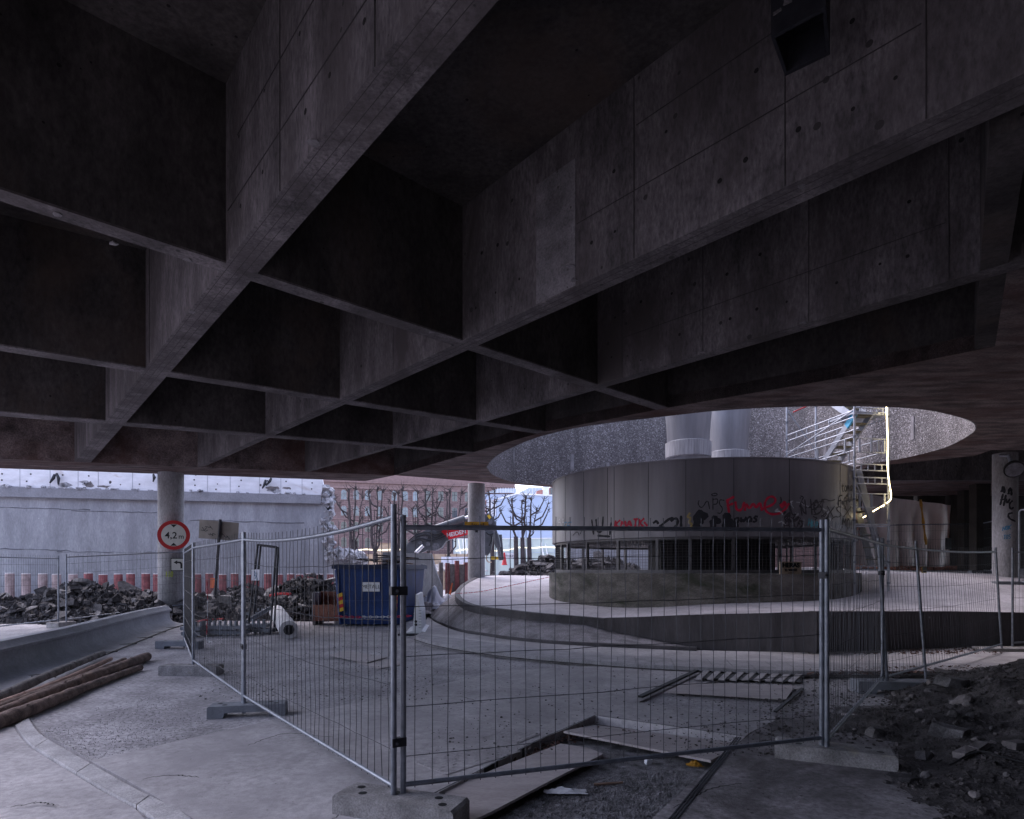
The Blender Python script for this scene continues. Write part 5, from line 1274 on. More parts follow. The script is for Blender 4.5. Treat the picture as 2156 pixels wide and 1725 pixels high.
ro = thing('wrapped_roll', 'white plastic wrapped roll lying on the ground before the crate', 'roll', (ra.x, ra.y, 0))
pts = [ra.lerp(rb_, k / 12) for k in range(13)]; random.seed(3)
MB().tube(pts, [rr * random.uniform(.94, 1.05) for _ in pts], 20, cap=True).build('wrap', M['roll'], ro, True)
dr_ = (ra - rb_).normalized(); e = ra + dr_ * .012
MB().tube([e, e + dr_ * .01], [.13, .12], 12).build('core_end', M['dark_steel'], ro)
for k in range(5):
    a = random.uniform(0, 6.28); sdv = dr_.orthogonal().normalized(); q = Matrix.Rotation(a, 3, dr_) @ sdv * .1; MB().plate([e + q * .2, e + q * 1.2 + dr_ * .05, e + q * 1.0 + Vector((0, 0, .07)) + dr_ * .06], dr_, .004).build('loose_flap', M['white' if k % 2 else 'black'], ro)
def flat_sheet(name, pts, label, cat, m, z=.006, th=.02, group=None, tilt=None):
    P = [Vector((p.x, p.y, z if tilt is None else tilt[i])) for i, p in enumerate(pts)]
    o = MB().plate(P, (0, 0, 1), th).build(name, m); return tag(o, label, cat, group)
flat_sheet('plywood_sheet', [pg(693, 1386), pg(728, 1372), pg(815, 1387), pg(772, 1398)], 'warped plywood sheet on the road behind the fence, upper of two', 'sheet', M['ply'], .02, .015, None, [.05, .01, .02, .01])
flat_sheet('plywood_sheet', [pg(750, 1396), pg(772, 1399.5), pg(818, 1388.5), pg(843, 1394), pg(842, 1401.5), pg(799, 1409)], 'lower plywood sheet on the road, partly covered by another', 'sheet', M['ply'], .002, .012)
# fence foot stack and clutter
def stack(x, y, label, n=3, seed=1, w=1.1):
    random.seed(seed); p = pg(x, y); t = thing('foot_stack', label, 'stack', p)
    for k in range(n):
        c = Vector((p.x + random.uniform(-.08, .08), p.y + random.uniform(-.06, .06), .09 + k * .13)); a = random.uniform(-.12, .12)
        b = MB().box(c, (w, .42, .09), rz=a).build('foot_block', M['plastic_grey'], t)
        for j in range(int(w / .13)):
            q = c + Vector((-w / 2 + .1 + j * .13, -.16, -.065)); MB().box(q, (.05, .06, .04)).build('knob', M['plastic_grey'], t)
    for j in range(int(w / .14)):
        q = Vector((p.x - w / 2 + .12 + j * .14, p.y - .1, .09 + n * .13)); MB().tube([q - Vector((0, 0, .09)), q + Vector((0, 0, .04))], .04, 10).build('knob', M['plastic_grey'], t, True)
    return t
stack(474, 1338, 'stack of grey plastic fence feet with knobs beside the fence post', 2, 1, 1.25)
stack(549, 1334, 'small tilted stack of grey fence feet near the white roll', 2, 2, .55)
stack(416, 1340, 'low grey fence feet stack behind the edge on fence panel', 2, 4, .5)
stack(533, 1305, 'jumbled grey fence feet lying before the rubble', 2, 5, .9)
def leaning_frame(x0, y0, x1, y1, Yb, label, w):
    a = pd(x0, y0, Yb); a.z = .0; b = pd(x1, y1, Yb + .5); u = Vector((1, -.35, 0)).normalized(); t = thing('leaning_frame', label, 'steel frame', a)
    b2 = b + u * w; a2 = a + u * w * 1.2
    MB().tube([a, b], .03, 8).build('post', M['dark_steel'], t, True); MB().tube([a2, b2 + Vector((0, 0, -.07))], .03, 8).build('post', M['dark_steel'], t, True)
    MB().tube([b, b2 + Vector((0, 0, -.07))], .026, 8).build('rail', M['dark_steel'], t, True)
    return t
leaning_frame(521, 1318, 543, 1147, 16.5, 'dark steel frame leaning behind the fence, left of the pair', .62)
leaning_frame(531, 1312, 549, 1149, 17.2, 'dark steel frame leaning behind the fence, right of the pair', .62)
pa, pb2 = pg(515, 1331), pd(570, 1280, 17.4)
tag(MB().tube([pa + Vector((0, 0, .25)), pb2], .06, 10).build('steel_pipe', M['galv'], None, True), 'pale galvanised pipe leaning on the middle rubble heap', 'pipe')
# white road barrier end
bp_ = pg(878, 1338); jb = thing('road_barrier', 'white plastic road barrier seen end on between skip and embankment', 'road barrier', bp_)
k_ = bp_.y / FPX
pr = [(-.34, 0), (.36, 0), (.34, .05), (.12, .12), (.10, .60), (.06, .75), (.03, 1.05), (-.03, 1.07), (-.06, .75), (-.12, .12), (-.32, .05)]
MB().plate([(bp_.x + x, bp_.y, z) for x, z in pr], Vector((-.08, 1, 0)), 1.9).build('body', M['white'], jb)
MB().box((bp_.x, bp_.y + .1, .03), (.95, .5, .05)).build('base_plate', M['dark_steel'], jb)
for z in (.28, .36): MB().tube([(bp_.x - .03, bp_.y - .012, z), (bp_.x - .03, bp_.y + .02, z)], .035, 12).build('hole', M['black'], jb)
bq = MB()
for k in range(7): MB().box((bp_.x + .08, bp_.y - .004, .2 + k * .075), (.07, .01, .008)).build('slot', M['dark_steel'], jb)
# white sheeting heap
def crumple(cx, cy, cz, rx, ry, hz, seed, m, label, name, cat, zrot=0.0):
    random.seed(seed); n = 22; vs = []
    for i in range(n):
        for j in range(n):
            u, v = i / (n - 1) * 2 - 1, j / (n - 1) * 2 - 1; d = math.sqrt(u * u + v * v); e = max(0, 1 - d ** 1.5)
            z = hz * e * (.7 + .8 * noise.noise(Vector((u * 2.2 + seed, v * 2.2, 0)))) + .16 * hz * noise.noise(Vector((u * 6, v * 6, seed))) + .02
            s = 1 + .2 * noise.noise(Vector((math.atan2(v, u) * 1.5, seed, 0)))
            vs.append((cx + u * rx * s, cy + v * ry * s, cz + max(.01, z)))
    mb = MB().add(vs, [(i * n + j, (i + 1) * n + j, (i + 1) * n + j + 1, i * n + j + 1) for i in range(n - 1) for j in range(n - 1)])
    o = mb.build(name, m); return tag(o, label, cat)
c = pd(922, 1252, 22.0); crumple(c.x, c.y, .32, .75, .9, .75, 4, M['sheet_white'], 'heap of crumpled white sheeting beside the embankment', 'plastic_sheeting', 'sheeting')
c = pd(900, 1258, 21.4); crumple(c.x, c.y, .2, .5, .5, .35, 9, M['ply'], 'tan crumpled cloth in front of the white sheeting', 'torn_cloth', 'cloth')
c = pd(946, 1257, 22.4); tag(MB().tube([c, c + Vector((.1, .1, .5))], [.04, .03], 6).build('orange_strip', M['orange']), 'orange strip sticking out of the white sheeting', 'strip')
# upright concrete slab and bucket
sl = [pd(x, y, 25.6) for x, y in ((846, 1165), (908, 1165), (917, 1200), (930, 1236))]; sl += [Vector((sl[-1].x, 25.6, -.2)), Vector((sl[0].x - .3, 25.6, -.2))]
tag(MB().plate(sl, (0, 1, 0), .35).build('concrete_slab', M['wall']), 'pale upright broken concrete slab behind the skip', 'slab')
bk = thing('digger_bucket', 'grey excavator bucket with teeth lying against the pale slab', 'bucket', pd(880, 1228, 22.5))
bpf = [pd(x, y, 22.5) for x, y in ((862, 1232), (868, 1216), (884, 1194), (890, 1192), (891, 1200), (886, 1222), (878, 1234), (870, 1238))]
MB().plate(bpf, (0, 1, 0), .9).build('shell', M['barrier'], bk)
for k in range(4): p = pd(885, 1196, 22.5) + Vector((0, .08 + .22 * k, 0)); MB().bar(p, p + Vector((.07, 0, .13)), .07).build('tooth', M['galv_dark'], bk)

# ------------------------------------------------------------------ excavator
ex = thing('excavator', 'dark grey demolition excavator arm with red sign panel behind the column', 'excavator', pd(800, 1240, 33))
YX = 33.0
def xp(px, py, Y=YX): return pd(845 + px * .168, 991.7 + py * .168, Y)     # points read off an enlarged print
boom = [(-60, 1120), (-20, 1010), (90, 900), (190, 800), (300, 745), (420, 720), (640, 640), (800, 590), (960, 560), (1060, 540), (1080, 580), (1050, 640), (900, 690), (820, 790), (600, 860), (560, 880), (500, 960), (420, 1000), (320, 990), (180, 1060), (20, 1140)]
MB().plate([xp(*p) for p in boom], (0, 1, 0), .62).build('boom', M['excav'], ex)
red = [(500, 760), (540, 730), (700, 700), (930, 655), (930, 800), (830, 800), (598, 862)]
MB().plate([xp(*p, YX - .03) for p in red], (0, -1, 0), .015).build('name_panel', M['excav_red'], ex)
a_, b2_ = xp(585, 800), xp(800, 752)
lettering('HEIDEN', .30, (xp(690, 785, YX - .055)), (b2_ - a_), Vector((0, 0, 1)) + (b2_ - a_).normalized() * -.2, M['white'], ex, .01, bold=.006)
stick = [(1050, 560), (1085, 530), (1120, 540), (1160, 590), (1195, 690), (1190, 720), (1150, 790), (1140, 900), (1120, 1010), (1080, 1060), (1050, 1060), (1020, 900), (1010, 700)]
MB().plate([xp(*p, YX + .05) for p in stick], (0, 1, 0), .5).build('stick', M['excav'], ex)
MB().plate([xp(*p, YX + .035) for p in ((1072, 565), (1100, 545), (1130, 585), (1102, 605))], (0, -1, 0), .01).build('yellow_plate', M['yellow'], ex)
MB().tube([xp(420, 720, YX - .3), xp(800, 590, YX - .3)], .17, 12).build('hydraulic_cylinder', M['excav'], ex, True)
MB().tube([xp(700, 622, YX - .3), xp(860, 570, YX - .3)], .08, 10).build('piston_rod', M['hyd'], ex, True)
MB().tube([xp(180, 1030, YX - .2), xp(275, 935, YX - .2)], .10, 12).build('piston_rod', M['hyd'], ex, True)
MB().tube([xp(1180, 790, YX - .1), xp(1215, 960, YX - .1)], .16, 12).build('hydraulic_cylinder', M['excav'], ex, True)
MB().tube([xp(1215, 960, YX - .1), xp(1240, 1110, YX - .1)], .09, 10).build('piston_rod', M['galv_dark'], ex, True)
MB().tube([xp(1228, 800, YX + .5), xp(1252, 1120, YX + .5)], .15, 12).build('hydraulic_cylinder', M['excav'], ex, True)
for (px, py, r_) in ((285, 830, .2), (430, 950, .2), (335, 915, .12), (1170, 770, .14), (1110, 640, .14), (240, 900, .1)):
    p = xp(px, py, YX); MB().tube([p + Vector((0, -.07, 0)), p + Vector((0, .69, 0))], r_, 16).build('pivot_pin', M['galv_dark'], ex, True)
for k, pts in enumerate(([(90, 880), (200, 790), (330, 770), (420, 800), (520, 780)], [(120, 890), (240, 850), (360, 870), (470, 850), (560, 810)], [(180, 830), (300, 800), (400, 840), (520, 800)], [(450, 700), (560, 690), (650, 650)], [(1060, 770), (1100, 800), (1150, 790)], [(1120, 800), (1130, 860), (1100, 940)], [(1070, 1060), (1065, 1100), (1090, 1140), (1130, 1145)])):
    MB().tube(catmull([xp(*p, YX - .12) for p in pts], 5), .035, 6).build('hose', M['black'] if k < 6 else M['tan'], ex, True)
p = xp(1178, 1094, YX + 3); MB().box((p.x, p.y, p.z), (.46, 1.0, .16)).build('engine_cover', M['yellow'], ex)
p2_ = Vector((p.x - .3, p.y + .6, 1.0)); MB().box((p2_.x, p2_.y, .9), (1.8, 1.8, .9)).build('track_frame', M['excav'], ex)
MB().box(xp(-30, 1090, YX + .8) + Vector((0, .4, -1.0)), (1.6, 1.8, 2.6)).build('boom_base', M['excav'], ex)

# ------------------------------------------------------------------ red steel piles behind column two, far debris
for i, x in enumerate((928, 942, 952, 962, 972, 981)):
    p = pd(x, 1232, 26.5); o = MB().box((p.x, p.y, (E + .3) / 2), (.17, .17, E + .3 + random.uniform(-.1, .1)), rz=.3).build('steel_pile', M['red_post'] if i % 2 else M['brick']); tag(o, 'rusty red steel pile standing between the pale slab and the column', 'pile', 'red steel piles')
    o.location.z = 0
c = pd(945, 1187, 27.5); crumple(c.x, c.y, E - .1, 1.6, 1.0, .35, 12, M['broken'], 'pale snow dusted debris lying on top of the red piles', 'debris_pile', 'debris')

# ------------------------------------------------------------------ far buildings
fb = thing('sandstone_building', 'long pink sandstone building with arched windows behind bare trees', 'building', (-20, 134, 0))
fl = Vector(pd(640, HY, 129)); fr = Vector(pd(1030, HY, 139)); fu = (fr - fl); fu.z = 0; fu.normalize(); fn = Vector((fu.y, -fu.x, 0))
def ff(x, y, off=0.0):       # facade point seen at print (x, y)
    k = (x - CX) / FPX; s = (k * fl.y - fl.x) / (fu.x - k * fu.y); p = fl + fu * s; return Vector((p.x, p.y, E + (HY - y) / FPX * p.y)) + fn * off
a, b = fl - fu * 12, fr + fu * 6
def facbox(p, q, z0, z1, d0, d1, name, m, par):
    return MB().hexa([Vector((v.x, v.y, z0)) for v in (p + fn * d1, q + fn * d1, q + fn * d0, p + fn * d0)], [Vector((v.x, v.y, z1)) for v in (p + fn * d1, q + fn * d1, q + fn * d0, p + fn * d0)]).build(name, m, par)
ztop = ff(677, 1011).z
facbox(a, b, -.5, ztop - 1.6, -12, 0, 'wall', M['stonewall'], fb)
facbox(a, b, ztop - 1.6, ztop - 1.15, -12, .35, 'cornice', M['trim'], fb)
facbox(a, b, ztop - 1.15, ztop + 2.5, -12, .1, 'attic', M['trim'], fb)
facbox(a, b, ztop - .35, ztop - .1, .1, .6, 'cornice', M['trim'], fb)
zb_ = ff(800, 1160).z
facbox(a, b, ff(800, 1094).z - .15, ff(800, 1094).z + .1, 0, .12, 'string_course', M['trim'], fb)
WX = [672, 698, 724, 750, 774, 800, 830, 853, 875]; WR = [901, 928, 957, 984, 1010]
rowc = [1041, 1075, 1108, 1141]
def window(x, y, arched, dark, w=2.25 / 2, h=2.05):
    yy = y + (x - 698) * .022
    c = ff(x, yy); wu = 5.6 / FPX * c.y; hh = 10.3 / FPX * c.y
    out = [(-wu, -hh), (wu, -hh), (wu, hh - (wu if arched else 0))] + ([(wu * math.cos(t), hh - wu + wu * math.sin(t)) for t in [math.pi * k / 8 for k in range(1, 8)]] if arched else []) + [(-wu, hh - (wu if arched else 0))]
    pt = lambda u, v, d: c + fu * u + Vector((0, 0, v)) + fn * d
    f = MB().plate([pt(u * 1.28, v * 1.12 + (0 if not arched else 0), .0) for u, v in out], fn, .08).build('window', M['trim'], fb)
    MB().plate([pt(u, v, .085) for u, v in out], fn, .02).build('pane', M['glass_dark' if dark else 'glass'], f)
    mu = MB()
    fr_ = MB(); 
    MB().box(pt(0, -.0, .12), (.07, .03, hh * 1.94), rz=math.atan2(fu.y, fu.x)).build('mullion', M['galv_dark'] if not dark else M['dark_steel'], f)
    MB().box(pt(0, hh * .25, .145), (wu * 1.96, .03, .07), rz=math.atan2(fu.y, fu.x))  .build('transom', M['galv_dark'] if not dark else M['dark_steel'], f)
for r_, y in enumerate(rowc):
    for x in WX: window(x, y, True, r_ >= 2)
    for x in WR: window(x, y - 1, False, True)
pb_ = thing('pale_blue_building', 'big plain pale blue windowless building with sloping top', 'building', (8, 80, 0))
pts = [pd(x, y, 82) for x, y in ((1046, 1052), (1087, 1040), (1190, 1045), (1300, 1050))]
MB().plate([Vector((pts[0].x, 82, -.5))] + [Vector((pts[-1].x, 82, -.5))] + [p for p in pts[::-1]], (0, 1, 0), 12).build('wall', M['pale_blue'], pb_)
p0, p1 = pd(1030, 1087, 81.9), pd(1090, 1087, 81.9); MB().plate([Vector((p0.x, 81.9, -.5)), Vector((p1.x, 81.9, -.5)), p1, p0], (0, 1, 0), 5).build('lower_wall', M['pale_blue'], pb_)
for i in range(3):
    q = pts[i], pts[i + 1]; MB().bar(q[0] + Vector((0, -.05, 0)), q[1] + Vector((0, -.05, 0)), .18).build('roof_edge', M['white'], pb_)
gb = thing('terrace_building', 'white building with glass railed roof terrace behind the pale blue building', 'building', (10, 120, 0))
p0, p1 = pd(1010, 1041, 120), pd(1140, 1041, 120); MB().hexa([Vector((p0.x, 120, -.5)), Vector((p1.x, 120, -.5)), Vector((p1.x, 132, -.5)), Vector((p0.x, 132, -.5))], [Vector((p0.x, 120, p0.z)), Vector((p1.x, 120, p0.z)), Vector((p1.x, 132, p0.z)), Vector((p0.x, 132, p0.z))]).build('wall', M['pale_blue'], gb)
for k in range(12):
    x = 1022 + k * 3.0; p = pd(x, 1041, 119.8); MB().hexa([Vector((p.x, 119.8, 6)), Vector((p.x + .13, 119.8, 6)), Vector((p.x + .13, 120, 6)), Vector((p.x, 120, 6))], [Vector((p.x, 119.8, p.z - 1)), Vector((p.x + .13, 119.8, p.z - 1)), Vector((p.x + .13, 120, p.z - 1)), Vector((p.x, 120, p.z - 1))]).build('facade_fin', M['brickred' if k % 3 == 0 else 'white'], gb)
r0, r1 = pd(1022, 1038, 119.5), pd(1088, 1031, 119.5); MB().plate([r0, pd(1088, 1038, 119.5), pd(1088, 1028.5, 119.5), pd(1050, 1029, 119.5)], (0, 1, 0), .1).build('glass_rail', M['roof_glass'], gb)
for k in range(8): p = pd(1048 + k * 5.6, 1038, 119.3); MB().bar(p, p + Vector((0, 0, 1.0)), .08).build('rail_post', M['white'], gb)
MB().plate([pd(1086, 1041, 119), pd(1142, 1041, 119), pd(1142, 1027, 119), pd(1112, 1027, 119)], (0, 1, 0), 6).build('glass_wall', M['roof_glass'], gb)
for k in range(7): p = pd(1094 + k * 6.8, 1042, 118.9); MB().bar(p, Vector((p.x, p.y, pd(0, 1042 - 2 - min(12, k * 2.6 + 2), 119).z)), .1).build('wall_mullion', M['white'], gb)
rbb = thing('red_brick_house', 'red brick house with small window just left of the drum', 'house', (10, 100, 0))
q = [pd(x, y, 100) for x, y in ((1130, 1040), (1130, 1034), (1160, 1026), (1200, 1024), (1200, 1050), (1130, 1050))]
MB().plate([Vector((q[0].x, 100, -.5)), Vector((q[3].x, 100, -.5)), q[3], q[2], q[1]], (0, 1, 0), 4).build('wall', M['brickred'], rbb)
w_ = pd(1165, 1037, 99.9); MB().box(w_, (1.0, .1, 1.5)).build('window', M['glass_dark'], rbb); MB().box(w_ + Vector((-1.2, 0, 0)), (1.0, .08, 2.0)).build('panel', M['white'], rbb)
# hoarding, with raking braces, lights on it
ho = thing('site_hoarding', 'pale green site hoarding with white raking braces', 'hoarding', (2, 56, 0))
h0, h1 = pd(955, HY, 56), pd(1260, HY, 54); hd = (h1 - h0); hd.z = 0; hd.normalize(); ht = E + 65 / FPX * 55
MB().hexa([(h0.x, h0.y, -.2), (h1.x, h1.y, -.2), (h1.x, h1.y + .12, -.2), (h0.x, h0.y + .12, -.2)], [(h0.x, h0.y, ht), (h1.x, h1.y, ht), (h1.x, h1.y + .12, ht), (h0.x, h0.y + .12, ht)]).build('panel', M['hoard'], ho)
MB().bar((h0.x, h0.y - .03, ht), (h1.x, h1.y - .03, ht), .08).build('top_rail', M['white'], ho)
MB().bar((h0.x, h0.y - .03, ht * .72), (h1.x, h1.y - .03, ht * .72), .05).build('mid_rail', M['roof_glass'], ho)
for k in range(13):
    p = h0 + hd * (k * 1.02); MB().bar((p.x, p.y - .02, 0), (p.x, p.y - .02, ht - .05), .03).build('panel_joint', M['roof_glass'], ho)
for x in (966, 980, 1096, 1138):
    p = pd(x, HY, 55); MB().bar((p.x, p.y - .1, ht - .1), (p.x + .7, p.y - 1.8, 0), .09).build('brace', M['white'], ho); MB().bar((p.x + .35, p.y - .1, ht - .1), (p.x + 1.05, p.y - 1.8, 0), .07).build('brace', M['white'], ho)
sl_ = [pd(x, y, 53.4) for x, y in ((960, 1160), (985, 1157), (1035, 1160), (1060, 1159), (1075, 1157), (1092, 1153), (1120, 1154), (1150, 1152), (1180, 1154))]
tag(MB().tube(catmull(sl_, 5), .05, 6).build('string_light', M['led_far'], None, True), 'glowing light string hung along the pale green hoarding', 'light string')
sl2 = [pd(x, y, 47) for x, y in ((745, 1160), (770, 1157), (800, 1159), (835, 1157), (870, 1160))]
tag(MB().tube(catmull(sl2, 5), .05, 6).build('string_light', M['led_far'], None, True), 'glowing light string behind the blue skip', 'light string')
hb = thing('timber_hoarding', 'low tan timber hoarding before the pink building', 'hoarding', (-14, 50, 0))
p0, p1 = pd(700, HY, 52), pd(985, HY, 52)
MB().hexa([(p0.x, 52, -.2), (p1.x, 52, -.2), (p1.x, 52.1, -.2), (p0.x, 52.1, -.2)], [(p0.x, 52, 3.0), (p1.x, 52, 3.0), (p1.x, 52.1, 3.0), (p0.x, 52.1, 3.0)]).build('panel', M['tan'], hb)
for k in range(13):
    x = p0.x + (p1.x - p0.x) * k / 12; MB().bar((x, 51.95, 0), (x, 51.95, 3.05), .06).build('batten', M['ply_edge'], hb)
sc1 = pd(810, 1158, 49); cb1 = thing('site_cabin', 'small tan site cabin behind the blue skip', 'cabin', (sc1.x, 49, 0))
MB().box((sc1.x, 50, 1.9), (1.5, 1.6, 3.8)).build('wall', M['tan'], cb1); MB().box((sc1.x, 50, 3.85), (1.7, 1.8, .1)).build('roof', M['trim'], cb1); MB().box((sc1.x - .2, 49.17, 1.3), (.6, .05, 2.0)).build('door', M['ply_edge'], cb1)
p = pd(770, 1190, 40); tag(MB().box((p.x, p.y, 1.6), (1.2, .8, 1.1)).build('tan_box', M['tan']), 'tan box standing between the broken wall end and the skip', 'box')
# barrier blocks and sign far behind the heap
wb = thing('white_sign', 'long white site sign with black letters behind the far rubble heap', 'sign', pd(1072, 1172, 46))
MB().box(pd(1072, 1171, 46), (.62 * 1.6, .05, .42)).build('panel', M['white'], wb); lettering('TTHIGH', .22, pd(1072, 1171, 46) + Vector((0, -.04, 0)), (1, 0, 0), (0, 0, 1), M['black'], wb, .01)
o = MB().lathe([(.22, 0), (.18, .08), (.05, .9), (.001, .92)], (pd(1062, 1175, 44).x, 44, E + .3), 14).build('traffic_cone', M['red'], None, True); tag(o, 'red and white traffic cone beside the white site sign', 'cone')
for i in range(6):
    p = pd(1010 + i * 0 + 935 - 1010 + i * 12, 1174, 42); o = MB().box((p.x, p.y, E + .95 - .35), (.36, .3, .5)).build('white_bag', M['sheet_white']); tag(o, 'white wrapped block in the row behind the red piles', 'block', 'white wrapped blocks')
# wall and slope seen through the grille
o = MB().box((8.6, 39.0, 2.2), (10.4, .5, 4.4)).build('yard_wall', M['wall']); tag(o, 'pale concrete yard wall seen through the left part of the drum grille', 'wall')
o = MB().box((19.0, 38.0, 3.2), (13, .5, 6.4)).build('yard_wall', M['trim']); tag(o, 'reddish yard wall seen through the right part of the drum grille', 'wall')

# ------------------------------------------------------------------ bare trees
def tree(stems, Y, label, seed, base=(None, 1165)):
    random.seed(seed); xb = base[0] if base[0] else sum(s[0] for s in stems) / len(stems)
    pb = pd(xb, HY, Y); pb.z = -.1
    t = thing('bare_tree', label, 'tree', (pb.x, pb.y, 0), 0, 'bare pollarded trees')
    fork = Vector((pb.x, pb.y, E + (HY - base[1]) / FPX * Y))
    MB().tube([pb, pb.lerp(fork, .5) + Vector((.04, 0, 0)), fork], [.24, .19, .17], 10).build('trunk', M['tree'], t, True)
    for (x, ytop, w) in stems:
        top = pd(x, ytop, Y + random.uniform(-.5, .5)); n = 7
        pts = [fork.lerp(top, (k / n) ** 1.0) + Vector((random.uniform(-.09, .09), random.uniform(-.09, .09), 0)) * (0 if k in (0,) else 1) for k in range(n + 1)]
        pts[1] = Vector((pts[0].x + (top.x - pts[0].x) * .55, pts[1].y, pts[1].z)); 
        for k in range(2, n): pts[k] = Vector((pts[k].x * .35 + (pts[0].x + (top.x - pts[0].x) * (.55 + .45 * k / n)) * .65, pts[k].y, pts[k].z))
        r0 = .075 * w; mb = MB().tube(pts, [r0 * (1 - .42 * k / n) * random.uniform(.92, 1.1) for k in range(n + 1)], 8)
        mb.tube([top - Vector((0, 0, .15)), top, top + Vector((0, 0, .12))], [r0 * .7, r0 * 1.05, r0 * .5], 7)
        for k in range(9):
            a = random.uniform(0, 6.28); L = random.uniform(.25, .75); s0 = top + Vector((0, 0, random.uniform(-.2, .1))); d = Vector((math.cos(a), math.sin(a) * .6, random.uniform(.15, 1.1))).normalized()
            mb.tube([s0, s0 + d * L * .5, s0 + d * L + Vector((0, 0, .08))], [.025, .016, .006], 4)
        for k in range(14):
            f = random.uniform(.15, .95); i = min(n - 1, int(f * n)); s0 = pts[i].lerp(pts[i + 1], f * n - i); a = random.choice((0, math.pi)) + random.gauss(0, .8); L = random.uniform(.15, .55)
            d = Vector((math.cos(a), math.sin(a), random.uniform(-.1, .8))).normalized(); mb.tube([s0, s0 + d * L], [.03, .007], 4)
        for k in range(random.choice((1, 2, 2))):
            f = random.uniform(.3, .8); i = int(f * n); s0 = pts[i]; sg_ = random.choice((-1, 1)); L = random.uniform(.8, 1.5)
            q = [s0, s0 + Vector((sg_ * L * .45, 0, .25 * L)), s0 + Vector((sg_ * L * .7, random.uniform(-.3, .3), .75 * L)), s0 + Vector((sg_ * L * .8, 0, 1.05 * L))]
            mb.tube(q, [.07, .06, .05, .03], 6)
            for kk in range(6):
                a = random.uniform(0, 6.28); d = Vector((math.cos(a), .3 * math.sin(a), random.uniform(.2, 1))).normalized(); e_ = q[-1] - Vector((0, 0, random.uniform(0, .4))); mb.tube([e_, e_ + d * random.uniform(.2, .5)], [.02, .005], 4)
        mb.build('branch', M['tree'], t, True)
tree([(734, 1032, 1.5), (749, 1027, 1.1)], 44, 'thick bare tree nearest the broken wall end', 1, (741, 1152))
tree([(762, 1046, .7)], 45, 'thin bare tree second from the broken wall end', 2, (748, 1140))
tree([(777, 1036, 1.4), (795, 1030, .9), (806, 1034, 1.0)], 44, 'three stemmed bare tree above the blue skip', 3, (790, 1165))
tree([(830, 1040, 1.3), (840, 1036, .8), (848, 1030, 1.2)], 45, 'bare tree rising behind the central fence posts', 4, (838, 1160))
tree([(869, 1072, .7), (880, 1036, 1.0)], 44, 'slim bare tree right of the central fence posts', 5, (878, 1165))
tree([(895, 1033, 1.3), (912, 1032, .9), (920, 1056, .8)], 45, 'bare tree above the digger boom with a leaning stem', 6, (902, 1165))
tree([(941, 1040, 1.0), (947, 1033, 1.2), (972, 1034, .7)], 44, 'bare tree just left of the yellow signed column', 7, (944, 1170))
tree([(1030, 1040, 1.1), (1042, 1034, .7), (1020, 1046, .7)], 48, 'spreading bare tree just right of the yellow signed column', 8, (1036, 1120))
tree([(1078, 1053, 1.15)], 46, 'single stemmed bare tree with one side stub before the pale blue wall', 9, (1086, 1130))
tree([(1099, 1056, 1.0), (1107, 1047, 1.2)], 46, 'twin stemmed bare tree before the pale blue wall', 10, (1100, 1132))
tree([(1118, 1050, 1.1), (1130, 1072, .8)], 46, 'forked bare tree nearest the drum before the pale blue wall', 12, (1114, 1132))

# ------------------------------------------------------------------ scaffold stair tower in the court
sct = thing('scaffold_tower', 'galvanised scaffold stair tower standing behind the drum in the light court', 'scaffold', pd(1799, 1215, 16.3))
C_ = pd(1799, HY, 16.2); R_ = pd(1870.5, HY, 16.35); Lp = pd(1656.5, HY, 19.3); Bp = Lp + (R_ - C_)
zb0 = island_z(C_.x, C_.y); ztp = 9.5
for p in (C_, R_, Lp, Bp):
    MB().tube([(p.x, p.y, zb0 - .1), (p.x, p.y, ztp)], .03, 10).build('standard', M['alu'], sct, True)
    for k in range(14): z = zb0 + .3 + k * .55; MB().tube([(p.x, p.y, z), (p.x, p.y, z + .05)], .046, 8).build('rosette', M['galv'], sct)
def lattice(a, b, z, h=.18, n=6, m='alu'):
    a = Vector((a.x, a.y, z)); b = Vector((b.x, b.y, z)); mb = MB().tube([a, b], .018, 6); mb.tube([a + Vector((0, 0, h)), b + Vector((0, 0, h))], .018, 6)
    for k in range(n + 1): q = a.lerp(b, k / n); mb.bar(q, q + Vector((0, 0, h)), .025)
    mb.build('lattice_beam', M[m], sct)
def rails(a, b, z, hs=(0.0, .5)):
    a = Vector((a.x, a.y, z)); b = Vector((b.x, b.y, z))
    for h in hs: MB().tube([a + Vector((0, 0, h)), b + Vector((0, 0, h))], .014, 6).build('guard_rail', M['alu'], sct, True)
    for k in (.15, .5, .88): q = a.lerp(b, k); MB().bar(q + Vector((0, 0, hs[0])), q + Vector((0, 0, hs[-1])), .04).build('rail_post', M['alu'], sct)
zyC = lambda y, p=C_: E + (HY - y) / FPX * p.y
lattice(Lp, C_, zyC(878)); lattice(Bp, R_, zyC(878)); lattice(C_, R_, zyC(871), .16); lattice(C_, R_, zyC(990), .16, 5); lattice(C_, R_, zyC(1018), .16, 5); lattice(Lp, C_, zyC(990)); lattice(C_, R_, zyC(1200), .1, 5); lattice(C_, R_, zyC(1108), .05, 4)
rails(Lp, C_, zyC(948), (0, .36)); rails(C_, R_, zyC(952), (0, .36)); rails(C_, R_, zyC(1068), (0, .36)); rails(Bp, R_, zyC(948), (0, .36)); rails(Lp, Bp, zyC(948), (0, .36)); rails(Lp, C_, zyC(905), (0, .001))
dk = [Vector((p.x, p.y, zyC(870))) for p in (C_, R_, R_.lerp(Bp, .35), C_.lerp(Lp, .35))]; MB().plate(dk, (0, 0, 1), .05).build('deck', M['alu'], sct)
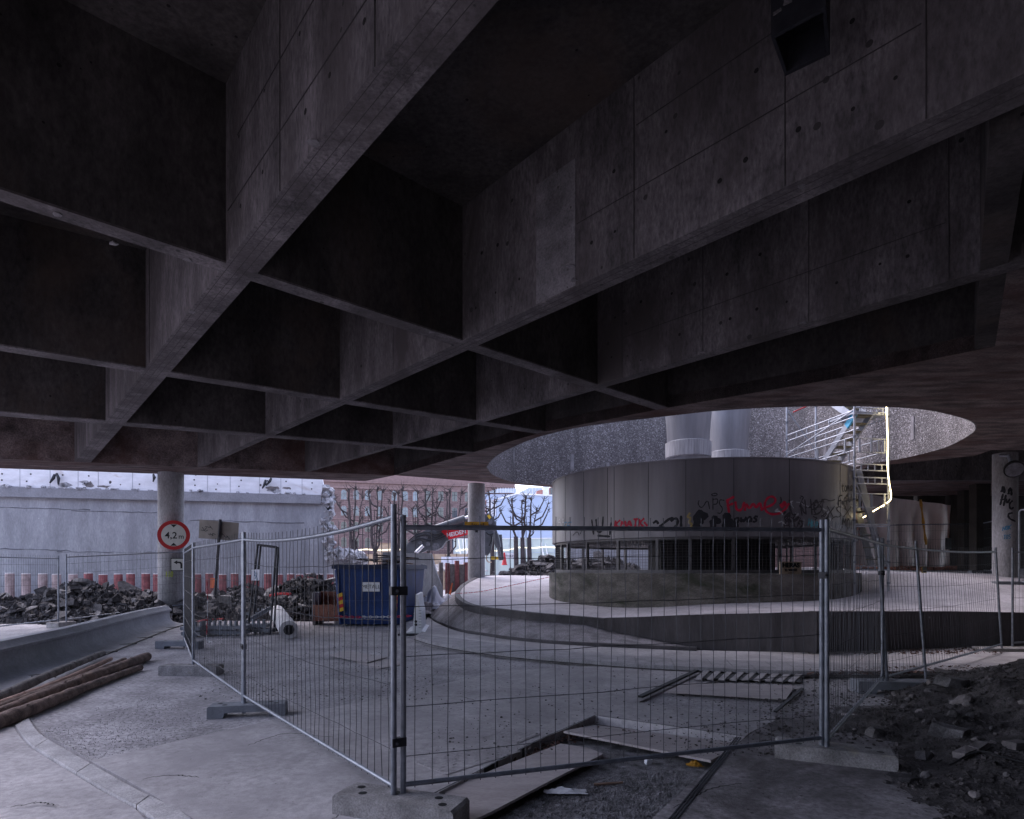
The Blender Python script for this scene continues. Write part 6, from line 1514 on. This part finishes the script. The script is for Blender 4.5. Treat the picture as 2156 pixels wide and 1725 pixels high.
dk = [Vector((p.x, p.y, zyC(985))) for p in (C_.lerp(Lp, .6), R_.lerp(Bp, .6), Bp, Lp)]; MB().plate(dk, (0, 0, 1), .05).build('deck', M['alu'], sct)
def stair(a, b, w, n):
    a = Vector(a); b = Vector(b); w = Vector(w)
    for o_ in (Vector(), w): MB().bar(a + o_, b + o_, .05, .17).build('stringer', M['alu'], sct)
    for k in range(n):
        q = a.lerp(b, (k + .5) / n); dd = (b - a); dd.z = 0; dd.normalize()
        MB().box(q + w / 2, (.24, w.length - .06, .04), rz=math.atan2(dd.y, dd.x)).build('tread', M['deck'], sct)
wv = (R_ - C_) * .48
ta = C_.lerp(Lp, .62) + wv * .2; tb = C_.lerp(Lp, .02) + wv * .2
stair((ta.x, ta.y, zyC(985)), (tb.x, tb.y, zyC(866)), wv, 9)
q0, q1 = Vector((ta.x, ta.y, zyC(985))), Vector((tb.x, tb.y, zyC(866))); MB().bar(q0.lerp(q1, .80) + Vector((-.01, -.02, 0)), q0.lerp(q1, .98) + Vector((-.01, -.02, 0)), .055, .176).build('blue_wrap', M['blue_tape'], sct)
stair((tb.x, tb.y + .3, zyC(866)), (ta.x - .3, ta.y, zyC(760)), wv, 9)
ta2 = C_.lerp(Lp, .75) + wv * .3; tb2 = C_.lerp(R_, .2)
stair((C_.x + .2, C_.y + .2, zyC(985)), (R_.x - .1, R_.y + .1, zyC(1190)), (R_ - C_).orthogonal().normalized() * 0 + Vector((0, .5, 0)), 8)
for (a, za, b, zb2) in ((Lp, 958, C_, 862), (Lp, 862, Bp, 950), (C_, 1010, R_, 1195)):
    MB().tube([(a.x, a.y, zyC(za, a)), (b.x, b.y, zyC(zb2, b))], .022, 8).build('brace', M['alu'], sct, True)
MB().tube([(Lp.x + .2, Lp.y, zyC(868, Lp)), (Bp.x - .3, Bp.y, zyC(856, Bp))], .02, 8).build('red_bar', M['red'], sct, True)
# LED tube hung down the corner pole, then across to the drum
lp2 = [pd(1866, 846, 16.2), pd(1867, 880, 16.2), pd(1869, 930, 16.2), pd(1868.5, 975, 16.2), pd(1870, 1000, 16.2), pd(1873, 1022, 16.2), pd(1876, 1040, 16.2), pd(1874.5, 1053, 16.2), pd(1866, 1060, 16.2)]
tag(MB().tube(catmull(lp2, 5), .011, 8).build('light_tube', M['led'], None, True), 'glowing warm light tube hanging down the scaffold corner', 'light tube')
tag(MB().tube(catmull([pd(1862, 1063, 16.3), pd(1838, 1077, 16.6), pd(1819, 1089, 17.2), pd(1800, 1099, 18.6)], 5), .011, 8).build('light_tube', M['led'], None, True), 'glowing light tube slanting down towards the drum', 'light tube')

# tarp, doorway things
tp_ = thing('plastic_tarp', 'big dirty white plastic tarp hung across the opening at the back', 'tarp', pd(1935, 1196, 28.3))
n, m2 = 46, 16; vs = []; random.seed(5)
for i in range(n):
    for j in range(m2):
        u, v = i / (n - 1), j / (m2 - 1); x = 1815 + u * 187 + (v - .5) * 2 * math.sin(u * 5)
        yt = 1040 + 24 * u; yb = 1200 - 2 * u; p = pd(x, yt + (yb - yt) * v, 28.2)
        p.y += .10 * math.sin(u * 34 + 2.2 * noise.noise(Vector((u * 3, v, 0)))) * (.5 + v) + .15 * noise.noise(Vector((u * 8, v * 3, 1)))
        vs.append(p)
tb_ = MB().add(vs, [(i * m2 + j, i * m2 + j + 1, (i + 1) * m2 + j + 1, (i + 1) * m2 + j) for i in range(n - 1) for j in range(m2 - 1)]); tb_.build('sheet', M['tarp'], tp_, True)
stn = [pd(1938 + 12 * t, 1052 + 95 * t, 28.02) for t in [k / 8 for k in range(9)]]
MB().tube(stn, [.05 + .02 * math.sin(k * 2) for k in range(9)], 5).build('rust_streak', M['ochre'], tp_)
bd = [pd(x, 1205, 27.6) for x in (1790, 2010)]
random.seed(9); rdm = MB()
for k in range(60):
    x = random.uniform(1800, 2040); p = pd(x, 1203, random.uniform(26.9, 27.9)); p.z = island_z(p.x, p.y) + .02; rdm.box(p, (random.uniform(.2, .7), random.uniform(.15, .4), random.uniform(.05, .28)), rz=random.uniform(0, 3), rx=random.uniform(-.3, .3))
tag(rdm.build('red_earth', M['redearth']), 'reddish earth and scraps strewn along the foot of the plastic tarp', 'earth', None, 'stuff')
lo = thing('warning_lamp', 'small glowing orange warning lamp in the dark doorway', 'lamp', pd(2027, 1110, 27.0)); lc = pd(2027, 1100, 27.0)
MB().lathe([(.001, -.16), (.13, -.12), (.17, 0), (.13, .12), (.001, .16)], lc, 16).build('lens', M['lamp_orange'], lo, True); MB().tube([(lc.x, lc.y, island_z(lc.x, lc.y)), lc - Vector((0, 0, .15))], .03, 8).build('post', M['dark_steel'], lo)
p = pd(1997, 1145, 27.9); tag(MB().box(p, (.24, .06, .52)).build('junction_box', M['black']), 'black box hung at the right edge of the tarp', 'box')
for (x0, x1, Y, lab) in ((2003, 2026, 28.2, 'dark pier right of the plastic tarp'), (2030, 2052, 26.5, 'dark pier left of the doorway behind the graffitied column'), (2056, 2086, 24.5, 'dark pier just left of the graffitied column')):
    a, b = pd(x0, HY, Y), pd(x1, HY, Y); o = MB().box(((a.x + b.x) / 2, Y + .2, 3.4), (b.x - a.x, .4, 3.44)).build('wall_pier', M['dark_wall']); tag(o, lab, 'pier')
# floodlight on the right column, box under the slab
fl_ = pd(2136, 989, 17.2); rl = 18 / FPX * 17.2
fo = thing('round_lamp', 'round dark wire caged lamp hanging beside the graffitied column', 'lamp', fl_)
nn_ = Vector((-.35, -.75, -.55)).normalized(); u_ = nn_.orthogonal().normalized(); 
MB().tube([fl_, fl_ - nn_ * .10, fl_ - nn_ * .22], [rl * 1.05, rl * .98, rl * .35], 24).build('housing', M['black'], fo, True); MB().tube([fl_ + nn_ * .004, fl_ + nn_ * .012], [rl * .9, rl * .88], 24).build('lens', M['galv_dark'], fo, True)
MB().tube([fl_ - nn_ * .2, fl_ + Vector((-.05, .15, .42)), fl_ + Vector((.05, .55, .5))], .05, 8).build('arm', M['galv'], fo, True)
bx = thing('ceiling_box', 'dark rectangular housing hanging from the slab at the upper right', 'housing', (2.2, 4.6, 7.0))
bz = 5.75; kz = (bz - E)
q4 = [pz(1653, 161, bz), pz(1748, 115, bz), pz(1739, 14, bz), pz(1623, 78, bz)]
cq = sum(q4, Vector()) / 4
tpz = [Vector((p.x, p.y, ZT + .002)) for p in q4]
inn = [cq + (p - cq) * .86 for p in q4]; up_ = [p + Vector((0, 0, .28)) for p in inn]
mb = MB().add(q4 + tpz + inn + up_, [(i, 4 + i, 4 + (i + 1) % 4, (i + 1) % 4) for i in range(4)] + [(i, (i + 1) % 4, 8 + (i + 1) % 4, 8 + i) for i in range(4)] + [(8 + i, 8 + (i + 1) % 4, 12 + (i + 1) % 4, 12 + i) for i in range(4)] + [(12, 13, 14, 15)])
mb.build('casing', M['dark_steel'], bx)
random.seed(2)
for k in range(9): 
    p = q4[3].lerp(q4[2], random.uniform(.1, .8)) + Vector((0, 0, random.uniform(.15, .5))); f_ = (q4[2] - q4[3]); f_.z = 0; n_ = Vector((f_.y, -f_.x, 0)).normalized(); n_ = -n_ if n_.y > 0 else n_
    MB().box(p + n_ * .004, (random.uniform(.03, .09), .006, random.uniform(.01, .05)), rz=math.atan2(f_.y, f_.x), ry=random.uniform(-.4, .4)).build('rust_flake', M['stone'], bx)

# ------------------------------------------------------------------ foreground plates, pit, drain
flat_sheet('steel_plate', [pg(1187, 1551), pg(1250, 1519), pg(1563, 1562), pg(1497, 1611)], 'large dusty plate sunk at the back of the gravel pit', 'plate', M['ply'], .0, .022, None, [.035, -.06, -.04, .02])
flat_sheet('steel_plate', [pg(935, 1668), pg(1035, 1624), pg(1180, 1568), pg(1240, 1577), pg(1270, 1590), pg(1165, 1643), pg(1035, 1712), pg(965, 1745)], 'long dusty plate lying along the left side of the gravel pit', 'plate', M['ply'], -.01, .02)
random.seed(6)
dp_ = MB()
for k in range(420):
    t = random.random(); a = pg(1220, 1521).lerp(pg(1535, 1563), t) if random.random() < .5 else pg(1215, 1532).lerp(pg(905, 1690), t)
    a += Vector((random.gauss(0, .05), random.gauss(-.05, .05), 0)); s = random.uniform(.01, .04); dp_.box((a.x, a.y - .06, -.05 + s * .2 + random.uniform(0, .03)), (s, s * random.uniform(.4, 1), s * .5), rz=random.uniform(0, 3), rx=random.uniform(-.6, .6))
tag(dp_.build('pit_litter', M['leaves']), 'dark leaves and crumbs caught along the edges of the pit', 'litter', None, 'stuff')
fr1 = MB(); fpts = [pg(905, 1682, 0), pg(1000, 1634, 0), pg(1130, 1565, 0), pg(1253, 1511, 0), pg(1400, 1532, 0), pg(1562, 1555, 0)]
for i in range(5): fr1.bar((fpts[i].x, fpts[i].y - .012, -.014), (fpts[i + 1].x, fpts[i + 1].y - .012, -.014), .016, .09)
tag(fr1.build('pit_frame', M['dark_steel']), 'dark steel frame lining the left and back edges of the gravel pit', 'frame')
fe = MB()
a0_, a1_ = pg(1374, 1726), pg(1560, 1560)
for o_ in (0, .022, .044): d_ = Vector((a1_.y - a0_.y, -(a1_.x - a0_.x), 0)).normalized() * -o_; fe.bar(Vector((a0_.x, a0_.y, .03)) + d_ - Vector((.25, .75, 0)), Vector((a1_.x, a1_.y, .03)) + d_, .011)
tag(fe.build('edge_rail', M['dark_steel']), 'dark steel rail along the right edge of the gravel pit', 'rail')
def bit(pts, label, cat, m, name, th=.01): 
    o = MB().plate([Vector((p.x, p.y, p.z)) for p in pts], (0, 0, 1), th).build(name, m); return tag(o, label, cat)
bit([pg(1250, 1652, -.06), pg(1312, 1648, -.06), pg(1312, 1650, -.06), pg(1250, 1655, -.06)], 'thin rusty stick lying on the gravel', 'stick', M['ply_edge'], 'stick', .012)
c = pg(1365, 1604, -.05); o = MB().box((c.x, c.y, -.045), (.06, .04, .05), rz=.4, rx=.3).build('crumpled_cup', M['white']); tag(o, 'white crumpled cup beside the big plate', 'cup')
c = pg(1462, 1614, -.06); crumple(c.x, c.y, -.065, .07, .05, .05, 21, M['ochre'], 'yellow wrapper on the gravel by the plate corner', 'wrapper', 'wrapper')
c = pg(1190, 1670, -.06); crumple(c.x, c.y, -.068, .17, .05, .04, 22, M['white'], 'torn white plastic strip on the gravel', 'torn_plastic', 'plastic')
# checkered cover plates let into the paving
for (L_, lab) in (([(868, 1612), (1030, 1579), (1098, 1590), (940, 1640)], 'patterned steel cover plate beside the front fence post'), ([(1013, 1561), (1055, 1545), (1140, 1552), (1090, 1573)], 'patterned steel cover plate left of the pit corner')):
    P = [pg(x, y, .0) for x, y in L_]; t = thing('cover_plate', lab, 'cover plate', (P[0].x, P[0].y, .03))
    MB().plate([Vector((p.x, p.y, .031)) for p in P], (0, 0, 1), .005).build('plate', M['slab'], t); st = MB()
    for i in range(14):
        for j in range(7):
            u, v = (i + .5) / 14, (j + .5) / 7; a = P[0].lerp(P[1], u); b = P[3].lerp(P[2], u); q = a.lerp(b, v); st.box((q.x, q.y, .0375), (.045, .012, .004), rz=R(40 if (i + j) % 2 else -30))
    st.build('raised_pattern', M['slab'], t)
# drain frame with comb slats
dr = thing('drain_grate', 'open rectangular drain frame with comb slats and plates behind the front fence', 'drain', pg(1560, 1440))
Y = [pg(x, y) for x, y in ((1348, 1474), (1492, 1405), (1700, 1418), (1640, 1512))]
MB().plate([Vector((p.x, p.y, .0305)) for p in (pg(1484, 1410), pg(1694, 1420), pg(1686, 1441), pg(1463, 1432))], (0, 0, 1), .004).build('opening', M['black'], dr)
for k in range(9):
    x = 1480 + k * 24.5; a, b = pg(x - 10, 1436 + k * .6), pg(x + 14, 1413 + k * .9); MB().bar((a.x, a.y, .042), (b.x, b.y, .042), .09, .018).build('slat', M['slab'], dr)
MB().bar(Vector((Y[0].x, Y[0].y, .04)), Vector((Y[1].x, Y[1].y, .04)), .07, .03).build('frame_bar', M['black'], dr); MB().bar(Vector((Y[1].x, Y[1].y, .04)), Vector((Y[2].x, Y[2].y, .04)), .05, .03).build('frame_bar', M['black'], dr)
MB().plate([Vector((p.x, p.y, .034)) for p in (pg(1444, 1443), pg(1675, 1450), pg(1655, 1480), pg(1400, 1464))], (0, 0, 1), .012).build('plate', M['ply'], dr)
MB().bar((pg(1690, 1455).x, pg(1690, 1455).y, .036), (pg(1632, 1505).x, pg(1632, 1505).y, .036), .04, .02).build('frame_bar', M['black'], dr)
# dark litter flecks on the paving
random.seed(17); lf = MB()
for k in range(4200):
    x = random.choice((random.gauss(1640, 110), random.uniform(700, 1700), random.gauss(1780, 120), random.uniform(420, 900))); y = random.uniform(1395, 1600) if x > 900 else random.uniform(1316, 1480)
    p = pg(x, y, .0); s = random.uniform(.004, .014) * (1.5 if x > 1600 else 1) * random.choice((1, 1, 1.8)); lf.box((p.x, p.y, .036 + s * .1), (s, s * random.uniform(.4, 1), s * .4), rz=random.uniform(0, 3), rx=random.uniform(-.4, .4))
tag(lf.build('litter', M['dirt']), 'dark crumbs and leaf bits scattered over the dusty paving', 'litter', None, 'stuff')
gr_ = MB(); random.seed(61)
for k in range(2600):
    t = random.random() ** 1.6; a = KB[2].lerp(KB[20], random.random() * .55); b = pg(560, 1530).lerp(pg(330, 1440), random.random()); p = a.lerp(b, t * .8) + Vector((random.gauss(0, .08), random.gauss(0, .08), 0))
    s = random.uniform(.002, .007); gr_.box((p.x + .05, p.y + .04, s * .4 + .001), (s, s * random.uniform(.6, 1), s), rz=random.uniform(0, 3))
tag(gr_.build('road_grit', M['gravel']), 'fine loose grit on the worn road beside the stone kerb', 'grit', None, 'stuff')
ckm = MB()
for st in ([(700, 1725), (745, 1700), (752, 1690), (790, 1672)], [(300, 1640), (360, 1632), (420, 1636)], [(520, 1570), (600, 1545), (700, 1552)], [(1100, 1450), (1180, 1462), (1300, 1455)], [(20, 1700), (80, 1690), (120, 1696)], [(880, 1470), (960, 1466), (1020, 1480)], [(1420, 1700), (1500, 1660), (1560, 1650)]):
    P = resamp(catmull([pg(x, y, .031) for x, y in st], 6), 26); P = [p + Vector((random.uniform(-.012, .012), random.uniform(-.012, .012), 0)) for p in P]
    for i in range(25): w_ = .003 + .003 * math.sin(i / 25 * 3.14); d = (P[i + 1] - P[i]).normalized(); n_ = Vector((-d.y, d.x, 0)) * w_; ckm.add([P[i] - n_, P[i] + n_, P[i + 1] + n_, P[i + 1] - n_], [(3, 2, 1, 0)])
ck_ = ckm.build('paving_cracks', M['soot2']); ck_["kind"] = "structure"
lv_ = MB()
for k in range(1500):
    x = random.choice((random.uniform(1700, 2110), random.gauss(1960, 70))); y = random.choice((random.uniform(1372, 1388), random.uniform(1416, 1428) + (x - 1900) * -.02)); p = pg(x, y); s = random.uniform(.02, .06)
    lv_.box((p.x, p.y, .07 + random.uniform(0, .03)), (s, s * .7, .006), rz=random.uniform(0, 3), rx=random.uniform(-.7, .7), ry=random.uniform(-.7, .7))
tag(lv_.build('leaf_litter', M['leaves']), 'brown dead leaves drifted along the foot of the dark low wall', 'leaves', None, 'stuff')
tag(MB().bar((pg(1745, 1386).x, pg(1745, 1386).y, .1), (pg(1850, 1384).x, pg(1850, 1384).y, .1), .06, .05).build('timber_batten', M['brick']), 'reddish timber batten lying at the foot of the dark low wall', 'batten')

# ------------------------------------------------------------------ earth heap, lower right
def dirt_z(x, y):
    h = 0
    for (cx, cy, rx, ry, hz) in ((7.6, 7.0, 3.0, 2.6, .66), (5.2, 5.2, 1.8, 1.5, .22), (5.0, 6.6, 1.6, 1.0, .16), (6.2, 4.0, 2.8, 1.7, .28), (4.2, 4.6, 1.3, 1.0, .07), (3.4, 3.6, 1.4, .8, .03)):
        d = math.hypot((x - cx) / rx, (y - cy) / ry)
        if d < 1: h = max(h, hz * (1 - d * d) ** 1.1)
    if h <= 0: return None
    return h + .09 * noise.noise(Vector((x * 1.7, y * 1.7, 3))) * min(1, h * 5) + .05 * noise.noise(Vector((x * 5, y * 5, 7))) * min(1, h * 6) + .022 * noise.noise(Vector((x * 15, y * 15, 1)))
st = .06; nx, ny = int(8.2 / st), int(7 / st); idx = {}; vs = []
for i in range(nx):
    for j in range(ny):
        x, y = 2.8 + i * st, 2.6 + j * st; z = dirt_z(x, y)
        if z is not None: idx[i, j] = len(vs); vs.append((x, y, z + .022))
random.seed(23)
dmb = MB().add(vs, [(idx[i, j], idx[i + 1, j], idx[i + 1, j + 1], idx[i, j + 1]) for (i, j) in idx if (i + 1, j) in idx and (i + 1, j + 1) in idx and (i, j + 1) in idx])
for k in range(17000):
    x, y = random.uniform(2.9, 8.5), random.uniform(2.9, 9); z = dirt_z(x, y)
    if z is None: continue
    s = random.uniform(.005, .020) * random.choice((1, 1, 1, 2.0)); dmb.box((x, y, z + .025), (s, s * random.uniform(.6, 1), s * random.uniform(.5, .9)), rz=random.uniform(0, 3), rx=random.uniform(-.8, .8))
tag(dmb.build('earth_heap', M['dirt'], None, True), 'low heap of dark earth and crumbs in the lower right corner', 'earth heap', None, 'stuff')
sp_ = []
for i in range(8):
    random.seed(300 + i); bmx = bmesh.new(); bmesh.ops.create_icosphere(bmx, subdivisions=2, radius=1)
    for v in bmx.verts: v.co *= 1 + .45 * noise.noise(v.co * 1.1 + Vector((i * 7, 0, 0))) ; v.co.z *= .65; v.co.y *= .8
    me = bpy.data.meshes.new('stone'); bmx.to_mesh(me); bmx.free(); me.materials.append(M['stone'] if i % 3 else M['brick']); sp_.append(me)
random.seed(41); cnt = 0
while cnt < 130:
    x, y = random.uniform(3.0, 8.5), random.uniform(3.0, 8.5); z = dirt_z(x, y)
    if z is None: continue
    s = random.uniform(.02, .06) if cnt > 6 else random.uniform(.08, .14)
    c = bpy.data.objects.new('stone', random.choice(sp_)); COL.objects.link(c); c.location = (x, y, z + .03 + s * .1); c.scale = (s, s, s); c.rotation_euler = (random.uniform(-.4, .4), random.uniform(-.4, .4), random.uniform(0, 6))
    tag(c, 'grey stone lying on the dark earth heap', 'stone', 'stones on the earth heap'); cnt += 1
def brick_at(x, y, L, W, Hh, rz, label, m='brick', ry=0.0, z=None):
    p = pg(x, y, .12); zz_ = dirt_z(p.x, p.y) or 0; 
    if m == 'brick': mb = MB().box((0, 0, 0), (L * .8, W * .8, Hh * .8)); nm = 'brick'
    else:
        me = CH[int(abs(x + y)) % len(CH)]; mb = MB().add([(v.co.x * L * .55, v.co.y * W * .7, v.co.z * Hh * 2.6) for v in me.vertices], [tuple(f.vertices) for f in me.polygons]); nm = 'concrete_lump'
    Mx = Matrix.Rotation(rz, 3, 'Z') @ Matrix.Rotation(ry, 3, 'Y')
    mb.v = [tuple(Vector((p.x, p.y, zz_ + Hh * .35 + .02)) + Mx @ (Vector(v) + Vector((random.uniform(-.1, .1) * W, random.uniform(-.1, .1) * W, random.uniform(-.1, .1) * Hh)))) for v in mb.v]
    o = mb.build(nm, M[m]); tag(o, label, 'brick' if nm == 'brick' else 'concrete lump')
brick_at(2030, 1594, .24, .11, .07, .5, 'pale brick lying front left on the earth heap, left of its broken pair', 'brick', -.1)
brick_at(2060, 1580, .24, .11, .07, .5, 'pale brick end to end with another on the earth heap', 'brick', -.12)
brick_at(1945, 1583, .17, .10, .07, .15, 'broken concrete block low on the earth heap', 'stone', .1)
brick_at(1900, 1622, .22, .12, .07, -.2, 'flat broken block beside the front right fence foot', 'rubble')
brick_at(2140, 1582, .25, .14, .08, .3, 'pale broken block at the right picture edge on the earth heap', 'brick')
brick_at(2000, 1470, .40, .36, .10, .2, 'big grey concrete lump on top of the earth heap', 'rubble_pale', .15)
brick_at(2000, 1548, .42, .3, .11, .1, 'broad broken concrete lump in the middle of the earth heap', 'rubble_pale', .2)
brick_at(1990, 1440, .32, .1, .05, -.6, 'pale wedge of stone at the back edge of the earth heap', 'brick', .2)
p = pg(1815, 1520); tag(MB().box((p.x, p.y, .07), (.42, .05, .02), rz=-.35).build('pale_strip', M['ply']), 'pale wooden strip lying behind the slanting fence rail', 'strip')
cb = [pg(2000, 1560, .3), pg(2060, 1530, .4), pg(2110, 1515, .5), pg(2180, 1500, .6)]
tag(MB().tube(catmull([Vector((p.x, p.y, (dirt_z(p.x, p.y) or .1) + .06)) for p in cb], 5), .008, 6).build('cable', M['black'], None, True), 'thin black cable trailing over the earth heap', 'cable')

# ------------------------------------------------------------------ chains
def chain(pts, label, r=.035, two=True, alt=6):
    P = resamp(catmull([Vector(p) for p in pts], 8), max(20, int(sum((Vector(pts[i + 1]) - Vector(pts[i])).length for i in range(len(pts) - 1)) / .085)))
    t = thing('barrier_chain', label, 'chain', P[0])
    A_, B_ = MB(), MB()
    for i in range(len(P) - 1):
        mb = A_ if (i // alt) % 2 == 0 else B_; d = (P[i + 1] - P[i]); up = Vector((0, 0, 1)) if i % 2 else d.cross(Vector((0, 0, 1))).normalized()
        c = (P[i] + P[i + 1]) / 2; dn = d.normalized(); L = d.length * .72; ring = [c + dn * (L * math.cos(a)) + up * (r * .55 * math.sin(a)) for a in [2 * math.pi * k / 8 for k in range(9)]]
        mb.tube(ring, r * .2, 4, cap=False)
    A_.build('red_links', M['chain'], t); B_.build('white_links' if two else 'red_links', M['chain_white' if two else 'chain'], t)
chain([pd(706, 1297, 18.4), pd(740, 1299.5, 18.4), pd(820, 1299, 18.4), pd(866, 1297, 18.0)], 'red and white chain strung across the front of the blue skip', .05, True, 9)
chain([pd(880, 1299, 18.5), pd(940, 1292, 19), pd(1000, 1280, 19.5), pd(1060, 1262, 19.5), pd(1120, 1245, 19.3), pd(1166, 1236, 19.0)], 'thin red chain slanting up across the raised pavement to the drum', .04, False, 5) if False else None
chain([pd(960, 1250, 19.3), pd(1010, 1246, 19.6), pd(1080, 1232, 20.2), pd(1130, 1221, 20.8), pd(1172, 1212, 21.2)], 'thin red chain slanting over the raised pavement towards the drum', .022, False, 5)
chain([pd(436, 1226, 14.0), pd(437, 1260, 14.0), pd(437, 1300, 14.0), pd(436, 1345, 14.0), pd(446, 1352, 13.9)], 'red and white chain hanging down beside the edge on fence panel', .04, True, 5)
tag(MB().tube(catmull([pg(410, 1311, .06), pg(430, 1306, .08), pg(455, 1304, .05), pg(470, 1303, .08)], 5), .03, 6).build('red_strap', M['red']), 'red strap lying on the ground before the sign foot', 'strap')
tag(MB().tube(catmull([pd(568, 1254, 20.5), pd(590, 1250, 20.3), pd(612, 1251, 20.2)], 4), .045, 6).build('red_hose', M['red']), 'red hose lying over the middle rubble heap', 'hose')
o = MB().box(pd(449, 1228, 25.0), (.22, .06, .4)).build('orange_board', M['orange']); tag(o, 'faded orange board behind the rubble beside the signed column', 'board')
